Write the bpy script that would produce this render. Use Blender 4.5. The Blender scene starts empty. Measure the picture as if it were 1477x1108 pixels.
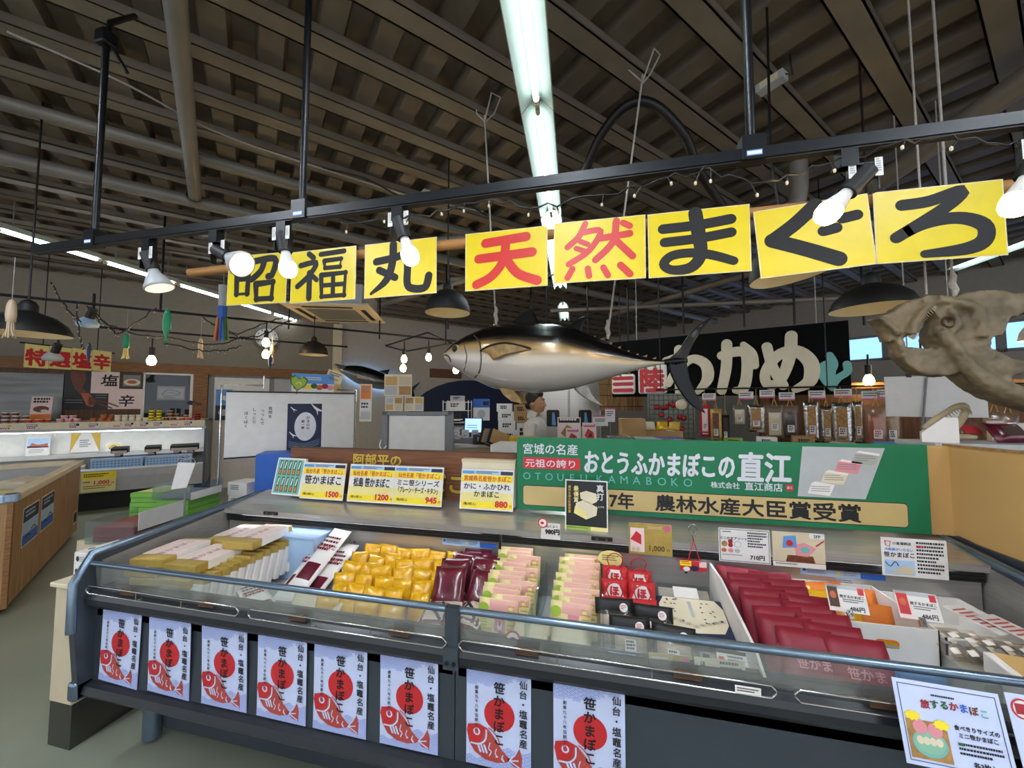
import bpy, bmesh, math, random
from mathutils import Vector, Matrix
random.seed(7)
SC = bpy.context.scene
COL = SC.collection
PI = math.pi
R = math.radians

# ---------------------------------------------------------------- camera, world, exposure
cam_data = bpy.data.cameras.new('camera')
cam_data.sensor_width = 36.0
cam_data.lens = 36.0 * 550.0 / 1477.0
cam_data.clip_start = 0.02
cam = bpy.data.objects.new('camera', cam_data)
COL.objects.link(cam)
cam.location = (0, 0, 1.5)
cam.rotation_euler = (R(90 + 3.12), 0, R(13.0))
SC.camera = cam
SC.view_settings.view_transform = 'Standard'
SC.view_settings.look = 'None'
SC.view_settings.gamma = 1.0
SC.view_settings.use_curve_mapping = False
SC.view_settings.exposure = 1.3
world = bpy.data.worlds.new('world')
SC.world = world
world.use_nodes = True
bg = world.node_tree.nodes['Background']
bg.inputs[0].default_value = (0.80, 0.84, 0.90, 1)
bg.inputs[1].default_value = 0.80
TUBE_E, ROW_E, FILL_E, BULB_E, FAR_E, STRIP_E, WALL_STRIP_E = 3.2, 7.0, 58.0, 22.0, 30.0, 11.0, 5.0      # fluorescent tubes (aisle ones added as fill), warm bulbs, strips inside the cases

# ---------------------------------------------------------------- materials
def lin(h):
    h = h.lstrip('#')
    o = []
    for i in (0, 2, 4):
        c = int(h[i:i + 2], 16) / 255
        o.append(c / 12.92 if c <= 0.04045 else ((c + 0.055) / 1.055) ** 2.4)
    return (*o, 1)
MT = {}
def M(key, hexc=None, rough=0.5, metal=0.0, var=0.08, scale=14.0, emit=0.0, trans=0.0, alpha=1.0, bump=0.0, coat=0.0, hex2=None, stretch=None, detail=3.0):
    if key in MT or hexc is None:
        return MT[key]
    m = bpy.data.materials.new(key); MT[key] = m
    m.use_nodes = True
    nt = m.node_tree; p = nt.nodes['Principled BSDF']
    tc = nt.nodes.new('ShaderNodeTexCoord'); nz = nt.nodes.new('ShaderNodeTexNoise')
    src = tc.outputs['Object']
    if stretch:
        mp = nt.nodes.new('ShaderNodeMapping'); mp.inputs['Scale'].default_value = stretch
        nt.links.new(src, mp.inputs[0]); src = mp.outputs[0]
    nt.links.new(src, nz.inputs['Vector'])
    nz.inputs['Scale'].default_value = scale; nz.inputs['Detail'].default_value = detail
    rp = nt.nodes.new('ShaderNodeValToRGB')
    c = lin(hexc); c2 = lin(hex2) if hex2 else tuple(x * (1 - var) for x in c[:3]) + (1,)
    rp.color_ramp.elements[0].position = 0.32; rp.color_ramp.elements[1].position = 0.68
    rp.color_ramp.elements[0].color = c2; rp.color_ramp.elements[1].color = c
    nt.links.new(nz.outputs['Fac'], rp.inputs[0]); nt.links.new(rp.outputs[0], p.inputs['Base Color'])
    p.inputs['Roughness'].default_value = rough; p.inputs['Metallic'].default_value = metal
    p.inputs['Transmission Weight'].default_value = trans; p.inputs['Alpha'].default_value = alpha
    p.inputs['Coat Weight'].default_value = coat
    if emit:
        p.inputs['Emission Color'].default_value = c; p.inputs['Emission Strength'].default_value = emit
    if bump:
        b = nt.nodes.new('ShaderNodeBump'); b.inputs['Strength'].default_value = bump; b.inputs['Distance'].default_value = 0.01
        nt.links.new(nz.outputs['Fac'], b.inputs['Height']); nt.links.new(b.outputs[0], p.inputs['Normal'])
    return m
def glassy(key, hexc, clear=0.85, rough=0.05, haze=0.0):
    """thin clear plastic or glass: mostly see-through, a little gloss, optional mist of frost"""
    m = bpy.data.materials.new(key); MT[key] = m
    m.use_nodes = True; nt = m.node_tree; out = nt.nodes['Material Output']
    nt.nodes.remove(nt.nodes['Principled BSDF'])
    tr = nt.nodes.new('ShaderNodeBsdfTransparent'); tr.inputs[0].default_value = lin(hexc)
    gl = nt.nodes.new('ShaderNodeBsdfGlossy'); gl.inputs['Roughness'].default_value = rough
    df = nt.nodes.new('ShaderNodeBsdfDiffuse'); df.inputs[0].default_value = lin(hexc)
    nz = nt.nodes.new('ShaderNodeTexNoise'); nz.inputs['Scale'].default_value = 9.0
    ml = nt.nodes.new('ShaderNodeMath'); ml.operation = 'MULTIPLY'; ml.inputs[1].default_value = haze * 2
    mx0 = nt.nodes.new('ShaderNodeMixShader'); mx = nt.nodes.new('ShaderNodeMixShader'); mx.inputs[0].default_value = clear
    tc = nt.nodes.new('ShaderNodeTexCoord')
    nt.links.new(tc.outputs['Object'], nz.inputs['Vector'])
    nt.links.new(nz.outputs['Fac'], ml.inputs[0]); nt.links.new(ml.outputs[0], mx0.inputs[0])
    nt.links.new(tr.outputs[0], mx0.inputs[1]); nt.links.new(df.outputs[0], mx0.inputs[2])
    nt.links.new(gl.outputs[0], mx.inputs[1]); nt.links.new(mx0.outputs[0], mx.inputs[2])
    nt.links.new(mx.outputs[0], out.inputs[0])
    return m
for a in [
    ('floor', '8f9382', .42, 0, .2, 1.2), ('wall', '8a8173', .8), ('wall_grey', 'a09c97', .8), ('white_wall', 'bdb7ac', .8),
    ('deck', '7b7264', .5, .15, .3, 3), ('purlin', '857c6d', .5, .1, .22, 5), ('pipe', '8a867e', .5, .2, .15, 4), ('brown_box', '6b5237', .7),
    ('track', '15181c', .35, .4), ('black', '0d0d0f', .45), ('soft_black', '121214', .55), ('ink', '16161a', .6), ('rubber', '202225', .7),
    ('white', 'e6e4e0', .5), ('paper', 'dcdce2', .55), ('paper_w', 'e2dfdc', .55), ('poster', 'ccd6f6', .5), ('fish_red', 'b4443c', .5), ('wave_blue', '7288d2', .5), ('fixture', 'a9b8b2', .45), ('steel_print', 'a9aaa0', .5), ('pack_cream', 'e8d79c', .4), ('peach', 'dfa39c', .45), ('board_black', '0a0a0b', .75), ('yellow', 'f0d81c', .35, 0, .05), ('sign_edge', 'e8dfb8', .4),
    ('red', 'c3262c', .45), ('sign_red', 'd8322c', .4), ('deep_red', 'a01c28', .5), ('orange', 'e07a28', .5), ('gold', 'c9a436', .4, .1),
    ('green', '0b7048', .55, 0, .06), ('sign_white', 'd8d8e2', .5), ('pale_green', '86b79c', .5), ('strip_gold', 'cdb37a', .4, .15, .12, 6),
    ('wood_pole', 'b5824a', .55), ('cream', 'ded2b6', .55), ('beige', 'cfc0a2', .6), ('tan_panel', 'c9a265', .7, 0, .06, 4),
    ('case_dark', '464e57', .3, .4, .1, 6), ('bumper', '23262b', .3), ('rail', '75879a', .25, .75, .1), ('chrome', 'c4c4c2', .16, 1), ('grey', '7c7e80', .5), ('lt_grey', 'b2b5b8', .5),
    ('steel', 'a9a69f', .28, 1, .1, 3), ('dk_steel', '6d6a66', .35, .9, .15, 3), ('blue', '2a62c0', .5), ('navy', '1c2748', .55), ('sky', '5a93d4', .5), ('lt_blue', 'a9c8ea', .5),
    ('gold_foil', 'bda052', .35, .3, .15, 30), ('box_white', 'ebe7e4', .5), ('pink', 'd98a94', .5), ('hot_pink', 'd05c86', .5), ('pale_pink', 'ecd3cf', .5), ('pale_yellow', 'e5d78c', .5),
    ('maroon', '64152c', .25, 0, .3, 20, 0, 0, 1, .3, .4), ('vac', 'cbb9ac', .25, 0, .15, 25), ('pouch_red', '86142b', .5, 0, .1, 8, 0, 0, 1, .12),
    ('pouch_yellow', 'f6bb1a', .22, 0, .2, 45, 0, .12, 1, .35, .4), ('lime', '9db93e', .5), ('dk_green', '2c5f2f', .5), ('green_box', '6aa53c', .5), ('teal', '6fb3ac', .5),
    ('skin', 'b5835f', .55), ('hair', '141110', .6), ('shirt', 'ddd9d2', .8), ('cloth_dark', '23252c', .85), ('bone', '84755a', .55, 0, .55, 11, 0, 0, 1, .6), ('bone_lt', 'b6a684', .6, 0, .3, 9, 0, 0, 1, .3),
    ('rope', 'b9b5ae', .8, 0, .3, 120), ('brown', '4a3424', .6), ('dried', '7a3f20', .5, 0, .6, 60), ('dried_dk', '3a2416', .5, 0, .5, 60), ('dried_lt', 'b8894a', .5, 0, .45, 50), ('salmon', 'c9653a', .5, 0, .4, 50),
    ('foil', 'c9cacb', .18, 1, .25, 40, 0, 0, 1, .9), ('card', 'b08a5a', .7), ('terminal', '3a3d42', .5), ('lamp_in', 'cfc4a4', .5), ('squid', 'cdb79a', .6), ('fish_green', '1f9a66', .5), ('screen', '6f97e6', .3),
]:
    M(*a)
M('wood_board', '7d4d2c', .5, 0, 0, 5, hex2='5d3720', stretch=(1.2, 1, 18))
M('wood_side', 'b28d5e', .5, 0, 0, 4, hex2='8f6a3f', stretch=(9, 9, .8))
M('wood_wall', '6b4a2c', .6, 0, 0, 4, hex2='4d341e', stretch=(10, 10, .7))
M('wood_beam', '95683c', .6, 0, 0, 5, hex2='6f4a28', stretch=(1.5, 1.5, 12))
M('bamboo', 'a4793f', .6, 0, 0, 8, hex2='6d4c22', stretch=(6, 6, .6))
M('brushed', 'c6c5c2', .3, .72, 0, 4, hex2='b8b6b3', stretch=(.5, 6, 60))
M('brushed_dull', 'b1afaa', .34, .7, 0, 4, hex2='a3a19c', stretch=(.6, 5, 40))
M('clad_steel', '5e5f5c', .25, .8, 0, 3, hex2='4c4d4a', stretch=(.6, 2, 6)); M('tube', 'e4f4f2', emit=TUBE_E); M('hidden_fill_tube', 'eef4f2', emit=26.0); M('row_tube', 'eef6fa', emit=ROW_E); M('unseen_fill_tube', 'f0f4ff', emit=FILL_E); M('far_bulb', 'ffd79a', emit=FAR_E); M('wall_strip', 'e6f2ff', emit=WALL_STRIP_E); M('strip', 'f2f6ff', emit=STRIP_E); M('bulb', 'ffd79a', emit=BULB_E); M('bulb_white', 'fff2d0', emit=BULB_E)
M('pin', 'ffe7b8', emit=4.0); M('screen_lit', '7aa4f5', emit=1.2); M('window_lit', '7fb0ff', emit=.9); M('backlight', '8ec4ff', emit=3.0); M('lining_fill_bulb', 'ffe2b0', emit=4.0); M('lens_lit', 'ffe2b0', emit=.7)
glassy('glass', 'f2f6f4', .9, .03, .10); glassy('clear', 'f4f6f6', .88, .06, .05); glassy('film', 'f8f4ee', .94, .12, .04); glassy('acrylic', 'eef6f6', .9, .03, .02); glassy('window_glass', 'd6dcde', .97, .03, .0)
# flat printed two-tone paint of the big fish: dark back, silvery flank, tan band widened as a golden sheen, pale belly (by height on the body)
def fish_paint(key, stops, metal=.35, rough=.22):
    m = bpy.data.materials.new(key); MT[key] = m
    m.use_nodes = True; nt = m.node_tree; p = nt.nodes['Principled BSDF']
    p.inputs['Roughness'].default_value = rough; p.inputs['Metallic'].default_value = metal; p.inputs['Coat Weight'].default_value = .6; p.inputs['Coat Roughness'].default_value = .12
    at = nt.nodes.new('ShaderNodeAttribute'); at.attribute_name = 'rise'
    nz = nt.nodes.new('ShaderNodeTexNoise'); nz.inputs['Scale'].default_value = 9
    ad = nt.nodes.new('ShaderNodeMath'); ad.operation = 'MULTIPLY_ADD'; ad.inputs[1].default_value = .05
    rp = nt.nodes.new('ShaderNodeValToRGB')
    while len(rp.color_ramp.elements) < len(stops): rp.color_ramp.elements.new(.5)
    for e, (t, h) in zip(rp.color_ramp.elements, stops): e.position = t; e.color = lin(h)
    nt.links.new(nz.outputs['Fac'], ad.inputs[0]); nt.links.new(at.outputs['Fac'], ad.inputs[2])
    nt.links.new(ad.outputs[0], rp.inputs[0]); nt.links.new(rp.outputs[0], p.inputs['Base Color'])
fish_paint('tuna_skin', [(0, '9c968f'), (.3, 'b3aea7'), (.52, 'b5ab98'), (.67, 'b08f56'), (.75, '43382a'), (.80, '0b0c10'), (1, '08090d')], .18)
MT['board_black'].node_tree.nodes['Principled BSDF'].inputs['Specular IOR Level'].default_value = .1
fish_paint('wall_tuna_skin', [(0, '9aa0a8'), (.3, '6d7178'), (.5, '35383e'), (.75, '15171c'), (1, '101318')])

# ---------------------------------------------------------------- mesh builder
_glyphs = {}
def glyphs(s):
    if s not in _glyphs:
        c = bpy.data.curves.new('type', 'FONT'); c.body = s; c.size = 1; c.resolution_u = 2
        o = bpy.data.objects.new('type', c); me = o.to_mesh()
        vs = [(v.co.x, v.co.y) for v in me.vertices]; fs = [tuple(p.vertices) for p in me.polygons]
        o.to_mesh_clear(); bpy.data.objects.remove(o); bpy.data.curves.remove(c)
        x1 = max((v[0] for v in vs), default=0); x0 = min((v[0] for v in vs), default=0)
        _glyphs[s] = (vs, fs, x0, x1)
    return _glyphs[s]
def smooth_line(pts, n=6):
    if len(pts) < 3: return [tuple(p) for p in pts]
    P = [pts[0]] + list(pts) + [pts[-1]]; o = []
    for i in range(1, len(P) - 2):
        for k in range(n):
            t = k / n; a, b, c, d = P[i - 1], P[i], P[i + 1], P[i + 2]
            o.append(tuple(.5 * (2 * b[j] + (c[j] - a[j]) * t + (2 * a[j] - 5 * b[j] + 4 * c[j] - d[j]) * t * t + (3 * b[j] - a[j] - 3 * c[j] + d[j]) * t ** 3) for j in range(len(b))))
    o.append(tuple(pts[-1])); return o
class B:
    def __init__(s): s.v = []; s.f = []; s.m = []; s.sm = []; s.mats = []; s.xf = None
    def mi(s, k):
        if k not in s.mats: s.mats.append(k)
        return s.mats.index(k)
    def add(s, vs, fs, k, smooth=False):
        o = len(s.v); i = s.mi(k)
        if s.xf is not None: vs = [tuple(s.xf @ Vector(v)) for v in vs]
        s.v += [tuple(v) for v in vs]; s.f += [tuple(a + o for a in f) for f in fs]; s.m += [i] * len(fs); s.sm += [smooth] * len(fs)
        return s
    def box(s, x0, x1, y0, y1, z0, z1, k):
        vs = [(x, y, z) for z in (z0, z1) for y in (y0, y1) for x in (x0, x1)]
        return s.add(vs, [(0, 2, 3, 1), (4, 5, 7, 6), (0, 1, 5, 4), (2, 6, 7, 3), (0, 4, 6, 2), (1, 3, 7, 5)], k)
    def rbox(s, x0, x1, y0, y1, z0, z1, k, r=.01, seg=2):
        bm = bmesh.new(); bmesh.ops.create_cube(bm, size=1)
        for v in bm.verts: v.co = Vector(((x0 + x1) / 2 + v.co.x * (x1 - x0), (y0 + y1) / 2 + v.co.y * (y1 - y0), (z0 + z1) / 2 + v.co.z * (z1 - z0)))
        bmesh.ops.bevel(bm, geom=bm.edges[:], offset=r, segments=seg, affect='EDGES', profile=.5)
        bm.verts.index_update()
        s.add([v.co[:] for v in bm.verts], [[v.index for v in f.verts] for f in bm.faces], k, False); bm.free(); return s
    def tube(s, pts, r, k, n=8, caps=True, flat=None):
        pts = [Vector(p) for p in pts]; rs = r if isinstance(r, (list, tuple)) else [r] * len(pts); vs = []; fs = []
        up = Vector((0, 0, 1)); prev = None
        for i, p in enumerate(pts):
            d = (pts[min(i + 1, len(pts) - 1)] - pts[max(i - 1, 0)]).normalized()
            if prev is None:
                a = d.cross(up) if abs(d.z) < .95 else d.cross(Vector((1, 0, 0)))
            else:
                a = prev - d * prev.dot(d)
            a.normalize(); b = d.cross(a); prev = a
            for j in range(n):
                t = 2 * PI * j / n; q = p + (a * math.cos(t) + b * math.sin(t)) * rs[i]
                if flat: q.y = p.y + (q.y - p.y) * flat
                vs.append(q[:])
        for i in range(len(pts) - 1):
            for j in range(n):
                fs.append((i * n + j, i * n + (j + 1) % n, (i + 1) * n + (j + 1) % n, (i + 1) * n + j))
        s.add(vs, fs, k, True)
        if caps: s.add(vs[:n], [tuple(range(n))[::-1]], k); s.add(vs[-n:], [tuple(range(n))], k)
        return s
    def cyl(s, p0, p1, r0, k, r1=None, n=16): return s.tube([p0, p1], [r0, r0 if r1 is None else r1], k, n)
    def lathe(s, prof, k, c=(0, 0, 0), n=24, axis=None):
        """profile of (radius, height) turned about the z axis (or about 'axis' through c)"""
        vs = []; fs = []; q = Vector((0, 0, 1)).rotation_difference(Vector(axis)) if axis else None
        for r, z in prof:
            for j in range(n):
                t = 2 * PI * j / n; p = Vector((r * math.cos(t), r * math.sin(t), z))
                if q: p = q @ p
                vs.append((p + Vector(c))[:])
        for i in range(len(prof) - 1):
            for j in range(n): fs.append((i * n + j, i * n + (j + 1) % n, (i + 1) * n + (j + 1) % n, (i + 1) * n + j))
        return s.add(vs, fs, k, True)
    def loft(s, rings, k, caps=True, smooth=True):
        n = len(rings[0]); vs = [p for r in rings for p in r]; fs = []
        for i in range(len(rings) - 1):
            for j in range(n): fs.append((i * n + j, i * n + (j + 1) % n, (i + 1) * n + (j + 1) % n, (i + 1) * n + j))
        s.add(vs, fs, k, smooth)
        if caps: s.add(rings[0], [tuple(range(n))[::-1]], k); s.add(rings[-1], [tuple(range(n))], k)
        return s
    def ext(s, poly, axis, a, b, k):
        """closed polygon extruded along one axis: axis 'y' takes (x,z), 'x' takes (y,z), 'z' takes (x,y)"""
        f = {'y': lambda p, t: (p[0], t, p[1]), 'x': lambda p, t: (t, p[0], p[1]), 'z': lambda p, t: (p[0], p[1], t)}[axis]
        n = len(poly); vs = [f(p, a) for p in poly] + [f(p, b) for p in poly]
        return s.add(vs, [tuple(range(n))[::-1], tuple(range(n, 2 * n))] + [(i, (i + 1) % n, n + (i + 1) % n, n + i) for i in range(n)], k)
    # flat printing on the plane y = const, seen from -y
    def poly(s, p, y, k): return s.add([(x, y, z) for x, z in p], [tuple(range(len(p)))], k)
    def rect(s, x0, z0, x1, z1, y, k): return s.poly([(x0, z0), (x1, z0), (x1, z1), (x0, z1)], y, k)
    def disc(s, x, z, rx, rz, y, k, n=24): return s.poly([(x + rx * math.cos(2 * PI * i / n), z + rz * math.sin(2 * PI * i / n)) for i in range(n)], y, k)
    def text(s, t, x, z, size, y, k, bold=0.0, al='l', vert=False, sx=1.0, slant=0.0, pitch=1.05):
        items = [(ch, 0, -i * size * pitch) for i, ch in enumerate(t)] if vert else [(t, 0, 0)]
        for str_, dx, dz in items:
            vs, fs, x0, x1 = glyphs(str_)
            if not vs: continue
            ox = -(x0 + x1) / 2 if (al == 'c' or vert) else (-x1 if al == 'r' else -x0)
            for bi, (bx, bz) in enumerate([(0, 0)] if not bold else [(0, 0), (bold, 0), (-bold, 0), (0, bold), (0, -bold), (bold * .7, bold * .7), (-bold * .7, -bold * .7), (bold * .7, -bold * .7), (-bold * .7, bold * .7)]):
                s.add([(x + dx + ((a + ox) * sx + bx + b * slant) * size, y - 4e-5 * bi, z + dz + (b + bz) * size) for a, b in vs], fs, k)
        return s
    def stroke(s, pts, w, y, k, y2=None, curve=True):
        """one brush stroke with round ends; w is one width or one per point; y2 makes it solid"""
        ws = w if isinstance(w, (list, tuple)) else [w] * len(pts)
        P = [(p[0], p[1], q) for p, q in zip(pts, ws)]
        if curve: P = smooth_line(P, 5)
        L = []; Rr = []
        for i, p in enumerate(P):
            a, b = P[max(i - 1, 0)], P[min(i + 1, len(P) - 1)]; dx, dz = b[0] - a[0], b[1] - a[1]; l = math.hypot(dx, dz) or 1
            nx, nz = -dz / l * p[2] / 2, dx / l * p[2] / 2
            L.append((p[0] + nx, p[1] + nz)); Rr.append((p[0] - nx, p[1] - nz))
        s.nst = getattr(s, 'nst', 0) + 1; e = (s.nst % 9) * 4e-5
        def put(q, dd): s.poly(q, y - dd, k) if y2 is None else s.ext(q, 'y', y - dd * 8, y2, k)
        for i in range(len(P) - 1): put([L[i], Rr[i], Rr[i + 1], L[i + 1]], e + i * 2.5e-6)
        for n_, p in enumerate((P[0], P[-1]) if curve else P):
            put([(p[0] + p[2] / 2 * math.cos(2 * PI * i / 14), p[1] + p[2] / 2 * math.sin(2 * PI * i / 14)) for i in range(14)], e + len(P) * 2.5e-6 + n_ * 3e-6)
        return s
    def lines(s, x0, z1, x1, z0, n, y, k, h=.5, seed=1):
        """rows of fine print too small to read: short dashes"""
        rr = random.Random(seed); dz = (z1 - z0) / n
        for i in range(n):
            x = x0; zt = z1 - i * dz
            end = x1 - (x1 - x0) * (rr.random() * .35 if i == n - 1 or rr.random() < .3 else rr.random() * .06)
            while x < end - .002:
                l = dz * h * rr.choice((.7, .9, 1.1)); s.rect(x, zt - dz * h, min(x + l, end), zt, y, k); x += l * 1.25
        return s
    def pillow(s, w, h, t, k, c=(0, 0, 0), n=7, e=4):
        """sealed bag: flat at the edges, swollen in the middle; base at z=0"""
        def th(u, q): return t / 2 * max(0.03, (1 - abs(u) ** e) * (1 - abs(q) ** e))
        F = []; Bk = []
        for i in range(n + 1):
            for j in range(n + 1):
                u, q = -1 + 2 * j / n, -1 + 2 * i / n; d = th(u, q)
                F.append((c[0] + u * w / 2, c[1] - d, c[2] + (q + 1) / 2 * h)); Bk.append((c[0] + u * w / 2, c[1] + d, c[2] + (q + 1) / 2 * h))
        N = n + 1; fs = []
        for i in range(n):
            for j in range(n):
                a = i * N + j; fs.append((a, a + 1, a + N + 1, a + N)); o = N * N; fs.append((o + a, o + a + N, o + a + N + 1, o + a + 1))
        o = N * N
        for j in range(n):
            fs += [(j, o + j, o + j + 1, j + 1), (n * N + j, n * N + j + 1, o + n * N + j + 1, o + n * N + j), (j * N, (j + 1) * N, o + (j + 1) * N, o + j * N), (j * N + n, o + j * N + n, o + (j + 1) * N + n, (j + 1) * N + n)]
        return s.add(F + Bk, fs, k, True)
    def decal(s, w, h, t, u0, q0, u1, q1, k, off=.0006, n=5, e=4, c=(0, 0, 0)):
        """printed patch that follows the front of a pillow"""
        vs = []
        for i in range(n + 1):
            for j in range(n + 1):
                u, q = u0 + (u1 - u0) * j / n, q0 + (q1 - q0) * i / n
                d = t / 2 * max(0.03, (1 - abs(u) ** e) * (1 - abs(q) ** e)) + off
                vs.append((c[0] + u * w / 2, c[1] - d, c[2] + (q + 1) / 2 * h))
        return s.add(vs, [(i * (n + 1) + j, i * (n + 1) + j + 1, (i + 1) * (n + 1) + j + 1, (i + 1) * (n + 1) + j) for i in range(n) for j in range(n)], k, True)
    def build(s, name, parent=None, loc=None, rot=None):
        me = bpy.data.meshes.new(name); me.from_pydata(s.v, [], s.f)
        for k in s.mats: me.materials.append(MT[k])
        me.polygons.foreach_set('material_index', s.m); me.polygons.foreach_set('use_smooth', s.sm); me.update()
        o = bpy.data.objects.new(name, me); COL.objects.link(o)
        if parent: o.parent = parent
        if loc: o.location = loc
        if rot: o.rotation_euler = rot
        return o
def tag(o, label, cat, group=None, kind=None):
    o['label'] = label; o['category'] = cat
    if group: o['group'] = group
    if kind: o['kind'] = kind
    return o
def thing(name, label, cat, loc=(0, 0, 0), rot=(0, 0, 0), group=None):
    o = bpy.data.objects.new(name, None); COL.objects.link(o); o.empty_display_size = .05
    o.location = loc; o.rotation_euler = rot
    return tag(o, label, cat, group)
def struct(o): o['kind'] = 'structure'; return o
def dup(root, loc=None, rot=None, label=None, group=None):
    r = root.copy(); COL.objects.link(r)
    if loc is not None: r.location = loc
    if rot is not None: r.rotation_euler = rot
    if label: r['label'] = label
    if group: r['group'] = group
    for ch in list(root.children):
        c = ch.copy(); COL.objects.link(c); c.parent = r
        for g in list(ch.children):
            d = g.copy(); COL.objects.link(d); d.parent = c
    return r
ORD = ['first', 'second', 'third', 'fourth', 'fifth', 'sixth', 'seventh', 'eighth', 'ninth', 'tenth', 'eleventh', 'twelfth', 'thirteenth', 'fourteenth', 'fifteenth', 'sixteenth', 'seventeenth', 'eighteenth', 'nineteenth', 'twentieth']
def sheet(name, label, cat, w, h, loc, rz=0.0, draw=None, tilt=0.0, group=None, th=.0015, base='paper', roll=0.0):
    """a printed card: bottom edge centred on loc, face towards local -y"""
    b = B(); b.box(-w / 2, w / 2, 0, th, 0, h, base)
    if draw: draw(b, w, h)
    return tag(b.build(name, None, loc, (tilt, roll, rz)), label, cat, group)
E1, E2, E3, E4 = -.0006, -.0012, -.0018, -.0024     # print layers in front of a sheet
# ---------------------------------------------------------------- the room
PD = Vector((math.sin(R(43)), math.cos(R(43)), 0)); RD = Vector((-PD.y, PD.x, 0))     # along the roof purlins / along the roof ribs
def pr(p, r, z=0): return Vector((PD.x * p + RD.x * r, PD.y * p + RD.y * r, z))
AZ = math.atan2(PD.y, PD.x)
b = B(); b.box(-14, 14, -6, 18, -.1, 0, 'floor'); struct(b.build('floor'))
# roof deck: ribbed sheet, ribs across the purlins
pitch = .27; prof = []; p = -13.0
while p < 17:
    prof += [(p, 3.555), (p + .12, 3.555), (p + .14, 3.62), (p + .25, 3.62)]; p += pitch
vs = []; fs = []
for (q, z) in prof:
    for r in (-9, 14): vs.append(pr(q, r, z)[:])
for i in range(len(prof) - 1): fs.append((2 * i, 2 * i + 1, 2 * i + 3, 2 * i + 2))
top = len(vs); vs += [pr(q, r, 3.76)[:] for q in (-13, 17) for r in (-9, 14)]
fs.append((top, top + 1, top + 3, top + 2))
b = B(); b.add(vs, fs, 'deck'); struct(b.build('ceiling'))
def along_p(b, r0, r1, z0, z1, k, p0=-12, p1=16):
    vs = [pr(p, r, z)[:] for z in (z0, z1) for r in (r0, r1) for p in (p0, p1)]
    b.add(vs, [(0, 2, 3, 1), (4, 5, 7, 6), (0, 1, 5, 4), (2, 6, 7, 3), (0, 4, 6, 2), (1, 3, 7, 5)], k)
# r offsets of the purlins (from the photo: about .43 m apart)
PUR = [-2.10, -1.67, -1.23, -.80, -.36, .07, .50, .94, 1.37, 1.80, 2.20, 2.65, 3.05, 3.46, 3.9, 4.33, 4.76, 5.2, 5.63, 6.06, 6.5, 6.93, 7.4, 7.8, 8.2]
for i, r in enumerate(PUR):
    w = .125
    b = B(); along_p(b, r, r + w, 3.5, 3.512, 'purlin'); along_p(b, r, r + .01, 3.5, 3.555, 'purlin'); along_p(b, r + w - .01, r + w, 3.5, 3.555, 'purlin')
    struct(b.build('trim_%d' % (i + 1)))
def wall_seg(name, a, c, z0, z1, k, th=.12):
    a = Vector((*a, 0)); c = Vector((*c, 0)); d = (c - a).normalized(); n = Vector((-d.y, d.x, 0)) * th
    vs = [(*(q.xy), z) for z in (z0, z1) for q in (a, c, c + n, a + n)]
    b = B(); b.add(vs, [(3, 2, 1, 0), (4, 5, 6, 7), (0, 1, 5, 4), (1, 2, 6, 5), (2, 3, 7, 6), (3, 0, 4, 7)], k); return struct(b.build(name))
F0 = Vector((-6.11, 4.82, 0))                       # right front corner of the case along the left wall
W0 = F0 + RD * 1.02                                 # wall line behind it
def wl(p, off=0.0): return (W0 + PD * p - RD * off)
a = wl(-9); c = wl(9.5)
wall_seg('wall_left', a.xy, c.xy, 0, 3.6, 'wall')
d = c - RD * 12
wall_seg('wall_back', c.xy, d.xy, 0, 3.6, 'wall_grey')
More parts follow.
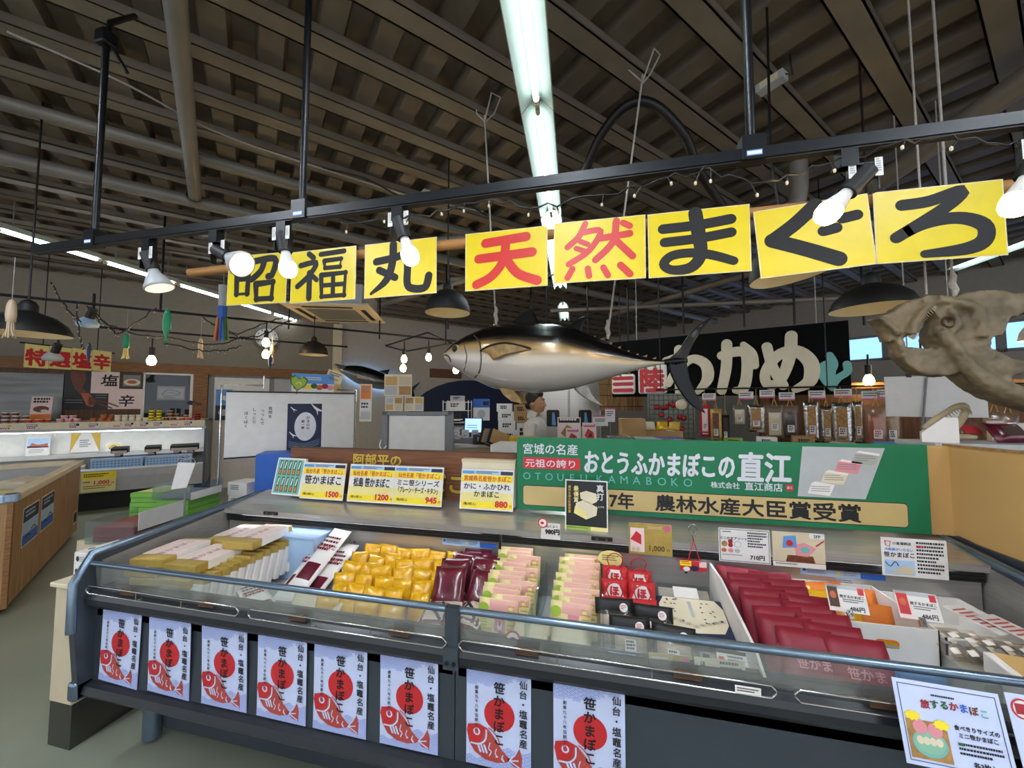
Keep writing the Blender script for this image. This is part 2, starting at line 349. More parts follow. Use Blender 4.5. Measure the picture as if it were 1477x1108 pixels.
# ---------------------------------------------------------------- the long refrigerated display counter (two units)
XL, XJ, XR = -2.03, -.459, 1.34
def end_panel(t, x0, x1, inner):
    b = B(); prof = [(1.15, .33), (1.125, .60), (1.125, .79), (1.175, .885), (1.93, .955), (1.99, .955), (1.99, .30), (1.4, .30)]
    b.ext(prof, 'x', x0, x1, 'case_dark')
    e = b.build('end_panel', t)
    b = B(); b.tube([(x0 + (x1 - x0) / 2, y, z) for y, z in prof[1:6]], .018, 'rail', 8); b.build('edge_trim', e)
    b = B(); s_ = x1 if inner > 0 else x0
    b.ext([(1.2, .64), (1.2, .855), (1.93, .945), (1.93, .64)], 'x', s_, s_ + .004 * inner, 'brushed_dull'); o = b.build('steel_liner', e); o['label'] = 'brushed steel inner face of the end panel'
def case_unit(x0, x1, label):
    t = thing('refrigerated_display_case', label, 'display case', ((x0 + x1) / 2, 1.165, 0), group='refrigerated counter units')
    cx = (x0 + x1) / 2; w = x1 - x0
    def P(name, b, parent=t):
        o = b.build(name, parent)
        if parent is t: o.location = (-cx, -1.165, 0)
        return o
    P('base', B().box(x0 + .02, x1, 1.40, 1.97, .05, .325, 'case_dark').box(x0 + .05, x1, 1.46, 1.95, 0, .05, 'rubber'))
    P('front_panel', B().box(x0, x1 - .003, 1.19, 1.22, .37, .70, 'case_dark'))
    P('lower_bumper', B().ext([(1.20, .325), (1.165, .335), (1.155, .350), (1.163, .376), (1.19, .384), (1.40, .33)], 'x', x0, x1, 'bumper'))
    P('upper_bumper', B().ext([(1.20, .680), (1.178, .680), (1.160, .686), (1.151, .700), (1.150, .722), (1.155, .738), (1.17, .752), (1.25, .752), (1.25, .680)], 'x', x0, x1, 'bumper'))
    P('front_glass', B().ext([(1.178, .752), (1.168, .85), (1.173, .85), (1.183, .752)], 'x', x0 + .02, x1 - .01, 'glass'))
    P('glass_rail', B().tube([(x0, 1.168, .855), (x1, 1.168, .855)], .011, 'rail', 10))
    for k in (0, 1):
        a, e = x0 + .03 + k * w / 2, x0 - .012 + (k + 1) * w / 2
        z0, z1, y = .752, .783, 1.138; r = .012
        pts = [(a, y, z0 + r), (a, y, z1 - r), (a + r, y, z1), (e - r, y, z1), (e, y, z1 - r), (e, y, z0 + r), (e - r, y, z0), (a + r, y, z0), (a, y, z0 + r)]
        b = B(); b.tube(pts, .0028, 'chrome', 6)
        for q in (.35, .65): b.tube([(a + (e - a) * q, y, z0), (a + (e - a) * q, y, z1)], .002, 'chrome', 6); b.tube([(a + (e - a) * q, y, z0), (a + (e - a) * q, 1.16, z0 - .004)], .002, 'chrome', 6)
        P('wire_guard', b)
        for q in (.2, .72):
          b = B(); b.rect(a + (e - a) * q, .757, a + (e - a) * q + .07, .772, 1.158, 'brown').box(a + (e - a) * q, a + (e - a) * q + .07, 1.1585, 1.161, .753, .776, 'wood_wall')
          P('wire_clip', b)
    b = B(); b.box(x0 + .01, x1 - .01, 1.2, 1.8, .625, .64, 'lt_grey').box(x0 + .01, x1 - .01, 1.19, 1.2, .64, .752, 'brushed_dull'); P('deck', b)
    b = B(); b.box(x0 + .01, x1 - .01, 1.755, 1.80, .64, .924, 'brushed')
    o = P('back_wall', b); o['label'] = 'brushed steel back wall inside the case'
    for i, xx in enumerate([x0 + .45, x0 + .56, x0 + .8, x0 + 1.02, x0 + 1.38]):
        if xx < x1 - .05: B().disc(xx, .80, .006, .004, 1.7545, 'black', 10).build('drain_hole', o)
    b = B()
    for z in (.866, .878, .890): b.box(x0 + .01, x1 - .01, 1.737, 1.745, z, z + .008, 'black')
    b.box(x0 + .01, x1 - .01, 1.744, 1.756, .864, .900, 'dk_steel'); P('louver', b)
    b = B(); b.ext([(1.728, .905), (1.728, .930), (1.80, .945), (2.02, .970), (2.02, .93), (1.79, .926), (1.733, .921), (1.733, .905)], 'x', x0, x1, 'brushed')
    o = P('rear_shelf', b); o['label'] = 'brushed steel shelf along the back of the case'
    b = B(); b.tube([(x0 + .1, 1.743, .9125), (x1 - .1, 1.743, .9125)], .006, 'strip', 8); o = P('strip_light', b); o['label'] = 'lit white strip under the shelf edge'
    return t, P
u1, P1 = case_unit(XL, XJ, 'refrigerated display case of yellow and maroon pouches, with six fish posters below')
u2, P2 = case_unit(XJ, XR, 'refrigerated display case of pink packs and red pouches, under the green sign')
e = end_panel  # end panels belong to their unit
def end_for(u, x0, x1, inner, cx):
    before = set(o.name for o in COL.objects); end_panel(u, x0, x1, inner)
    for o in COL.objects:
        if o.name not in before and o.parent == u: o.location = (-cx, -1.165, 0)
end_for(u1, XL - .03, XL, 1, (XL + XJ) / 2)
end_for(u2, XR, XR + .03, -1, (XJ + XR) / 2)
b = B(); b.box(XJ - .022, XJ + .022, 1.150, 1.172, .75, .868, 'case_dark').box(XJ - .024, XJ + .024, 1.143, 1.16, .685, .752, 'case_dark')
for q in (-.011, .011): b.cyl((XJ + q, 1.143, .705), (XJ + q, 1.139, .705), .006, 'black', n=10)
o = P2('joint_bracket', b)
b = B(); b.rbox(XL - .045, XL + .0, 1.135, 1.23, .325, .40, 'rail', .012); o = P1('corner_cap', b); o['label'] = 'grey corner cap at the end of the lower bumper'
b = B(); b.tube([(XL + .06, 1.38, .33), (XL + .06, 1.38, .02)], .035, 'rail', 12); P1('foot', b)
# switches on the steel shelf
for x in (-1.72, .0):
    b = B(); b.rbox(x - .045, x + .045, 1.722, 1.734, .912, .930, 'black', .004).cyl((x - .02, 1.722, .921), (x - .02, 1.718, .921), .006, 'chrome', n=10); b.cyl((x + .02, 1.722, .921), (x + .02, 1.718, .921), .006, 'chrome', n=10)
    (P1 if x < -1 else P2)('switch_plate', b)

# ---------------------------------------------------------------- posters along the front
def poster_mesh():
    b = B(); w, h = .205, .292
    b.box(-w / 2, w / 2, 0, .0012, 0, h, 'poster')
    top = [(-.5, .80), (-.30, .83), (-.2, .79), (-.02, .86), (.1, .84), (.22, .92), (.36, .90), (.5, .96)]; bot = [(-.5, .10), (-.34, .08), (-.2, .12), (0, .15), (.12, .24), (.30, .20), (.5, .23)]
    def lvl(P, u):
        for a, c in zip(P, P[1:]):
            if u <= c[0]: return a[1] + (c[1] - a[1]) * (u - a[0]) / (c[0] - a[0])
        return P[-1][1]
    rr_ = w / 18; row = 0; z = h + rr_ * .3
    while z > -rr_ * .2:
        for c in range(10):
            x = -w / 2 + rr_ * 2 * c + (rr_ if row % 2 else 0)
            if x > w / 2 + .001 or not (z > lvl(top, max(-.5, min(.5, x / w))) * h or z + rr_ * .8 < lvl(bot, max(-.5, min(.5, x / w))) * h): continue
            for q, k in ((1.0, 'wave_blue'), (.86, 'poster'), (.66, 'wave_blue'), (.52, 'poster'), (.32, 'wave_blue'), (.2, 'poster')):
                P = []
                for i in range(9):
                    a = PI * i / 8; P.append((min(w / 2, max(-w / 2, x + rr_ * q * math.cos(a))), min(h, max(0, z + rr_ * q * math.sin(a)))))
                b.poly(P, E1 + .0004 - row * 2.2e-5 - (1 - q) * 1.6e-5, k)
        z -= rr_ * .5; row += 1
    b.disc(.02 * w, .545 * h, .235 * w, .235 * w, E3 + .0002, 'red', 32)
    # the fish printed on it
    q = lambda x, z: (x * w, z * h)
    b.poly([q(*p) for p in [(-.47, .36), (-.42, .40), (-.30, .42), (-.16, .39), (-.04, .30), (.06, .20), (.16, .14), (.22, .12), (.12, .08), (-.02, .06), (-.2, .07), (-.36, .13), (-.45, .22), (-.48, .31), (-.44, .335)]], E3 - .0002, 'fish_red')
    b.poly([q(*p) for p in [(-.49, .33), (-.47, .40), (-.30, .425), (-.20, .40), (-.25, .27), (-.40, .20)]], E3 - .00045, 'red')
    b.poly([q(*p) for p in [(.14, .12), (.26, .16), (.33, .25), (.37, .16), (.36, .04), (.24, .06)]], E3 - .0002, 'fish_red')
    for s_ in (.28, .31, .34): b.stroke([q(.18, .11), q(s_, .20 - (s_ - .28) * 2.4)], .004, E4, 'poster')
    b.disc(-.33 * w, .34 * h, .055 * w, .055 * w, E4, 'poster', 14); b.disc(-.33 * w, .34 * h, .032 * w, .032 * w, E4 - .0003, 'fish_red', 12)
    b.stroke([q(-.18, .37), q(-.19, .28), q(-.28, .22), q(-.42, .215)], .005, E4, 'poster')
    for i in range(3): b.stroke([q(-.31 + i * .05, .215), q(-.27 + i * .05, .145)], .006, E4, 'poster')
    for a in (-.12, -.02, .08): b.stroke([q(a, .25 - (a + .12) * .5), q(a - .02, .19 - (a + .12) * .4), q(a + .02, .165 - (a + .12) * .4), q(a - .01, .12)], .003, E4, 'poster')
    b.stroke([q(-.14, .40), q(-.06, .36), q(.0, .31), q(.03, .25)], .003, E4, 'red')
    b.text('笹かまぼこ', .02 * w, .775 * h, .037, E4 - .0004, 'ink', .022, vert=True, pitch=1.03)
    b.text('仙台・塩竈名産', .385 * w, .86 * h, .0265, E4, 'ink', .015, vert=True, pitch=1.08)
    b.text('創業九十八年伝統の味', -.335 * w, .78 * h, .0115, E4, 'ink', .012, vert=True, pitch=1.22)
    return b
first = None
POS = ['nearest the far left end of the counter', 'second along from the left end of the counter', 'third along from the left end of the counter', 'fourth along from the left end of the counter', 'fifth along from the left end of the counter', 'just before the black joint of the counter', 'just after the black joint of the counter', 'last in the row, furthest past the joint']
for i, x in enumerate([-1.885, -1.625, -1.36, -1.11, -.875, -.618, -.318, -.045]):
    if first is None: o = first = poster_mesh().build('poster')
    else: o = first.copy(); COL.objects.link(o)
    o.location = (x, 1.186, .390); o.rotation_euler = (R([1.2, 2.5, 2, 1.5, 1, 1, .8, .8][i]), R([3, 2, 0, .5, .4, 0, .3, .2][i]), 0)
    tag(o, 'pale blue fish poster with red sun, ' + POS[i], 'poster', 'fish posters along the counter front')
# ---------------------------------------------------------------- fluorescent fixtures
LD = Vector((-.0615, 1, 0)).normalized(); LRZ = math.atan2(-LD.x, LD.y)
def fixture(loc, label, L=1.22, wide=True, group='fluorescent fixtures overhead', lamp='tube'):
    t = thing('fluorescent_fixture', label, 'light fixture', loc, (0, 0, LRZ), group)
    b = B()
    if wide: b.ext([(-.095, -.03), (-.035, .045), (.035, .045), (.095, -.03), (.09, -.034), (.03, .036), (-.03, .036), (-.09, -.034)], 'y', -L / 2, L / 2, 'fixture')
    else: b.box(-.035, .035, -L / 2, L / 2, .02, .07, 'fixture')
    b.build('reflector', t)
    b = B(); b.tube([(0, -L / 2 + .05, 0), (0, L / 2 - .05, 0)], .0155, lamp, 10); b.build('tube', t)
    for s_ in (-1, 1): b = B(); b.cyl((0, s_ * (L / 2 - .05), 0), (0, s_ * (L / 2 - .012), 0), .014, 'cream', n=10).box(-.012, .012, s_ * (L / 2 - .02) - .008, s_ * (L / 2 - .02) + .008, -.015, .05, 'cream'); b.build('socket', t)
    for s_ in (-.35, .35): B().cyl((0, s_ * L, .04), (0, s_ * L, .36), .006, 'grey', n=6).build('hanger_rod', t)
    return t
for i, y in enumerate([1.455, 2.68]):
    fixture((-.33 - (y - 2.07) * .0615, y, 3.2), ['wide white fluorescent fixture overhead at the top edge, near half of the central strip', 'wide white fluorescent fixture overhead, far half of the central strip above the yellow signs'][i])
for i, y in enumerate([3.92, 4.85]):  # two fixtures added out of sight to brighten the stalls behind
    fixture((-.33 - (y - 2.07) * .0615, y, 3.2), 'added fill fixture hidden out of sight behind the yellow signs, %s' % ['nearer', 'farther'][i], lamp='hidden_fill_tube')
fixture((-.33 - 4.9 * .0615, 7.0, 3.2), 'short far fluorescent light seen end-on just above the back of the hanging tuna')
for i, y in enumerate([-1.0, .235]):          # assumed run of the strip over the viewer, added unseen as fill light
    fixture((-.33 - (y - 2.07) * .0615, y, 3.2), 'added unseen fill fixture in line with the central strip, %s' % ['over the aisle in front of the counter', 'directly over the aisle by the counter'][i], lamp='unseen_fill_tube')
for i, (x, y) in enumerate([(-2.6, -1.1), (2.2, -1.1), (-2.5, .1), (2.3, .1), (-1.8, -2.6), (.0, -2.6), (1.8, -2.6)]):      # more unseen fixtures, added to light the counter front
    fixture((x, y, 3.2), 'added unseen fill fixture over the aisle before the counter, %s' % ['far left', 'far right', 'near left', 'near right', 'farthest back left', 'farthest back middle', 'farthest back right'][i], lamp='unseen_fill_tube')
for i in range(11):
    y = 1.93 + i * .87
    fixture((-5.69 - (y - 2.56) * .0765, y, 3.2), 'thin fluorescent batten in the long row at left, %s from the near end' % ORD[i], .86, False, 'thin battens in the long row at left', 'row_tube')
for i, (x, y) in enumerate([(4.4, 3.0), (4.3, 5.2)]):
    fixture((x, y, 3.2), 'white fluorescent fixture over the neighbouring stall at right, %s one' % ['nearer', 'farther'][i], lamp='row_tube')

# ---------------------------------------------------------------- black lighting track over the counter
TY, TZ = 1.18, 2.21
t = thing('lighting_track', 'long black lighting track slanting across the picture above the yellow signs', 'lighting track', (0, TY, TZ))
B().box(-2.52, 2.6, -.016, .016, -.016, .016, 'track').box(-2.52, 2.6, -.012, .012, -.021, -.016, 'black').build('bar', t)
for x, zt in ((-2.15, .95), (-1.08, 1.30), (.43, 1.30)):
    b = B(); b.cyl((x, 0, .02), (x, 0, zt), .0125, 'track', n=12); o = b.build('hanging_rod', t)
    b = B(); b.box(x - .03, x + .03, -.022, .022, -.02, .05, 'track'); k = b.build('clamp', o)
    B().rect(x - .02, -.012, x + .02, .004, -.0228, 'sky').rect(x - .018, -.009, x + .018, .001, -.0232, 'white').build('sticker', k)
b = B(); b.tube([(-2.15, 0, .93), (-2.17, .02, 1.04), (-2.32, .2, 1.30)], .012, 'track', 6).tube([(-2.15, 0, .95), (-2.08, .04, .80)], .008, 'track', 6).rbox(-2.18, -2.12, -.03, .03, .90, .97, 'track', .01); b.build('ceiling_bracket', t)
def spot(x, kind, s0, s1, label):
    """s0,s1: where the socket starts and where the lamp's front centre sits, as offsets from the mount"""
    t = thing('track_spotlight', label, 'spotlight', (x, TY, TZ - .021), group='spotlights on the long black track')
    a, c = Vector(s0), Vector(s1); d = (c - a).normalized()
    b = B(); b.box(-.02, .02, -.016, .016, -.05, 0, 'track'); b.build('adapter', t)
    b = B(); b.box(a.x + .028, a.x + .031, -.012, .012, a.z - .045, -.045, 'track').box(a.x - .031, a.x - .028, -.012, .012, a.z - .045, -.045, 'track').box(-.032 + min(0, a.x), .032 + max(0, a.x), -.012, .012, -.05, -.044, 'track')
    k = b.build('yoke', t)
    b = B()
    for s_ in (-1, 1): b.rect(a.x + s_ * .03 - .009, a.z - .01, a.x + s_ * .03 + .009, a.z + .04, -.0135, 'white').lines(a.x + s_ * .03 - .006, a.z + .036, a.x + s_ * .03 + .006, a.z, 6, -.0142, 'grey', .4)
    b.build('rating_label', k)
    b = B(); b.cyl(a - d * .02, a + d * .055, .024, 'soft_black', n=16); b.build('socket', t)
    if kind == 'bulb':
        g = B(); p0 = a + d * .055
        g.lathe([(.0, -.01), (.0155, 0), (.017, .012), (.026, .042), (.0285, .052)], 'white', p0, 20, d); o = g.build('bulb_base', t)
        g = B(); g.lathe([(.0285, .052), (.0305, .064), (.029, .08), (.022, .093), (.011, .1), (0, .102)], 'bulb', p0, 20, d); o = g.build('bulb', t); o['label'] = 'glowing warm globe'
    else:
        g = B(); p0 = a + d * .05
        g.lathe([(0, 0), (.018, 0), (.02, .02), (.034, .04), (.05, .075), (.052, .085), (.047, .088)], 'lt_grey', p0, 24, d); g.build('reflector_bulb', t)
        g = B(); g.lathe([(.047, .086), (.03, .09), (0, .092)], 'lens_lit', p0, 24, d); o = g.build('lens', t); o['label'] = 'warm lit front lens'
    return t
spot(-1.83, 'par', (0, 0, -.075), (.05, .02, -.22), 'grey reflector spotlight nearest the left end of the black track')
spot(-1.48, 'par', (.02, 0, -.085), (.19, -.01, -.175), 'grey reflector spotlight turned sideways in front of the first yellow sign')
spot(-1.16, 'bulb', (0, 0, -.06), (.03, .0, -.2), 'glowing bare bulb hanging in front of the gap between the first two yellow signs')
spot(-.68, 'bulb', (.005, 0, -.06), (.055, 0, -.2), 'glowing bare bulb hanging in front of the third yellow sign')
spot(.66, 'bulb', (.035, 0, -.075), (-.07, 0, -.19), 'glowing bare bulb tilted in front of the seventh yellow sign')
spot(1.07, 'bulb', (-.01, 0, -.075), (-.06, 0, -.2), 'large glowing bare bulb at the right edge beside the last yellow sign')
# fairy light cable wound along the track
def fairy(name, label, pts, r=.003, nb=10, drop=.03, seed=1, group='fairy light cables'):
    rr = random.Random(seed); t = thing(name, label, 'string lights', group=group)
    P = smooth_line(pts, 8)
    P = [(x + rr.uniform(-.008, .008), y + rr.uniform(-.008, .008), z + rr.uniform(-.01, .01)) for x, y, z in P]
    B().tube(P, r, 'black', 5).build('cable', t)
    for i in range(nb):
        p = P[int((i + .5) / nb * len(P))]; q = (p[0] + rr.uniform(-.02, .02), p[1], p[2] - drop * rr.uniform(.4, 1.2))
        b = B(); b.tube([p, q], .0022, 'black', 5).lathe([(0, -.006), (.004, -.003), (.004, .004), (0, .008)], 'cream', q, 6); b.build('tiny_bulb', t)
fairy('fairy_lights', 'thin black fairy light cable draped along the middle of the long track', [(-.9, 1.17, 2.16), (-.62, 1.165, 2.14), (-.4, 1.165, 2.165), (-.15, 1.165, 2.13), (.12, 1.165, 2.15), (.3, 1.165, 2.185)], nb=12, seed=3)
fairy('fairy_lights', 'thin black fairy light cable hanging under the track at its right end', [(.3, 1.165, 2.18), (.45, 1.17, 2.13), (.6, 1.17, 2.155), (.8, 1.165, 2.185), (1.0, 1.17, 2.155), (1.2, 1.165, 2.19)], nb=8, seed=5)

# ---------------------------------------------------------------- pendant lamps
def pendant(loc, rad, label, tilt=(0, 0), ceil=3.55, wide=False):
    """loc: centre of the rim"""
    t = thing('pendant_lamp', label, 'pendant lamp', loc, (tilt[0], tilt[1], 0), 'black dome pendant lamps'); r = rad
    if wide: prof = [(r, 0), (r * .97, r * .12), (r * .86, r * .34), (r * .62, r * .56), (r * .34, r * .68), (r * .2, r * .74)]
    else: prof = [(r, 0), (r * .98, r * .2), (r * .9, r * .5), (r * .72, r * .76), (r * .45, r * .95), (r * .22, r * 1.05)]
    b = B(); b.lathe(prof, 'soft_black', n=36); b.build('shade', t)
    o = B().lathe([(r * .985, .002)] + [(q * .97, z - .004) for q, z in prof[1:]] + [(0, prof[-1][1] - .006)], 'lamp_in', n=36).build('lining', t); o['label'] = 'pale inside of the shade'
    h = prof[-1][1]
    B().lathe([(r * .22, h - .01), (r * .22, h + r * .18), (r * .15, h + r * .3), (.012, h + r * .36)], 'soft_black', n=20).build('cap', t)
    B().lathe([(0, h - r * .42), (.02, h - r * .38), (.03, h - r * .26), (.02, h - r * .1), (0, h - r * .05)], 'lining_fill_bulb', n=14).build('bulb', t)  # bulb added unseen in the neck to brighten the lining
    if not any(tilt): B().cyl((0, 0, h + r * .3), (0, 0, ceil - loc[2]), .006, 'black', n=6).build('cord', t)
    else: B().tube([(0, 0, h + r * .3), (.02, .0, h + .4), (.20, .05, 1.46)], .006, 'black', 6).build('cord', t)
    return t
pendant((-1.18, 2.82, 2.23), .18, 'black dome pendant lamp between the third and fourth yellow signs')
pendant((.90, 2.02, 2.115), .185, 'black pendant lamp half hidden behind the seventh yellow sign, its pale inside showing', tilt=(R(-2), R(-9)))
pendant((1.54, 2.59, 2.05), .20, 'wide black pendant lamp behind the bone skull, below the last yellow sign', wide=True)
pendant((-3.8, 4.43, 2.18), .18, 'small black dome pendant lamp above the whiteboard')
pendant((-3.66, 1.70, 1.96), .21, 'wide black pendant lamp at the far left edge, behind the pale squid ornament', wide=True)

# ---------------------------------------------------------------- pipes and ducts under the roof
def pipe(name, label, pts, r, k, cat='pipe', n=12): return tag(B().tube(pts, r, k, n).build(name), label, cat)
a0 = Vector((-1.60, 1.03, 3.38)); a1 = Vector((-3.62, 2.68, 3.38))
pipe('drain_pipe', 'thick pale pipe running down the upper left of the ceiling towards a joint', [a0 + (a0 - a1) * .6, a1], .048, 'pipe')
B_ = Vector((-3.60, 2.66, 3.36)); pipe('roof_pipe', 'thick grey pipe across the upper left that the drain pipe joins', [B_ - PD * 3.2, B_ + PD * 9], .055, 'pipe')
A_ = Vector((-3.0, 2.25, 3.42)); pipe('roof_pipe', 'thinner grey pipe above the joint, behind the drain pipe', [A_ - PD * 3.2, A_ + PD * 8], .04, 'pipe')
o = B().lathe([(.06, -.05), (.062, .02), (.06, .05)], 'pipe', (-3.58, 2.64, 3.375), 14, (a1 - a0).normalized()).build('pipe_elbow'); tag(o, 'round collar where the drain pipe meets the thick grey pipe', 'pipe joint')
pipe('air_duct', 'grey round duct rising at the right edge behind the long track', [(2.5, 1.8, 3.36), (2.40, 2.69, 3.36), (2.30, 3.6, 3.36), (2.15, 4.8, 3.30)], .075, 'pipe')
pipe('air_duct', 'short grey duct bending down above the seventh yellow sign', smooth_line([(1.55, 3.35, 3.42), (1.56, 3.38, 3.2), (1.52, 3.4, 3.08), (1.35, 3.45, 3.02), (1.1, 3.6, 3.0)], 5), .06, 'pipe')
pipe('black_hose', 'thick black corrugated hose arching under the roof right of the central light strip', smooth_line([(-.1, 2.55, 3.02), (.02, 2.4, 3.2), (.18, 2.3, 3.3), (.34, 2.3, 3.27), (.52, 2.4, 3.12), (.62, 2.55, 3.0), (.9, 3.0, 2.95)], 6), .028, 'black')
pipe('roof_cable', 'thin pale cable sagging below the purlins at upper left', smooth_line([(-3.0, 1.25, 3.45), (-2.75, 1.6, 3.42), (-2.6, 2.0, 3.40), (-2.3, 2.4, 3.40), (-2.0, 2.8, 3.43), (-1.6, 3.1, 3.38), (-1.1, 3.5, 3.4)], 6), .006, 'rope')
pipe('roof_cable', 'dark cable looped under the purlins left of the central light strip', smooth_line([(-2.2, 2.6, 3.44), (-1.9, 2.75, 3.40), (-1.6, 3.0, 3.30), (-1.3, 3.1, 3.36), (-1.0, 3.3, 3.25)], 6), .007, 'black')
for i, (x, y) in enumerate([(-1.45, 3.05), (1.02, 2.47)]):
    t = thing('ballast_box', ['small pale transformer box clipped under a purlin left of the central strip', 'silver transformer box hanging by a purlin beside the right track rod'][i], 'transformer box', (x, y, 3.42 if i else 3.36), (0, 0, R(-45) if i else R(50)))
    B().rbox(-.075, .075, -.035, .035, -.025, .025, 'lt_grey', .004).build('case', t); B().rect(-.05, -.02, .05, .02, -.0355, 'cream').build('rating_label', t); B().tube([(.075, 0, 0), (.11, .0, -.03), (.1, 0, .1)], .005, 'black', 6).build('cable', t)
# cross braces and far pipes
for i, (p0, p1, r, k) in enumerate([((2.6, 4.4, 3.15), (.2, 7.2, 3.15), .045, 'pipe'), ((3.4, 4.6, 3.0), (-2.0, 4.9, 3.25), .03, 'pipe'), ((3.2, 6.0, 2.95), (-.8, 6.4, 3.1), .035, 'pipe'), ((-2.6, 3.7, 3.25), (-.6, 3.6, 3.2), .035, 'pipe'), ((-3.4, 5.4, 3.1), (-.9, 4.6, 3.28), .04, 'pipe'), ((4.2, 3.6, 3.2), (1.6, 3.9, 3.0), .03, 'pipe')]):
    pipe('roof_brace', 'grey steel pipe crossing under the far roof, %s' % ['running away behind the tuna', 'behind the tuna, lower', 'farthest back above the black sign', 'behind the third yellow sign', 'above the ceiling air unit', 'above the black sign at right'][i], [p0, p1], r, k)
for i, (x, y, z0) in enumerate([(-.15, 5.2, 2.3), (.35, 4.9, 2.2), (.95, 4.7, 2.32), (1.5, 4.45, 2.32), (1.9, 4.3, 2.3), (2.6, 4.5, 2.3), (-1.0, 5.6, 2.4), (-.6, 4.4, 2.35), (-4.6, 3.1, 2.5), (-4.0, 4.2, 2.5), (-3.1, 4.9, 2.45), (-2.2, 5.2, 2.4), (-1.75, 4.2, 2.4)]):
    pipe('hanging_rod', 'thin black rod hanging from the roof, %s' % ['behind the tail half of the tuna', 'above the left end of the black sign', 'above the first white letter of the black sign', 'above the middle of the black sign', 'above the right half of the black sign', 'right of the black sign', 'behind the head of the tuna', 'behind the middle of the tuna', 'left of the clock', 'by the small dome lamp', 'left of the wall-mounted tuna', 'above the wall-mounted tuna', 'right of the wall-mounted tuna'][i], [(x, y, z0), (x, y, 3.6)], .011, 'track', 'rod', 8)
TA = Vector((-5.6, 1.95, 2.5))
pipe('lighting_track', 'thin black track pipe along the left side above the hanging squid', [TA - PD * 1.5, TA + PD * 6.3], .014, 'track', 'lighting track', 8)
TB = Vector((-5.25, 2.8, 2.32))
pipe('lighting_track', 'lower thin black track pipe behind the green fish ornament', [TB, TB + PD * 2.6], .012, 'track', 'lighting track', 8)
pipe('lighting_track', 'thin black track frame in front of the wall-mounted tuna', [(-3.0, 4.9, 2.35), (-2.15, 4.5, 2.43), (-2.1, 5.2, 2.4), (-2.9, 5.3, 2.32), (-3.0, 4.9, 2.35)], .012, 'track', 'lighting track', 8)
# ceiling air conditioner
t = thing('ceiling_air_conditioner', 'white four-way ceiling air conditioner hung above the whiteboard', 'air conditioner', (-3.45, 4.45, 2.72), (0, 0, R(20)))
B().box(-.42, .42, -.42, .42, .03, .30, 'lt_grey').build('case', t); B().rbox(-.52, .52, -.52, .52, 0, .035, 'cream', .012).build('panel', t)
B().box(-.3, .3, -.3, .3, -.006, .002, 'grey').build('intake_grille', t)
for q in range(4):
    b = B(); b.xf = Matrix.Rotation(q * PI / 2, 4, 'Z'); b.box(-.3, .3, .37, .43, -.004, .002, 'soft_black'); b.build('outlet_slot', t)
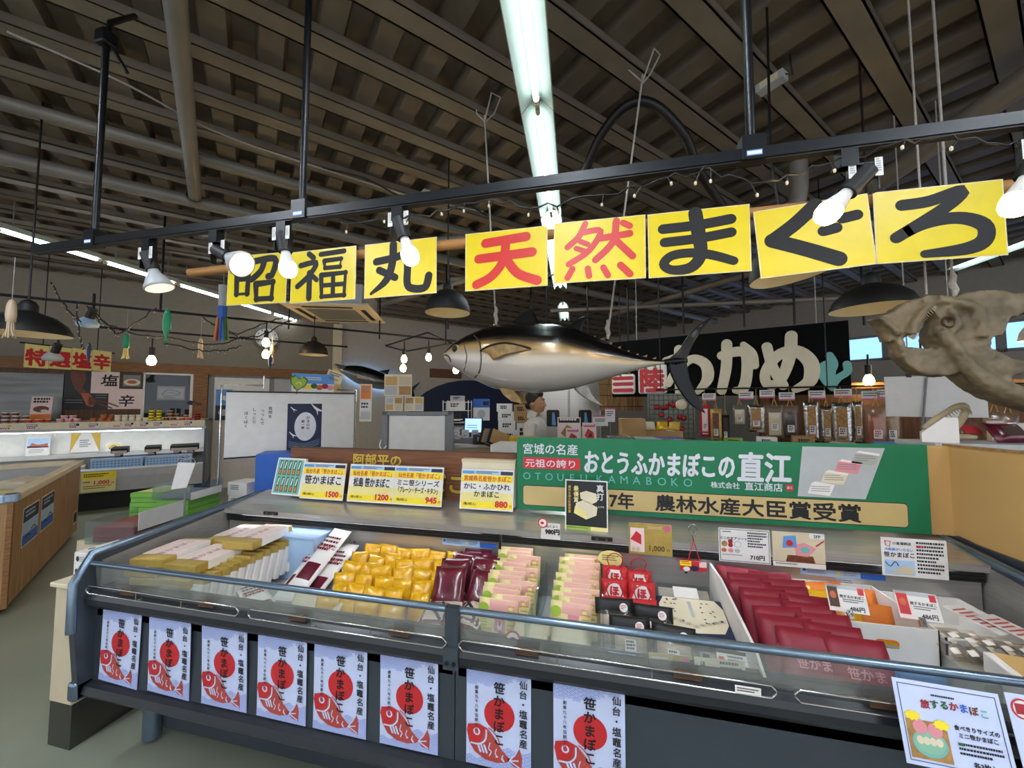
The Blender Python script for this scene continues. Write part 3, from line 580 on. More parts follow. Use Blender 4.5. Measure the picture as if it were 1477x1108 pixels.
# ---------------------------------------------------------------- pole with eight yellow sheets
PY = 1.84
t = thing('sign_pole', 'round wooden pole carrying the row of yellow signs', 'pole', (0, PY, 2.34))
b = B(); b.tube([(-2.5, 0, -.012), (-1.0, 0, 0), (.6, 0, .004), (1.9, 0, .01)], .026, 'wood_pole', 14); b.build('rod', t)
S14 = 1.414
KAN = {
 'sho': ('昭', [([(.22, .80), (.52, .82), (.50, .22), (.24, .22), (.22, .80)], .105, 0), ([(.24, .52), (.5, .53)], .095, 0), ([(.64, .86), (1.12, .88), (1.08, .58), (.98, .54)], .11, 1), ([(.88, .86), (.80, .66), (.60, .50)], .11, 1), ([(.70, .40), (1.10, .42), (1.08, .10), (.73, .10), (.70, .40)], .11, 0)]),
 'fuku': ('福', [([(.40, .93), (.50, .85)], .1, 0), ([(.22, .72), (.56, .75), (.42, .52), (.16, .32)], .10, 1), ([(.42, .56), (.42, .08)], .11, 0), ([(.46, .52), (.58, .42)], .09, 0), ([(.66, .90), (1.16, .92)], .09, 0), ([(.74, .77), (1.10, .78), (1.08, .63), (.76, .63), (.74, .77)], .085, 0), ([(.68, .50), (1.20, .51), (1.18, .09), (.70, .09), (.68, .50)], .095, 0), ([(.94, .5), (.94, .1)], .085, 0), ([(.7, .30), (1.18, .30)], .08, 0)]),
 'maru': ('丸', [([(.24, .66), (.60, .70), (.84, .74), (.86, .5), (.86, .2), (.98, .11), (1.2, .12), (1.27, .32)], .115, 1), ([(.58, .94), (.56, .6), (.44, .3), (.14, .08)], [.13, .13, .12, .05], 1), ([(.30, .5), (.62, .34)], .11, 0)]),
 'ten': ('天', [([(.36, .80), (1.06, .85)], .13, 0), ([(.24, .54), (1.16, .58)], .13, 0), ([(.72, .80), (.66, .46), (.46, .22), (.20, .10)], .125, 1), ([(.72, .50), (.92, .24), (1.24, .10)], .13, 1)]),
 'zen': ('然', [([(.50, .94), (.40, .74), (.22, .58)], .09, 1), ([(.46, .80), (.74, .80), (.56, .50), (.24, .30)], .09, 1), ([(.42, .66), (.54, .60)], .08, 0), ([(.36, .55), (.48, .50)], .08, 0), ([(.72, .68), (1.18, .72)], .10, 0), ([(.98, .94), (.92, .60), (.66, .34)], .10, 1), ([(.98, .62), (1.22, .36)], .10, 1), ([(1.08, .90), (1.18, .84)], .09, 0), ([(.30, .22), (.22, .08)], .09, 0), ([(.54, .21), (.56, .09)], .09, 0), ([(.78, .21), (.85, .08)], .09, 0), ([(1.04, .23), (1.18, .08)], .1, 0)]),
 'ma': ('ま', [([(.22, .745), (.7, .755), (1.16, .80)], .125, 1), ([(.24, .535), (.7, .55), (1.16, .60)], .12, 1), ([(.68, .94), (.72, .6), (.74, .30), (.60, .12), (.34, .10), (.22, .20), (.34, .32), (.62, .34), (.90, .28), (1.18, .17)], [.17, .17, .15, .14, .12, .12, .12, .12, .12, .11], 1)]),
 'gu': ('ぐ', [([(.78, .95), (.50, .72), (.20, .53)], .16, 1), ([(.20, .53), (.56, .36), (.98, .14)], .17, 1), ([(.84, .56), (1.0, .58)], .12, 0), ([(1.08, .70), (1.26, .72)], .12, 0)]),
 'ro': ('ろ', [([(.32, .78), (.62, .80), (.98, .90), (.80, .70), (.24, .34)], .125, 1), ([(.24, .34), (.56, .50), (.92, .54), (1.18, .42), (1.18, .22), (.98, .12), (.54, .09)], [.12, .13, .14, .16, .16, .14, .09], 1)]),
}
def big_sign(key, x, z, red, label, roll=0.0):
    h, w = .297, .42; ch, st = KAN[key]
    b = B(); b.box(-w / 2, w / 2, 0, .0015, 0, h, 'sign_edge'); b.rect(-w / 2 + .004, .004, w / 2 - .004, h - .004, E1, 'yellow')
    k = 'sign_red' if red else 'ink'
    for pts, wd, cv in st:
        q = [(-w / 2 + p[0] / S14 * w, p[1] * h) for p in pts]; ww = [v * h * 1.16 for v in wd] if isinstance(wd, list) else wd * h * (1.1 if len(st) > 7 else 1.22)
        b.stroke(q, ww, E2, k, curve=bool(cv))
    return tag(b.build('yellow_sign', None, (x, 1.80, z), (0, R(roll), 0)), label, 'sign', 'yellow sheets on the wooden pole')
SG = [('sho', -1.95, 0, 'leftmost of the row, lettered 昭 in black'), ('fuku', -1.50, 0, 'lettered 福 in black'), ('maru', -1.025, 0, 'lettered 丸 in black'), ('ten', -.449, 1, 'lettered 天 in red'), ('zen', .0, 1, 'lettered 然 in red'), ('ma', .432, 0, 'lettered ま in black'), ('gu', .885, 0, 'lettered ぐ in black'), ('ro', 1.302, 0, 'rightmost of the row, lettered ろ in black')]
for i, (k, x, rd, lb) in enumerate(SG): big_sign(k, x, [2.085, 2.074, 2.074, 2.073, 2.078, 2.074, 2.052, 2.066][i], rd, 'yellow paper sign on the wooden pole, ' + lb, [1, 0, -.5, 0, .6, 0, -4, 0][i])

# ---------------------------------------------------------------- long green sign on the rear shelf
GY = 1.915; gx0, gx1, gz0, gz1 = -.417, 1.303, .974, 1.335
t = thing('shop_sign', 'long green sign board with white lettering standing on the rear of the counter', 'sign', ((gx0 + gx1) / 2, GY, gz0))
W = gx1 - gx0; Hh = gz1 - gz0
b = B(); b.rbox(-W / 2, W / 2, 0, .025, 0, Hh, 'green', .003); b.build('board', t)
def gx(px): return -W / 2 + (px - 745) / (1338 - 745) * W       # spacing read along the sign
b = B(); X = lambda u: -W / 2 + u * W
b.text('宮城の名産', X(.020), .283, .056, E1, 'sign_white', .012, sx=1.0)
b.rect(X(.020), .206, X(.185), .262, E1, 'red'); b.text('元祖の誇り', X(.026), .217, .043, E2, 'sign_white', .014, sx=1.22)
b.text('おとうふかまぼこの', X(.197), .203, .118, E1, 'sign_white', .028, sx=.635, slant=.06)
b.text('直江', X(.591), .195, .138, E1, 'sign_white', .03, slant=.05, sx=.78)
[b.text(ch, X(.03) + .0565 * i + (.02 if i > 5 else 0), .150, .052, E1, 'teal', 0, al='c') for i, ch in enumerate('OTOUFUKAMABOKO')]
b.text('株式会社', X(.525), .152, .030, E1, 'sign_white', .012); b.text('直江商店', X(.606), .149, .038, E1, 'sign_white', .016); b.rect(X(.700), .15, X(.716), .178, E1, 'red'); b.text('直江', X(.708), .160, .0125, E2, 'sign_white', .01, al='c', sx=.9)
b.build('lettering', t)
b = B()
def rrect(b, x0, z0, x1, z1, r, y, k):
    p = []
    for cx, cz, a in ((x1 - r, z0 + r, -90), (x1 - r, z1 - r, 0), (x0 + r, z1 - r, 90), (x0 + r, z0 + r, 180)):
        p += [(cx + r * math.cos(R(a + i * 22.5)), cz + r * math.sin(R(a + i * 22.5))) for i in range(5)]
    b.poly(p, y, k)
rrect(b, X(.018), .022, X(.955), .122, .016, E1, 'ink'); rrect(b, X(.0195), .025, X(.9535), .119, .014, E2, 'strip_gold')
b.text('7年', X(.265), .040, .078, E3, 'ink', .028); b.text('農林水産大臣賞受賞', X(.386), .040, .078, E3, 'ink', .028, sx=1.17)
b.build('award_strip', t)
# photo of small tofu cakes at the right of the sign
b = B(); b.poly([(X(.725), .13), (X(.74), .345), (X(.915), .345), (X(.87), .13)], E1, 'lt_grey')
for x, z, k in ((.775, .165, 'box_white'), (.805, .215, 'cream'), (.835, .262, 'pink'), (.872, .300, 'steel_print')):
    b.poly([(X(x - .028), z - .02), (X(x + .02), z - .028), (X(x + .03), z + .012), (X(x - .018), z + .024)], E2, k); b.poly([(X(x - .018), z + .024), (X(x + .03), z + .012), (X(x + .032), z + .020), (X(x - .01), z + .032)], E2, 'box_white'); b.lines(X(x - .02), z + .012, X(x + .022), z - .016, 3, E3, 'grey', .35, int(x * 100))
b.build('photo', t)
# wooden board behind the price cards
bx0, bx1 = -1.86, -.44
t = thing('wooden_sign', 'brown wooden name board behind the yellow price cards', 'sign', ((bx0 + bx1) / 2, 2.0, .975)); w2 = (bx1 - bx0) / 2
B().box(-w2, w2, 0, .02, 0, .265, 'wood_board').box(-w2, w2, -.002, .022, .262, .268, 'brown').build('board', t)
b = B()
for dx, k, bo in ((0, 'ink', .07), (0, 'gold', .035)):
    yy = E1 if k == 'ink' else E2
    b.text('阿部平の', -.27, .178, .072, yy, k, bo, sx=1.12)
    b.text('笹かまぼこ', .425, .045, .115, yy, k, bo, sx=1.15, al='r')
b.build('lettering', t)
# black name board over the next stall with raised white letters
WA, WD = Vector((.15, 4.87, 1.60)), Vector((.933, -.359, 0)); wrz = math.atan2(WD.y, WD.x); WL = 2.228
t = thing('hanging_sign', 'black name board with raised white lettering hanging behind the tuna tail', 'sign', WA, (0, 0, wrz))
b = B(); b.box(0, WL, 0, .05, -.005, .675, 'board_black'); b.build('board', t)
D0, D1 = -.035, .0
def raised(name, strokes, k, d0=D0, d1=D1):
    b = B()
    for pts, wd, cv in strokes: b.stroke(pts, wd, d0, k, y2=d1, curve=cv)
    return b.build(name, t)
raised('letter', [([(.78, .52), (.78, .04)], .10, False), ([(.64, .40), (.80, .42), (.66, .14)], .085, True), ([(.74, .24), (.90, .40), (1.04, .34), (1.06, .18), (.96, .04)], [.07, .09, .11, .11, .06], True)], 'cream')
raised('letter', [([(1.20, .42), (1.32, .45), (1.42, .42), (1.42, .2), (1.38, .06), (1.32, .05)], [.09, .1, .1, .1, .1, .07], True), ([(1.25, .54), (1.24, .3), (1.19, .05)], [.10, .10, .09], True), ([(1.40, .52), (1.47, .42), (1.49, .30)], [.06, .09, .08], True)], 'cream')
raised('letter', [([(1.60, .48), (1.64, .28), (1.72, .09)], [.09, .09, .09], True), ([(1.80, .57), (1.78, .36), (1.70, .14), (1.60, .10), (1.58, .22), (1.68, .38), (1.83, .42), (1.94, .30), (1.93, .13), (1.82, .05)], [.10, .10, .09, .09, .09, .10, .11, .12, .11, .07], True)], 'cream')
o = raised('emblem', [([(2.09, .05), (2.08, .2), (2.10, .28), (2.08, .36)], [.05, .08, .08, .06], True), ([(2.09, .05), (2.04, .14), (2.02, .24), (2.05, .28)], [.04, .07, .07, .06], True), ([(2.09, .05), (2.13, .14), (2.20, .20), (2.20, .27)], [.04, .06, .06, .06], True)], 'teal'); o['label'] = 'pale green seaweed emblem'
b = B(); b.rbox(.005, .285, D0, 0, .03, .27, 'box_white', .03, 3); o = b.build('letter_tile', t); o['label'] = 'white tile with a red character'
b = B()
for z in (.22, .15, .075): b.stroke([(.04, z), (.25, z)], .045, D0 - .001, 'red', curve=False)
b.build('character', o)
b = B(); b.rbox(.325, .645, D0, 0, .03, .37, 'box_white', .03, 3); o = b.build('letter_tile', t); o['label'] = 'white tile with a red character'
b = B(); b.text('陸', .485, .075, .29, D0 - .001, 'red', .045, al='c'); b.build('character', o)
b = B(); b.cyl((.3, .025, .67), (.3, .025, 1.9), .005, 'rope', n=6).cyl((2.0, .025, .67), (2.0, .025, 1.9), .005, 'rope', n=6); b.build('hanging_cord', t)
# ---------------------------------------------------------------- the big hanging tuna
TUN = [(-.962, 1.811, 1.827), (-.937, 1.766, 1.850), (-.899, 1.735, 1.884), (-.836, 1.696, 1.918), (-.774, 1.662, 1.945), (-.652, 1.608, 1.981), (-.533, 1.581, 1.993), (-.358, 1.573, 1.985), (-.190, 1.587, 1.963), (-.081, 1.613, 1.921), (.025, 1.644, 1.867), (.129, 1.675, 1.815), (.230, 1.703, 1.774), (.330, 1.724, 1.750), (.400, 1.728, 1.742)]
def fish_body(rows, wr=.36, n=28, adj=None):
    rows = smooth_line(rows, 4); rings = []; rise = []
    for x, lo, hi in rows:
        m, hh = (lo + hi) / 2, max(.002, (hi - lo) / 2); hw = max(hh * 2 * wr, .006); r = []
        f = (x - rows[0][0]) / (rows[-1][0] - rows[0][0]); a = -.10 * max(0, 1 - f * 4) + .16 * max(0, (f - .35) / .65)
        for j in range(n):
            t = 2 * PI * j / n; s_, c_ = math.sin(t), math.cos(t)
            y = hw * math.copysign(abs(s_) ** .92, s_); z = m + hh * math.copysign(abs(c_) ** .92, c_)
            r.append((x, y, z)); rise.append((z - lo) / (hi - lo + 1e-6) + a)
        rings.append(r)
    return rings, rise
def set_rise(o, rise):
    at = o.data.attributes.new('rise', 'FLOAT', 'POINT')
    for i, v in enumerate(rise[:len(o.data.vertices)]): at.data[i].value = v
def tuna_y(x, z):
    R_ = smooth_line(TUN, 4); q = min(R_, key=lambda r: abs(r[0] - x)); m, hh = (q[1] + q[2]) / 2, (q[2] - q[1]) / 2
    u = min(.98, abs(z - m) / hh); return -hh * .72 * (1 - u ** 2.1) ** .5
def fin(name, parent, poly, y0, th, k, rays=0, root=None):
    b = B(); b.ext(poly, 'y', y0 - th / 2, y0 + th / 2, k)
    if rays:
        n = len(poly) // 2; top = poly[:n]; bot = poly[::-1][:n]
        for i in range(1, rays + 1):
            f = i / (rays + 1); pts = []
            for a, c in zip(smooth_line(top, 4), smooth_line(bot, 4)): pts.append((a[0] + (c[0] - a[0]) * f, y0 - th / 2, a[1] + (c[1] - a[1]) * f))
            b.tube(pts, [.004 * (1 - .7 * q / len(pts)) for q in range(len(pts))], k, 5)
    return b.build(name, parent)
t = thing('tuna_model', 'large glossy tuna model with black back hanging under the yellow signs', 'fish model', (-.3, 2.25, 1.78))
OFF = Vector((.3, -2.25, -1.78))
def under(o): o.location = OFF + Vector((0, 2.25, 0)); return o
rings, rise = fish_body(TUN)
b = B(); b.loft(rings, 'tuna_skin'); o = under(b.build('body', t)); set_rise(o, rise + rise[:28] + rise[-28:])
M('fin_black', '0c1018', .34, 0, .3, 20, coat=.15); MT['fin_black'].node_tree.nodes['Principled BSDF'].inputs['Specular IOR Level'].default_value = .2; M('fin_silver', '8f8b84', .3, .3, .4, 30); M('eye_ring', 'b9a878', .25, .4); M('fin_gold', '947438', .4, 0, .5, 30)
def blade(name, pts_hi, pts_lo, y0, th, k, rays):
    """curved blade between two edges running from root to tip, ridged along its length"""
    A_, C_ = smooth_line(pts_hi, 5), smooth_line(pts_lo, 5); n = min(len(A_), len(C_)); m = rays * 2 + 3; rings = []
    for i in range(n):
        r = []; a, c = A_[i], C_[i]; w = th * (1 - .75 * i / n)
        for s_ in (-1, 1):
            for j in (range(m) if s_ < 0 else range(m)[::-1]):
                f = j / (m - 1); rid = 1.0 if j % 2 else .45
                edge = 0.15 if j in (0, m - 1) else 1
                r.append((a[0] + (c[0] - a[0]) * f, y0 + s_ * w * rid * edge, a[1] + (c[1] - a[1]) * f))
        rings.append(r)
    b = B(); b.loft(rings, k); return under(b.build(name, t))
o = blade('tail_fin', [(.37, 1.752), (.425, 1.80), (.47, 1.87), (.53, 1.935), (.602, 1.981)], [(.465, 1.742), (.485, 1.80), (.52, 1.865), (.56, 1.925), (.604, 1.980)], 0, .016, 'fin_black', 4); o['label'] = 'upper lobe of the black tail fin'
o = blade('tail_fin', [(.37, 1.730), (.385, 1.66), (.426, 1.575), (.482, 1.50), (.551, 1.454)], [(.465, 1.742), (.478, 1.65), (.500, 1.585), (.527, 1.52), (.553, 1.455)], 0, .016, 'fin_black', 4); o['label'] = 'lower lobe of the black tail fin'
o = under(B().tube([(.35, 0, 1.738), (.41, 0, 1.740), (.47, 0, 1.743)], [.014, .024, .012], 'fin_black', 10).build('tail_joint', t))
blade('dorsal_fin', [(-.525, 1.985), (-.50, 2.02), (-.46, 2.05), (-.398, 2.083)], [(-.35, 1.985), (-.362, 2.01), (-.378, 2.045), (-.396, 2.081)], 0, .010, 'fin_black', 5)
blade('second_dorsal_fin', [(-.18, 1.955), (-.135, 1.995), (-.09, 2.015), (-.037, 2.026)], [(-.10, 1.925), (-.09, 1.965), (-.075, 1.995), (-.036, 2.024)], 0, .010, 'fin_black', 2)
blade('anal_fin', [(-.15, 1.595), (-.115, 1.56), (-.06, 1.525), (.012, 1.494)], [(-.06, 1.605), (-.05, 1.575), (-.03, 1.54), (.013, 1.496)], 0, .010, 'fin_silver', 3)
yp = tuna_y(-.6, 1.80)
b = B(); q = [(-.675, yp - .005, 1.812), (-.60, yp - .03, 1.84), (-.50, yp - .035, 1.847), (-.375, yp - .012, 1.815)]; q2 = [(-.62, yp - .006, 1.795), (-.585, yp - .04, 1.752), (-.53, yp - .048, 1.775), (-.375, yp - .012, 1.812)]
A_, C_ = smooth_line(q, 5), smooth_line(q2, 5); rings = []
for a, c in zip(A_, C_):
    r = []
    for s_ in (0, 1):
        for j in (range(9) if not s_ else range(9)[::-1]):
            f = j / 8; r.append((a[0] + (c[0] - a[0]) * f, a[1] + (c[1] - a[1]) * f + (.006 if s_ else (-.003 if j % 2 else .001)), a[2] + (c[2] - a[2]) * f))
    rings.append(r)
b.loft(rings, 'fin_gold'); o = under(b.build('pectoral_fin', t)); o['label'] = 'swept golden brown side fin'
b = B(); b.tube(A_, .006, 'fin_black', 6); b.build('leading_edge', o)
for yy, dx in ((-.05, 0), (.05, .01)):
    b = B(); b.xf = Matrix.Translation((0, yy, 0)); b.ext([(-.585 + dx, 1.60), (-.505 + dx, 1.595), (-.463 + dx, 1.545), (-.445 + dx, 1.508), (-.51 + dx, 1.52), (-.56 + dx, 1.56)], 'y', -.006, .006, 'fin_gold'); under(b.build('pelvic_fin', t))
for i in range(8):
    f = i / 7; x = -.04 + f * .33; rr = min(smooth_line(TUN, 4), key=lambda r: abs(r[0] - x))
    b = B(); b.ext([(x - .006, rr[2] - .002), (x + .016, rr[2] - .006), (x + .020, rr[2] + .008)], 'y', -.003, .003, 'fin_gold'); under(b.build('finlet', t))
    if i: b = B(); b.ext([(x - .006, rr[1] + .002), (x + .016, rr[1] + .006), (x + .020, rr[1] - .008)], 'y', -.003, .003, 'fin_gold'); under(b.build('finlet', t))
ye = tuna_y(-.861, 1.844)
b = B(); b.lathe([(.026, -.004), (.026, .004), (.02, .008)], 'eye_ring', (-.861, ye, 1.844), 20, (-.25, -1, .05)).lathe([(.02, .004), (.017, .012), (.008, .017), (0, .018)], 'ink', (-.861, ye, 1.844), 20, (-.25, -1, .05)); under(b.build('eye', t))
def on_skin(pts, up=.001): return [(x, tuna_y(x, z) - up, z) for x, z in smooth_line(pts, 5)]
M('gill_line', '4a443a', .4, .2)
b = B(); b.tube(on_skin([(-.737, 1.92), (-.690, 1.87), (-.676, 1.80), (-.680, 1.73), (-.702, 1.685), (-.745, 1.662)]), .005, 'gill_line', 6); under(b.build('gill_cover_edge', t))
b = B(); b.tube(on_skin([(-.80, 1.87), (-.775, 1.80), (-.785, 1.74), (-.81, 1.70)]), .003, 'gill_line', 6); under(b.build('cheek_line', t))
b = B(); b.tube(on_skin([(-.95, 1.812), (-.925, 1.808), (-.905, 1.79), (-.898, 1.765)]), .005, 'ink', 6); under(b.build('mouth', t))
for x, y, z in ((-.622, 2.25, 2.0), (.047, 2.25, 1.885)):
    b = B(); b.lathe([(.012, -.008), (.018, 0), (.012, .008), (.008, 0), (.012, -.008)], 'chrome', (x, 0, z), 12, (0, 1, 0)); under(b.build('hanging_eye', t))
def rope(name, label, p0, p1, r=.0055, knot=True):
    t = thing(name, label, 'rope', p1); p0, p1 = Vector(p0), Vector(p1)
    b = B(); d = p0 - p1; b.tube([(0, 0, .01), d * .5, d], r, 'rope', 8); b.build('line', t)
    if knot:
        b = B(); b.tube([(0, 0, -.01), (.006, -.004, .02), (-.004, 0, .05), (.005, 0, .08), (0, 0, .1)], [r * 1.2, r * 2.2, r * 2.6, r * 2, r * 1.3], 'rope', 8); b.build('knot', t)
        q = d * .985; b = B(); b.tube([q + Vector((0, 0, -.03)), q + Vector((.05, .05, .06)), q + Vector((.10, .02, .14)), q + Vector((.06, -.05, .12)), q + Vector((0, 0, -.02))], r * .9, 'rope', 7).tube([q + Vector((0, 0, -.02)), q + Vector((-.05, -.01, .03)), q + Vector((-.07, .04, .10))], r * .8, 'rope', 7); b.build('loop', t)
rope('rope', 'pale rope holding the head end of the tuna, left of the central light strip', (-.71, 2.28, 3.38), (-.622, 2.25, 2.005))
rope('rope', 'pale rope holding the tail end of the tuna, right of the central light strip', (.26, 2.19, 3.38), (.047, 2.25, 1.89))

# ---------------------------------------------------------------- bone head on the right
def remesh(o, vox, it=3):
    m = o.modifiers.new('fuse', 'REMESH'); m.mode = 'VOXEL'; m.voxel_size = vox; m.use_smooth_shade = True
    s_ = o.modifiers.new('soft', 'SMOOTH'); s_.iterations = it; s_.factor = .5
    dg = bpy.context.evaluated_depsgraph_get(); me = bpy.data.meshes.new_from_object(o.evaluated_get(dg)); o.modifiers.clear(); o.data = me
    return o
SKULL = {
 'tooth': [(1.332, 1.911, .02, -.04), (1.291, 1.876, .02, -.045), (1.267, 1.834, .017, -.045), (1.252, 1.797, .02, -.04), (1.229, 1.787, .017, -.03)],
}
t = thing('fish_skull', 'large weathered bone head with gaping jaws hanging at the right edge', 'skull', (1.45, 1.95, 1.75))
BONE = {
 'A': [(-0.151, 0.193), (-0.115, 0.207), (-0.081, 0.201), (-0.030, 0.191), (-0.012, 0.200), (0.031, 0.211), (0.073, 0.213), (0.114, 0.208), (0.154, 0.195), (0.234, 0.190), (0.296, 0.183), (0.293, 0.122), (0.224, 0.119), (0.190, 0.118), (0.164, 0.093), (0.145, 0.100), (0.130, 0.059), (0.116, 0.023), (0.079, 0.022), (0.074, -0.027), (0.083, -0.058), (0.117, -0.100), (0.135, -0.151), (0.172, -0.192), (0.205, -0.213), (0.271, -0.243), (0.268, -0.297), (0.202, -0.268), (0.149, -0.253), (0.090, -0.227), (0.031, -0.186), (-0.009, -0.144), (-0.036, -0.102), (-0.060, -0.065), (-0.083, -0.022), (-0.103, 0.021), (-0.105, 0.064), (-0.086, 0.095), (-0.102, 0.123), (-0.109, 0.166), (-0.126, 0.162)],
 'B': [(-0.301, 0.122), (-0.239, 0.141), (-0.197, 0.174), (-0.151, 0.193), (-0.104, 0.166), (-0.125, 0.146), (-0.151, 0.109), (-0.175, 0.057), (-0.196, 0.033), (-0.225, 0.034), (-0.258, 0.011), (-0.255, 0.038), (-0.277, 0.094)],
 'C': [(-0.225, 0.034), (-0.206, 0.025), (-0.208, -0.018), (-0.196, -0.010), (-0.144, -0.017), (-0.087, -0.019), (-0.066, -0.027), (-0.028, -0.107), (-0.063, -0.133), (-0.114, -0.129), (-0.149, -0.121), (-0.170, -0.110), (-0.195, -0.082), (-0.216, -0.050), (-0.231, 0.005)],
 'D': [(0.076, -0.027), (0.100, -0.043), (0.139, -0.070), (0.175, -0.081), (0.179, -0.106), (0.164, -0.131), (0.136, -0.131), (0.127, -0.151), (0.096, -0.125), (0.069, -0.089)],
 'ridge1': [(-0.099, 0.182), (-0.031, 0.162), (0.019, 0.138), (0.037, 0.084), (0.033, 0.016)],
 'ridge2': [(-0.097, 0.053), (-0.065, -0.001), (-0.026, -0.076), (0.033, -0.150), (0.131, -0.212), (0.247, -0.263)],
 'socket': [(-0.096, 0.064), (-0.076, 0.042), (-0.045, 0.056), (-0.035, 0.088), (-0.046, 0.120), (-0.067, 0.137)],
 'toothline': [(-0.118, 0.156), (-0.145, 0.131), (-0.165, 0.099), (-0.179, 0.068), (-0.192, 0.041)],
 'beak': [(-0.296, 0.119), (-0.275, 0.099), (-0.251, 0.071), (-0.225, 0.042)],
}
def rounded(P): return smooth_line(P + [P[0]], 2)[:-1]
b = B()
for k, y0, y1 in (('A', -.050, .045), ('B', -.035, .040), ('C', -.045, .035), ('D', -.055, -.005)): b.ext(rounded(BONE[k]), 'y', y0, y1, 'bone')
def relief(k, y, r0, r1):
    q = smooth_line(BONE[k], 4); n = len(q); b.tube([(p[0], y, p[1]) for p in q], [r0 + (r1 - r0) * i / (n - 1) for i in range(n)], 'bone', 10)
relief('ridge1', -.055, .018, .024); relief('ridge2', -.058, .022, .040); relief('toothline', -.045, .016, .020); relief('beak', -.050, .010, .016)
b.tube([(x, -.058, z) for x, z in smooth_line(BONE['socket'], 4)], .012, 'bone', 8)
b.tube([(.27, 0, .15), (.36, 0, .14), (.43, .0, .12)], [.045, .04, .025], 'bone', 12).tube([(.26, -.02, -.27), (.34, -.02, -.30), (.42, -.01, -.32)], [.035, .032, .02], 'bone', 12)
o = b.build('cranium', t); m = o.modifiers.new('fuse', 'REMESH'); m.mode = 'VOXEL'; m.voxel_size = .006
sm = o.modifiers.new('soft', 'SMOOTH'); sm.iterations = 7; sm.factor = .5
tx = bpy.data.textures.new('bone_lumps', 'CLOUDS'); tx.noise_scale = .035; dm = o.modifiers.new('lumps', 'DISPLACE'); dm.texture = tx; dm.strength = .016; dm.mid_level = .5
dg = bpy.context.evaluated_depsgraph_get(); me = bpy.data.meshes.new_from_object(o.evaluated_get(dg)); o.modifiers.clear(); o.data = me
me.polygons.foreach_set('use_smooth', [True] * len(me.polygons))
b = B(); b.lathe([(0, .0), (.022, .004), (.026, .010), (.018, .016)], 'brown', (-.068, -.048, .085), 16, (0, -1, 0)); b.build('eye_socket', t)
b = B(); q = smooth_line(SKULL['tooth'], 6)
for i, p in enumerate(q[::1]):
    if i < len(q) - 3: b.cyl((p[0] - 1.45 + .012, -.05, p[1] - 1.75 - .004), (p[0] - 1.45 + .03, -.046, p[1] - 1.75 - .020), .004, 'bone_lt', .001, 6)
o = b.build('upper_teeth', t)
rope('rope', 'thin pale cord holding the front of the bone head', (1.352, 1.95, 3.5), (1.352, 1.945, 1.955), .004, False)
rope('rope', 'pale cord knotted to the top of the bone head', (1.44, 1.95, 3.5), (1.44, 1.94, 1.955), .005, True)
JAW = [(1.369, 1.376, .019, 0), (1.393, 1.412, .016, -.01), (1.432, 1.447, .013, -.015), (1.471, 1.472, .014, -.01), (1.508, 1.474, .018, 0), (1.516, 1.448, .016, .01), (1.498, 1.409, .015, .01), (1.475, 1.375, .013, .01), (1.464, 1.345, .014, .0)]
t = thing('fish_jaw_bone', 'small pale bone jaw with teeth standing on the ledge right of the green sign', 'jaw bone', (1.50, 2.10, 1.345))
b = B(); q = smooth_line([((x - 1.44) * 1.06, y, (z - 1.335) * 1.06, r) for x, z, r, y in JAW], 4); b.tube([p[:3] for p in q], [p[3] for p in q], 'bone_lt', 10, True, .7)
b.tube([(-.05, 0, .02), (.0, 0, .012), (.06, 0, .014), (.11, 0, .012)], [.012, .014, .014, .01], 'bone_lt', 8)
remesh(b.build('bone', t), .005, 3)
b = B()
for i, p in enumerate(q[4:20]): b.cyl((p[0] + .006, p[1] - .008, p[2] - .004), (p[0] + .018, p[1] - .008, p[2] - .02), .003, 'bone_lt', .0008, 5)
b.build('teeth', t)
# ---------------------------------------------------------------- goods inside the cases
FL = .641
rg = random.Random(11)
# white gift boxes with gold ends
def gift_mesh(w=.155, l=.255, h=.036, front=.055):
    b = B(); b.rbox(-w / 2, w / 2, -l / 2, l / 2, 0, h, 'gold_foil', .004, 2)
    e = .0012
    b.box(-w / 2 - e, w / 2 + e, -l / 2 + front, l / 2 - .03, -.0 + .001, h + e, 'box_white')
    return b
def gift_print(parent, w=.155, h=.036):
    b = B(); z = h + .0018
    def p2(pts, k): b.add([(x, y, z) for x, y in pts], [tuple(range(len(pts)))], k)
    p2([(-w / 2 + .004, -.075), (w / 2 - .004, -.075), (w / 2 - .004, .1), (-w / 2 + .004, .1)], 'pale_pink')
    z += .0004
    for s in ('笹かまぼこ',):
        vs, fs, x0, x1 = glyphs(s); sc = .034
        b.add([(( v[1] - .4) * -sc, (v[0] - (x0 + x1) / 2) * sc, z) for v in vs], fs, 'ink')
    P = smooth_line([(-.05, -.06), (-.058, 0), (-.05, .07), (-.02, .09)], 5)
    for i in range(len(P) - 1):
        a, c = P[i], P[i + 1]; p2([(a[0], a[1]), (a[0] + .003, a[1]), (c[0] + .003, c[1]), (c[0], c[1])], 'gold')
    return b.build('printing', parent)
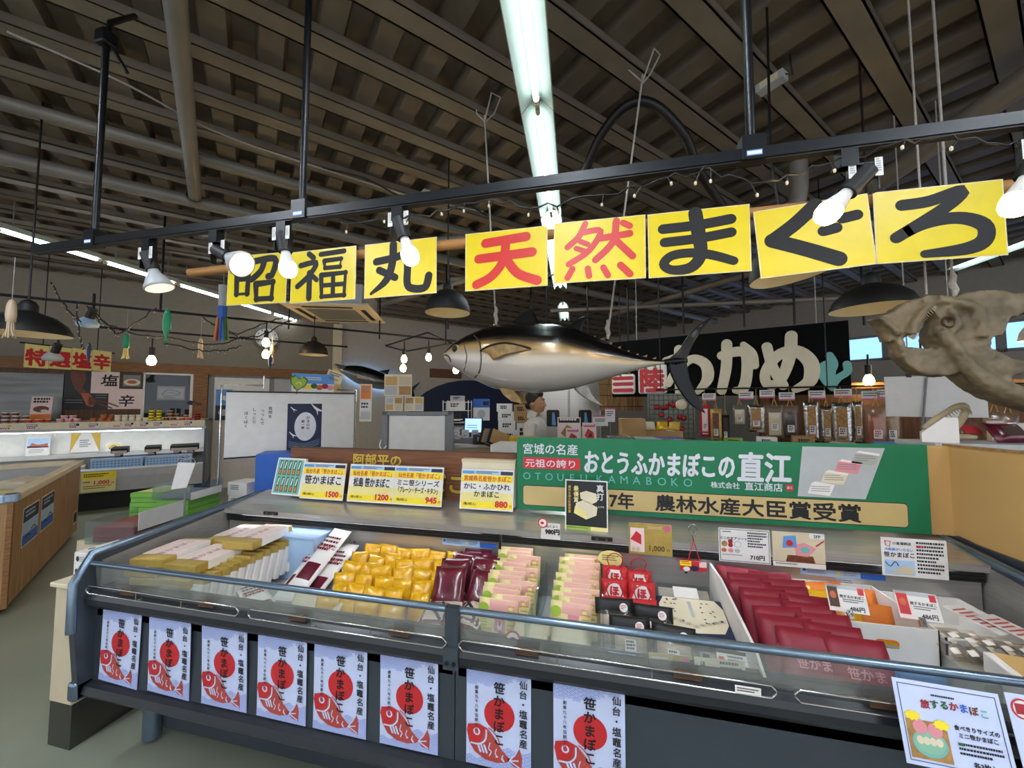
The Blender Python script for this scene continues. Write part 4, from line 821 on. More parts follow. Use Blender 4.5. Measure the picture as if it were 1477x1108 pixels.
G = [((-1.868, 1.367, .822), 10, 0, 'uppermost at the left end wall'), ((-1.700, 1.385, .806), 3, 0, 'in front of the upright boxes, gold end foremost'), ((-1.615, 1.56, .846), 5, 2, 'lying across the upright boxes near the plastic bin'), ((-1.80, 1.622, .818), 8, 0, 'behind the uppermost one, against the back'),
     ((-1.89, 1.365, .783), 6, 0, 'lying just under the uppermost one'), ((-1.72, 1.622, .78), 4, 0, 'second layer at the back'), ((-1.86, 1.365, .744), 8, 0, 'third layer down at the left'), ((-1.70, 1.367, .756), 2, 0, 'under the foremost one'), ((-1.79, 1.62, .742), 5, 0, 'third layer at the back'), ((-1.86, 1.367, .705), 7, 0, 'fourth layer down at the left'), ((-1.70, 1.367, .717), 3, 0, 'third layer under the foremost one'), ((-1.80, 1.62, .704), 5, 0, 'fourth layer at the back'), ((-1.86, 1.367, .668), 7, 0, 'fifth layer down at the left'), ((-1.70, 1.367, .68), 3, 0, 'fourth layer under the foremost one'), ((-1.80, 1.62, .666), 5, 0, 'fifth layer at the back')]
for i, (p, a, tl, lb) in enumerate(G):
    t = thing('gift_box', 'flat white gift box with gold ends, ' + lb, 'box', p, (0, 0, R(a)), 'gift boxes in the display case')
    if i == 0:
        g0 = gift_mesh().build('carton', t); g1 = gift_print(t)
    else:
        for s_ in (g0, g1):
            if s_ is g1 and i > 5: continue
            c = s_.copy(); COL.objects.link(c); c.parent = t
NB = 14; b = B(); b.rbox(-.08, .08, -.015, .015, 0, .160, 'box_white', .003, 1); b.box(-.0808, .0808, -.0158, .0158, .130, .1605, 'gold_foil'); up0 = None
for i in range(NB):
    o = b.build('upright_gift_box') if up0 is None else up0.copy()
    if up0 is None: up0 = o
    else: COL.objects.link(o)
    o.location = (-1.648 + .0062 * i + rg.uniform(-.004, .004), 1.24 + .0355 * i, FL + .004 + .0030 * i); o.rotation_euler = (R(-14), 0, R(2))
    tag(o, 'white gift box standing on edge, %s back from the front glass' % ORD[i], 'box', 'gift boxes standing on edge')
# pale plastic bin at the back
t = thing('plastic_bin', 'pale grey plastic bin at the back, right of the white gift boxes', 'bin', (-1.515, 1.684, FL))
b = B(); b.rbox(-.15, .15, -.055, .065, 0, .205, 'lt_blue', .006).rbox(-.156, .156, -.06, .068, .20, .213, 'lt_blue', .004); b.build('body', t)
b = B(); b.rbox(.150, .156, -.02, .02, .07, .12, 'soft_black', .002); b.build('hand_hole', t); B().tube([(.155, -.06, .2), (.157, -.06, .02)], .004, 'lt_grey', 6).build('corner_rib', t)
# long white pouches printed red
def long_pouch(i, p, rot, lb):
    t = thing('long_pouch', 'long white pouch with dark red contents, ' + lb, 'pouch', p, rot, 'long white pouches in the display case')
    b = B(); b.pillow(.10, .33, .03, 'box_white'); b.build('wrapper', t)
    b = B(); b.decal(.10, .33, .03, -.7, -.75, .7, -.25, 'maroon', .0008); o = b.build('contents_window', t)
    b = B(); b.lines(-.04, .27, .04, .18, 4, -.0165, 'maroon', .5, i); b.text('かまぼこ', 0, .20, .026, -.0172, 'deep_red', .02, al='c'); b.build('printing', t)
for i, (p, rot, lb) in enumerate([((-1.345, 1.42, .66), (R(-66), 0, R(3)), 'leftmost beside the upright boxes'), ((-1.245, 1.43, .655), (R(-64), 0, R(-3)), 'second beside the upright boxes'), ((-1.30, 1.45, .70), (R(-60), R(6), R(0)), 'on top of the other two'), ((-1.275, 1.30, .652), (R(-82), 0, R(62)), 'lying crosswise by the front glass')]): long_pouch(i, p, rot, lb)
# small yellow pouches
def small_pouch(nm, k, w, h, t_, win=None):
    b = B(); b.pillow(w, h, t_, k, n=6); return b
yp0 = small_pouch('pouch', 'pouch_yellow', .096, .108, .030).build('yellow_pouch'); yn = 0
for r in range(6):
    nC = [4, 5, 5, 6, 6, 6][r]
    for c in range(nC):
        o = yp0 if yn == 0 else yp0.copy()
        if yn: COL.objects.link(o)
        yn += 1
        x0 = -.905 - .0875 * (nC - 1) / 2 + .014 * (r % 2)
        o.location = (x0 + .0875 * c + rg.uniform(-.012, .012), 1.305 + .078 * r + rg.uniform(-.012, .012), FL + .006 + .0105 * r + rg.uniform(0, .012))
        o.rotation_euler = (R(-18 + rg.uniform(-8, 8)), R(rg.uniform(-7, 7)), R(rg.uniform(-16, 16)))
        tag(o, 'small yellow pouch, %s from the left in the %s row of the pile' % (ORD[c], ['front', 'second', 'third', 'fourth', 'fifth', 'rearmost'][r]), 'pouch', 'small yellow pouches in a pile')
bp = small_pouch('pouch', 'cream', .105, .12, .026).build('cream_pouch'); bp.location = (-1.155, 1.31, FL + .01); bp.rotation_euler = (R(-38), R(8), R(22)); tag(bp, 'cream pouch leaning at the front left of the yellow pile', 'pouch')
o = bp.copy(); COL.objects.link(o); o.location = (-1.03, 1.255, FL + .006); o.rotation_euler = (R(-40), R(-6), R(-18)); o['label'] = 'cream pouch lying lower in front of the yellow pile'
# maroon vacuum packs
def maroon(p, rot, lb, block=False):
    t = thing('vacuum_pack', 'shiny maroon vacuum pack, ' + lb, 'vacuum pack', p, rot, 'maroon vacuum packs')
    b = B()
    if block: b.pillow(.125, .15, .075, 'maroon', n=7, e=7)
    else: b.pillow(.13, .155, .03, 'maroon', n=7)
    b.build('pack', t)
    if block:
        b = B(); b.decal(.125, .15, .075, -.86, -.86, .86, .86, 'vac', .001, e=7); o = b.build('label_film', t); b = B(); b.stroke([(-.04, .1), (0, .07), (.03, .03)], .012, -.0400, 'ink').stroke([(.02, .12), (.04, .08)], .01, -.0400, 'ink'); b.build('brush_mark', o)
    else:
        b = B(); b.decal(.13, .155, .03, -.97, -.97, .97, -.72, 'vac', .0012); b.build('clear_edge', t)
for i, (p, a, lb) in enumerate([((-.615, 1.33, .665), 8, 'lower left of the front two blocks'), ((-.495, 1.36, .672), -14, 'right of the front two blocks')]): maroon(p, (R(-80), 0, R(a)), lb, True)
for i, (x, y, z, a) in enumerate([(-.60, 1.45, .70, 8), (-.485, 1.48, .69, -8), (-.615, 1.53, .70, 4), (-.50, 1.55, .71, -6), (-.60, 1.60, .70, 3), (-.485, 1.615, .70, -5), (-.56, 1.645, .705, 0)]):
    maroon((x, y, z), (R(-38), R(rg.uniform(-4, 4)), R(a)), ['left one just behind the front blocks', 'right one just behind the front blocks', 'left one of the middle pair', 'right one of the middle pair', 'left one near the steel back', 'right one near the steel back', 'rearmost against the steel back'][i])
# pink and yellow printed packs in two stacks
def pink_pack():
    t = thing('printed_pack', 'x', 'packet'); b = B(); w, h = .148, .135
    b.pillow(w, h, .022, 'pack_cream', n=6, e=8); b.build('wrapper', t)
    b = B(); b.decal(w, h, .022, -.12, -.9, .42, .45, 'pink', .0008, e=8, n=3); b.decal(w, h, .022, -.42, .45, .95, .96, 'peach', .0008, e=8, n=3); b.build('pink_band', t)
    b = B(); b.disc(-.052, .104, .020, .018, -.0128, 'lime', 16).disc(.012, .05, .009, .014, -.0128, 'pale_pink', 14).text('ふ', .012, .024, .02, -.0130, 'deep_red', .02, al='c').disc(.012, .058, .004, .007, -.0132, 'deep_red', 12).lines(-.066, .07, -.034, .02, 5, -.0128, 'lime', .3, 2).lines(.04, .12, .068, .03, 6, -.0128, 'gold', .3, 3); b.build('printing', t)
    return t
pk = None
for s_, (x, n, y0, z0) in enumerate([(-.36, 13, 1.37, .012), (-.098, 12, 1.40, .012)]):
    for i in range(n):
        if pk is None: o = pk = pink_pack()
        else: o = dup(pk)
        sh = (.03 if (i % 3 == 1) else -.018) if s_ == 0 else (.012 if i % 2 else -.012)
        o.location = (x + sh + rg.uniform(-.006, .006), y0 + .0285 * i, FL + z0 + .0052 * i + rg.uniform(0, .004)); o.rotation_euler = (R(-12 + rg.uniform(-3, 3)), 0, R(rg.uniform(-4, 4)))
        o['label'] = 'pink and yellow packet, %s from the front, stack beside the %s' % (ORD[i], ['maroon packs', 'red packets'][s_]); o['group'] = 'pink and yellow packets'
for s_, x in ((0, -.245), (1, .0)):
    o = B().box(x - .003, x + .003, 1.25, 1.75, FL, FL + .15, 'acrylic').build('case_divider'); tag(o, 'clear upright divider %s' % ['between the two stacks of pink packets', 'right of the pink packets'][s_], 'divider')
for i, (x, y) in enumerate([(-.40, 1.25), (-.325, 1.235)]):
    b = small_pouch('p', 'film', .09, .10, .05); o = b.build('crackly_pack', None, (x, y, FL + .004), (R(-35), 0, R(20 - 40 * i))); tag(o, 'crackly clear pack with pale pink sweets at the foot of the pink packets, %s one' % ['left', 'right'][i], 'packet')
    c = B(); c.pillow(.07, .08, .036, 'pale_pink', n=5, c=(0, 0, .01)); c.build('pink_filling', o)
for k in range(8):
    x, y = (-.235, 1.34) if k < 4 else (-.105, 1.37); j = k % 4
    b = small_pouch('p', 'cream', .12, .115, .02); o = b.build('cream_packet', None, (x + rg.uniform(-.008, .008), y - .075 + rg.uniform(-.008, .008), FL + .012 + .019 * j), (R(-80), 0, R(rg.uniform(-7, 7)))); tag(o, 'flat cream packet, %s up in the %s pile before the pink packets' % (ORD[j], ['left', 'right'][k // 4]), 'packet', 'flat cream packets')
# red net-printed scallop packs
def hotate():
    t = thing('scallop_pack', 'x', 'packet'); w, h = .098, .135
    b = B(); b.pillow(w, h, .03, 'red', n=6, e=6); b.build('wrapper', t)
    b = B(); b.poly([(-.038, .015), (-.043, .08), (-.02, .122), (.02, .122), (.043, .08), (.038, .015)], -.0158, 'box_white'); o = b.build('label', t)
    b = B(); b.text('ほたて', .0, .082, .036, -.0163, 'red', .06, vert=True, pitch=.95).stroke([(-.042, .075), (-.022, .118)], .008, -.0164, 'red', curve=False).stroke([(.022, .118), (.042, .07)], .008, -.0164, 'red', curve=False).stroke([(-.036, .03), (-.024, .06)], .006, -.0164, 'red', curve=False).stroke([(.026, .06), (.036, .03)], .006, -.0164, 'red', curve=False); b.build('printing', t)
    b = B(); b.tube(smooth_line([(-.02, 0, .13), (-.03, -.02, .165), (.0, -.03, .185), (.03, -.015, .165), (.02, 0, .13)], 5), .0022, 'red', 6); b.build('cord_handle', t)
    return t
hp = None
for i, (x, y, z) in enumerate([(.045, 1.47, .66), (.145, 1.47, .66), (.045, 1.545, .69), (.145, 1.545, .69), (.05, 1.62, .71), (.145, 1.62, .70)]):
    o = hotate() if hp is None else dup(hp); hp = hp or o
    o.location = (x, y, z); o.rotation_euler = (R(-16), 0, R(rg.uniform(-5, 5))); o['label'] = 'red packet with white label and red cord handle, %s' % ['front row beside the pink packets', 'front row beside the navy box', 'middle row beside the pink packets', 'middle row beside the navy box', 'back row beside the pink packets', 'back row beside the navy box'][i]; o['group'] = 'red scallop packets'
# clear bags with black headers
for i, (x, y, z, a) in enumerate([(.045, 1.385, .675, 6), (.165, 1.385, .665, -3), (.09, 1.315, .655, 4), (.215, 1.30, .65, -6)]):
    t = thing('header_bag', 'clear bag of shellfish with black header, %s' % ['back left of four', 'back right of four', 'front one leaning on the glass side', 'front one beside the clear trays'][i], 'bag', (x, y, z), (R(-24), 0, R(a)), 'bags with black headers')
    b = B(); b.pillow(.125, .13, .035, 'film', n=6); b.build('bag', t); b = B(); b.pillow(.10, .09, .022, 'vac', n=5, c=(0, .002, .012)); b.build('contents', t)
    b = B(); b.pillow(.132, .05, .026, 'soft_black', n=6, c=(0, 0, .10)); o = b.build('header', t); b = B(); b.disc(.03, .122, .014, .014, -.0140, 'box_white', 16); b.lines(.02, .13, .04, .116, 3, -.0145, 'red', .5, i); b.build('round_seal', o)
    b = B(); b.rect(-.02, .05, .015, .085, -.018, 'box_white').lines(-.016, .082, .012, .055, 3, -.0185, 'ink', .6, i); b.build('label', t)
# navy and cream gift pack, clear lid trays
t = thing('gift_pack', 'cream box with navy wave border in the middle of the case', 'box', (.315, 1.52, .70), (R(14), 0, 0))
b = B(); b.rbox(-.115, .115, -.085, .10, 0, .045, 'navy', .008, 2); b.build('box', t)
b = B(); P = [(-.108, -.02), (-.085, -.06), (0, -.07), (.085, -.06), (.108, -.02), (.11, .05), (.09, .092), (-.09, .092), (-.11, .05)]
b.add([(x, y, .0458) for x, y in P], [tuple(range(len(P)))], 'cream')
rr = random.Random(8)
for i in range(34):
    x, y = rr.uniform(-.09, .09), rr.uniform(-.03, .085)
    if abs(x) < .03: continue
    a = rr.uniform(-.8, .8); dx, dy = .006 * math.cos(a), .006 * math.sin(a); b.add([(x - dx, y - dy, .0464), (x + dy * .5, y - dx * .5, .0464), (x + dx, y + dy, .0464), (x - dy * .5, y + dx * .5, .0464)], [(0, 1, 2, 3)], 'navy')
for i in range(9):
    x = -.09 + i * .0225
    for q in range(3):
        P = [(x + (.012 - .004 * q) * math.cos(t_), -.05 + .035 * abs(x) / .09 + (.012 - .004 * q) * math.sin(t_)) for t_ in [PI * k / 6 for k in range(7)]]
        for k in range(6): a, c = P[k], P[k + 1]; b.add([(a[0], a[1], .0466), (c[0], c[1], .0466), (c[0], c[1] + .0014, .0466), (a[0], a[1] + .0014, .0466)], [(0, 1, 2, 3)], 'navy')
b.add([(-.006, .0, .0466), (.006, .0, .0466), (.004, .075, .0466), (-.008, .075, .0466)], [(0, 1, 2, 3)], 'lt_grey'); b.build('printed_top', t)
t = thing('clear_lid_tray', 'clear lidded tray of fish cakes standing behind the navy and cream box', 'tray', (.315, 1.668, .70), (R(30), 0, 0))
b = B(); b.rbox(-.105, .105, -.07, .07, 0, .05, 'acrylic', .012, 2); b.build('lid', t); b = B(); b.rbox(-.095, .095, -.06, .06, .002, .03, 'vac', .006); b.build('contents', t)
b = B(); b.box(-.04, .05, -.05, .05, .0505, .0515, 'box_white').box(.03, .095, -.065, -.035, .0515, .0522, 'pouch_yellow'); b.build('label', t)
for i in range(3):
    t = thing('clear_tray', 'clear tray of fish cakes before the navy and cream box, %s' % ['leftmost', 'middle', 'under the price slip'][i], 'tray', (.265 + .068 * i, 1.36 + .01 * i, .655), (R(16), 0, R(-4)), 'clear trays of fish cakes')
    b = B(); b.rbox(-.034, .034, -.055, .055, 0, .04, 'acrylic', .006, 2); b.build('tray', t); b = B(); b.rbox(-.028, .028, -.045, .045, .002, .028, 'vac', .005).rbox(-.02, .0, -.03, .03, .028, .032, 'brown', .002); b.build('contents', t)
o = sheet('price_slip', 'white price slip lying on the rightmost clear tray', 'price card', .085, .05, (.385, 1.315, .704), R(-3), lambda b, w, h: (b.rect(-w / 2, h - .01, w / 2, h, E1, 'ink'), b.lines(-w / 2 + .03, h - .015, w / 2 - .004, .004, 3, E1, 'ink', .5, 3), b.rect(-w / 2 + .004, .006, -w / 2 + .02, .03, E1, 'red')), R(-55), base='paper_w')
# white divider panel
t = thing('partition_panel', 'white upright partition between the clear trays and the red pouches', 'divider', (.432, 1.2, FL))
b = B(); b.ext([(0, 0), (0, .10), (.08, .15), (.40, .21), (.55, .21), (.55, 0)], 'x', -.004, .004, 'white'); b.build('panel', t)
# red stand-up pouches with handle holes
def red_pouch():
    t = thing('red_pouch', 'x', 'pouch'); w, h = .15, .20
    b = B(); b.pillow(w, h, .034, 'pouch_red', n=8, e=6); b.build('pouch', t)
    b = B(); rrect(b, -.028, h - .034, .028, h - .018, .008, -.0062, 'brown'); b.build('handle_hole', t)
    b = B(); b.lines(-.02, h - .052, .02, h - .058, 1, -.0135, 'pink', .5, 3); b.text('笹かま', 0, .10, .03, -.0178, 'pink', .02, al='c'); b.build('printing', t)
    return t
rp = None
for c in range(2):
    for i in range(8):
        o = red_pouch() if rp is None else dup(rp); rp = rp or o
        y = 1.685 - .0615 * i - .02 * c
        o.location = (.527 + .116 * c + .0065 * i + (.014 if i % 2 else -.006), y, FL + .014 - (.0 if i < 4 else 0)); o.rotation_euler = (R(-14 - 2.6 * i), R(rg.uniform(-2, 2)), R(rg.uniform(-5, 5)))
        o['label'] = 'dark red pouch, %s from the back, in the row beside the %s' % (ORD[i], ['white partition', 'white bin'][c]); o['group'] = 'dark red stand-up pouches'
# white open bin with orange packs
def white_bin(t, w, d, h):
    b = B(); e = .004
    b.box(-w / 2, w / 2, -d / 2, d / 2, 0, e, 'white').box(-w / 2, -w / 2 + e, -d / 2, d / 2, 0, h, 'white').box(w / 2 - e, w / 2, -d / 2, d / 2, 0, h, 'white').box(-w / 2, w / 2, d / 2 - e, d / 2, 0, h, 'white').box(-w / 2, w / 2, -d / 2, -d / 2 + e, 0, h, 'white')
    b.build('bin', t)
t = thing('open_bin', 'white open bin holding orange and yellow packs', 'bin', (.855, 1.60, .70)); white_bin(t, .27, .30, .118)
b = B(); rrect(b, -.032, .05, .032, .075, .012, -.1506, 'orange'); b.stroke([(-.03, .065), (.0, .058), (.028, .054)], .006, -.1512, 'teal').stroke([(-.01, .068), (.025, .062)], .005, -.1512, 'pouch_yellow'); b.build('hand_hole', t)
for i, (x, k) in enumerate([(.79, 'pouch_yellow'), (.84, 'orange'), (.80, 'pouch_yellow'), (.88, 'orange'), (.80, 'pouch_yellow'), (.885, 'orange'), (.92, 'orange')]):
    o = small_pouch('p', k, .12, .115, .03).build('orange_pack' if k == 'orange' else 'yellow_pack', None, (x, [1.70, 1.695, 1.635, 1.625, 1.535, 1.545, 1.685][i], .708 + .006 * (i % 2)), (R(-26), R(rg.uniform(-6, 6)), R(rg.uniform(-8, 8))))
    tag(o, '%s plastic pack in the white open bin, %s' % ('orange' if k == 'orange' else 'golden yellow', ['at the back left', 'at the back centre', 'in the middle left', 'in the middle right', 'at the front left', 'at the front right', 'at the back right corner'][i]), 'packet', 'packs in the white open bin')
for i in range(2):
    o = B().rbox(-.06, .06, -.05, .05, 0, .052, 'sky', .003).build('blue_box', None, (.80 + .125 * i, 1.47, FL)); tag(o, 'blue printed box under the front of the white bin, %s one' % ['left', 'right'][i], 'box')
    b = B(); b.text('かまぼこ', 0, .014, .03, -.0506, 'box_white', .04, al='c').stroke([(-.05, .012), (.0, .008), (.05, .012)], .006, -.0506, 'red'); b.build('printing', o)
    o2 = B().rbox(-.12, .12, -.055, .055, 0, .055, 'lt_grey', .003).build('bin_support_box'); o2.location = (.86, 1.575 + .115 * i, FL); tag(o2, 'grey carton hidden under the white bin, %s' % ['front', 'rear'][i], 'box')
def clip_card(label, x, y, z, photo):
    def d(b, w, h):
        b.rect(-w / 2, 0, -w / 2 + .035, h, E1, 'pale_pink'); b.rect(-w / 2 + .003, .012, -w / 2 + .030, h - .008, E2, photo); b.disc(-w / 2 + .0165, h * .6, .009, .011, E3, 'salmon', 14)
        b.rect(-w / 2, h - .012, w / 2, h, E1, 'lt_grey'); b.rect(w / 2 - .02, h - .024, w / 2 - .004, h - .004, E2, 'red'); b.text('旅するかまぼこ', .014, h - .036, .0095, E1, 'ink', .03, al='c'); b.lines(-.012, h - .040, w / 2 - .006, h - .052, 2, E1, 'ink', .4, 4); b.text('486円', .022, .006, .016, E1, 'ink', .025, al='c')
    o = sheet('price_card', label, 'price card', .105, .078, (x, y, z), R(-6), d, R(-24), base='paper_w', group='clipped price cards')
    b = B(); b.box(-.008, .008, -.004, .006, -.018, .008, 'chrome').tube([(-.006, -.004, -.012), (0, -.012, .004), (.006, -.004, -.012)], .0015, 'chrome', 6); b.build('clip', o)
clip_card('small price card clipped to the left of the white bin front', .775, 1.478, .832, 'brown'); clip_card('small price card clipped to the right corner of the white bin front', .965, 1.476, .832, 'red')
t = thing('open_bin', 'second white open bin of foil packs, against the right end panel', 'bin', (1.13, 1.60, .70)); white_bin(t, .25, .30, .10)
o = B().rbox(-.12, .12, -.14, .14, 0, .058, 'lt_grey', .003).build('bin_support_box', None, (1.13, 1.605, FL)); tag(o, 'grey carton under the second white bin', 'box')
for i in range(6):
    o = small_pouch('p', 'film', .12, .11, .028).build('foil_pack', None, (1.045 + .033 * i, 1.415 - .012 * i, .755 + .004 * (i % 2)), (R(-66), R(4), R(12))); tag(o, 'crumpled clear and silver pack before the second white bin, %s from the left' % ORD[i], 'packet', 'silver packs'); c = B(); [c.decal(.12, .11, .028, -.75 + .5 * q, -.7 + .5 * r_, -.4 + .5 * q, -.4 + .5 * r_, 'grey' if (q + r_) % 2 else 'box_white', .001, n=2) for q in range(3) for r_ in range(3)]; c.build('printing', o)
o = B().rbox(-.115, .115, -.07, .07, 0, .108, 'steel_print', .004).build('grey_carton', None, (1.115, 1.40, FL)); tag(o, 'grey carton with hand hole right of the white bin', 'box'); b = B(); rrect(b, .0, .05, .05, .075, .012, -.0706, 'soft_black'); b.build('hand_hole', o)
for i, (x, y, z, w) in enumerate([(1.13, 1.30, .70, .19), (1.12, 1.285, .757, .20), (1.12, 1.30, FL, .20)]):
    t = thing('beige_gift_box', 'beige and white gift box by the front glass at far right, %s' % ['middle of three', 'top of three', 'bottom of three'][i], 'box', (x, y, z), (0, 0, R(-10)), 'beige gift boxes at far right')
    b = B(); b.rbox(-w / 2, w / 2, -.075, .075, 0, .055, 'box_white', .004); b.build('box', t); b = B(); b.box(-w / 2 + .02, w / 2 + .001, -.0755, .0755, .0, .0558, 'tan_panel'); k = b.build('wrapper_band', t)
    vs, fs, x0, x1 = glyphs('笹かまぼこ'); b = B(); b.add([((v[0] - x1 / 2) * .02 + .02, v[1] * .02 - .05, .0564) for v in vs], fs, 'ink'); b.build('printing', k)
for i, (x, y) in enumerate([(1.19, 1.55), (1.24, 1.5)]):
    o = sheet('flat_card', 'printed card lying on the packs by the right end panel, %s one' % ['inner', 'outer'][i], 'card', .07, .14, (x, y - .06, .812), R(20), lambda b, w, h: (b.lines(-w / 2 + .008, h - .02, w / 2 - .008, .02, 6, E1, 'red', .4, 5),), R(-84), base='paper_w')
sheet('price_card', 'small white card tucked among the dark red pouches', 'price card', .085, .055, (.545, 1.452, .775), R(-2), lambda b, w, h: (b.lines(-w / 2 + .006, h - .006, w / 2 - .006, h - .03, 3, E1, 'navy', .4, 9), b.disc(-w / 2 + .016, .012, .008, .007, E1, 'salmon', 12), b.disc(-w / 2 + .034, .012, .007, .009, E1, 'deep_red', 12), b.lines(-.005, .024, w / 2 - .006, .006, 2, E1, 'ink', .5, 5)), R(-22), base='paper')
# ---------------------------------------------------------------- price cards standing on the rear shelf
def a4_card(label, x, head, lines, note, price, px=.03):
    def d(b, w, h):
        n = 12
        b.rect(-w / 2 + .006, .008, w / 2 - .006, h * .42, E1, 'pale_yellow'); b.rect(-w / 2 + .006, .008, w / 2 - .006, h * .2, E1 - .0001, 'yellow'); b.rect(-w / 2 + .006, h * .68, w / 2 - .006, h * .86, E1, 'yellow')
        b.rect(-w / 2 + .006, h * .87, w / 2 - .006, h * .96, E1, 'lt_blue'); b.rect(w / 2 - .07, h * .87, w / 2 - .006, h * .96, E2, 'navy'); b.rect(-w / 2 + .006, h * .88, -w / 2 + .07, h * .95, E2, 'sky'); b.lines(-.06, h * .95, w / 2 - .075, h * .88, 2, E3, 'navy', .5, 2)
        b.text(head, 0, h * .715, .0285, E2, 'red', .02, al='c', sx=min(1.0, .255 / (.0285 * len(head))))
        for i, l in enumerate(lines):
            sz = .052 if len(lines) == 1 else .034; b.text(l, 0, h * .43 if len(lines) == 1 else h * (.51 - .185 * i), sz, E2, 'ink', .024, al='c', sx=min(1.05, .25 / (sz * len(l))))
        b.text(note, -w / 2 + .02, .022, .015, E2, 'ink', .02); b.text(price, w / 2 - .03, .018, .040, E2, 'red', .06, al='r', sx=1.1); b.text('円', w / 2 - .014, .018, .014, E2, 'red', .03, al='c')
    o = sheet('price_card', label, 'price card', .283, .202, (x, 1.885, .966), 0, d, R(-9), 'price cards standing on the rear shelf', .003, 'paper_w')
    b = B(); b.box(-.143, .143, .003, .007, 0, .205, 'acrylic').box(-.143, .143, .003, .06, -.0005, .003, 'acrylic'); b.build('acrylic_stand', o)
a4_card('yellow price card reading 笹かまぼこ 1500, first from the left end', -1.545, '仙台名産「笹かまぼこ」', ['笹かまぼこ'], '1箱(10枚入)', '1500')
a4_card('yellow price card reading 松島笹かまぼこ 1200, second from the left', -1.235, '仙台名産「笹かまぼこ」', ['松島 笹かまぼこ'], '1箱(10枚入)', '1200')
a4_card('yellow price card reading 945 with two lines of black lettering', -.955, '仙台名産「笹かまぼこ」', ['ミニ笹シリーズ', '「プレーン・チーズ・キタン」'], '1箱(8枚入)', '945')
a4_card('yellow price card reading 880, right before the green sign', -.572, '宮城県名産笹かまぼこ', ['かに・ふかひれ', 'かまぼこ'], '1箱(4枚入)', '880')
t = thing('photo_card', 'pale framed photo of ten wrapped fish cakes at the left end of the rear shelf', 'card', (-1.80, 1.90, .972), (R(-12), 0, R(-4)))
b = B(); b.rbox(-.105, .105, 0, .02, 0, .215, 'box_white', .004).rect(-.095, .01, .095, .205, E1, 'teal'); b.build('frame', t)
b = B()
for r in range(2):
    for c in range(5):
        x, z = -.068 + .034 * c, .02 + .095 * r; b.poly([(x - .012, z), (x + .012, z), (x + .009, z + .085), (x - .009, z + .085)], E2, 'dk_green'); b.rect(x - .006, z + .005, x + .006, z + .03, E3, 'orange'); b.stroke([(x - .002, z + .04), (x + .003, z + .075)], .007, E3, 'box_white')
b.build('photo', t)
t = thing('wooden_box', 'pale wooden box behind the 880 price card', 'box', (-.575, 1.955, .972)); b = B(); b.rbox(-.145, .145, -.018, .03, 0, .235, 'cream', .003).box(-.147, .147, -.02, .032, .225, .24, 'beige'); b.build('body', t)
# black poster clipped before the green sign
def bp(b, w, h):
    b.rect(-w / 2 + .005, .07, w / 2 - .005, h - .005, E1, 'black'); b.rect(-w / 2 + .005, .018, w / 2 - .005, .07, E1, 'lime'); b.rect(.02, .018, w / 2 - .005, .07, E2, 'pale_yellow'); b.rect(-w / 2 + .005, .005, w / 2 - .005, .018, E1, 'dk_green')
    b.poly([(-.055, .125), (.0, .10), (.045, .12), (.05, .155), (-.01, .185), (-.045, .17)], E2, 'cream'); b.poly([(-.055, .125), (.0, .10), (.0, .132), (-.05, .155)], E3, 'pale_yellow'); b.poly([(-.025, .19), (.02, .165), (.048, .18), (.045, .215), (.0, .225), (-.028, .215)], E2, 'cream')
    b.poly([(-.09, .075), (.0, .075), (.03, .10), (-.02, .10), (-.08, .115)], E2, 'soft_black')
    b.text('真打', .062, .225, .034, E3, 'paper_w', .02, vert=True); b.text('しんうち', .062, .155, .009, E3, 'paper_w', .02, al='c'); b.text('農林水産大臣賞受賞', -.075, .235, .013, E3, 'gold', .02, vert=True); b.text('最優賞', -.045, .225, .024, E3, 'pale_yellow', .02, vert=True); b.lines(-.085, .065, .015, .022, 4, E2, 'dk_green', .35, 6)
sheet('product_poster', 'black poster with a photo of white tofu cakes, standing before the green sign', 'poster', .19, .272, (-.068, 1.765, .885), R(-2), bp, R(-7), base='white')
def lip_card(label, x, w, h, draw, z=.872, tilt=-1, rz=0, y=1.7215):
    o = sheet('price_card', label, 'price card', w, h, (x, y, z), R(rz), draw, R(tilt), base='paper_w')
    b = B(); b.box(-.012, .012, .0015, .012, h * .42, h * .5, 'acrylic'); b.build('card_clip', o); return o
lip_card('small white price tag reading 980 beside the black poster', -.222, .085, .068, lambda b, w, h: (b.text('ふくふく', .006, h - .018, .014, E1, 'ink', .03, al='c'), b.text('980円', .008, .022, .026, E1, 'ink', .06, al='c'), b.disc(-w / 2 + .008, h, .022, .022, E2, 'red', 18), b.disc(-w / 2 + .008, h, .017, .017, E3, 'box_white', 18), b.disc(-w / 2 + .006, h, .008, .006, E4, 'red', 12)), .905)
t = sheet('oval_tag', 'pale yellow oval tag hanging under the black poster', 'tag', .004, .004, (.035, 1.715, .845), 0, lambda b, w, h: (b.disc(0, .0, .052, .032, E1, 'pale_yellow', 24), b.lines(-.035, .014, .035, -.012, 3, E2, 'dk_green', .4, 7)), R(-4)); b = B(); b.ext([(.052 * math.cos(i * PI / 12), .032 * math.sin(i * PI / 12)) for i in range(24)], 'y', -.0003, .002, 'pale_yellow'); b.build('tag_body', t)
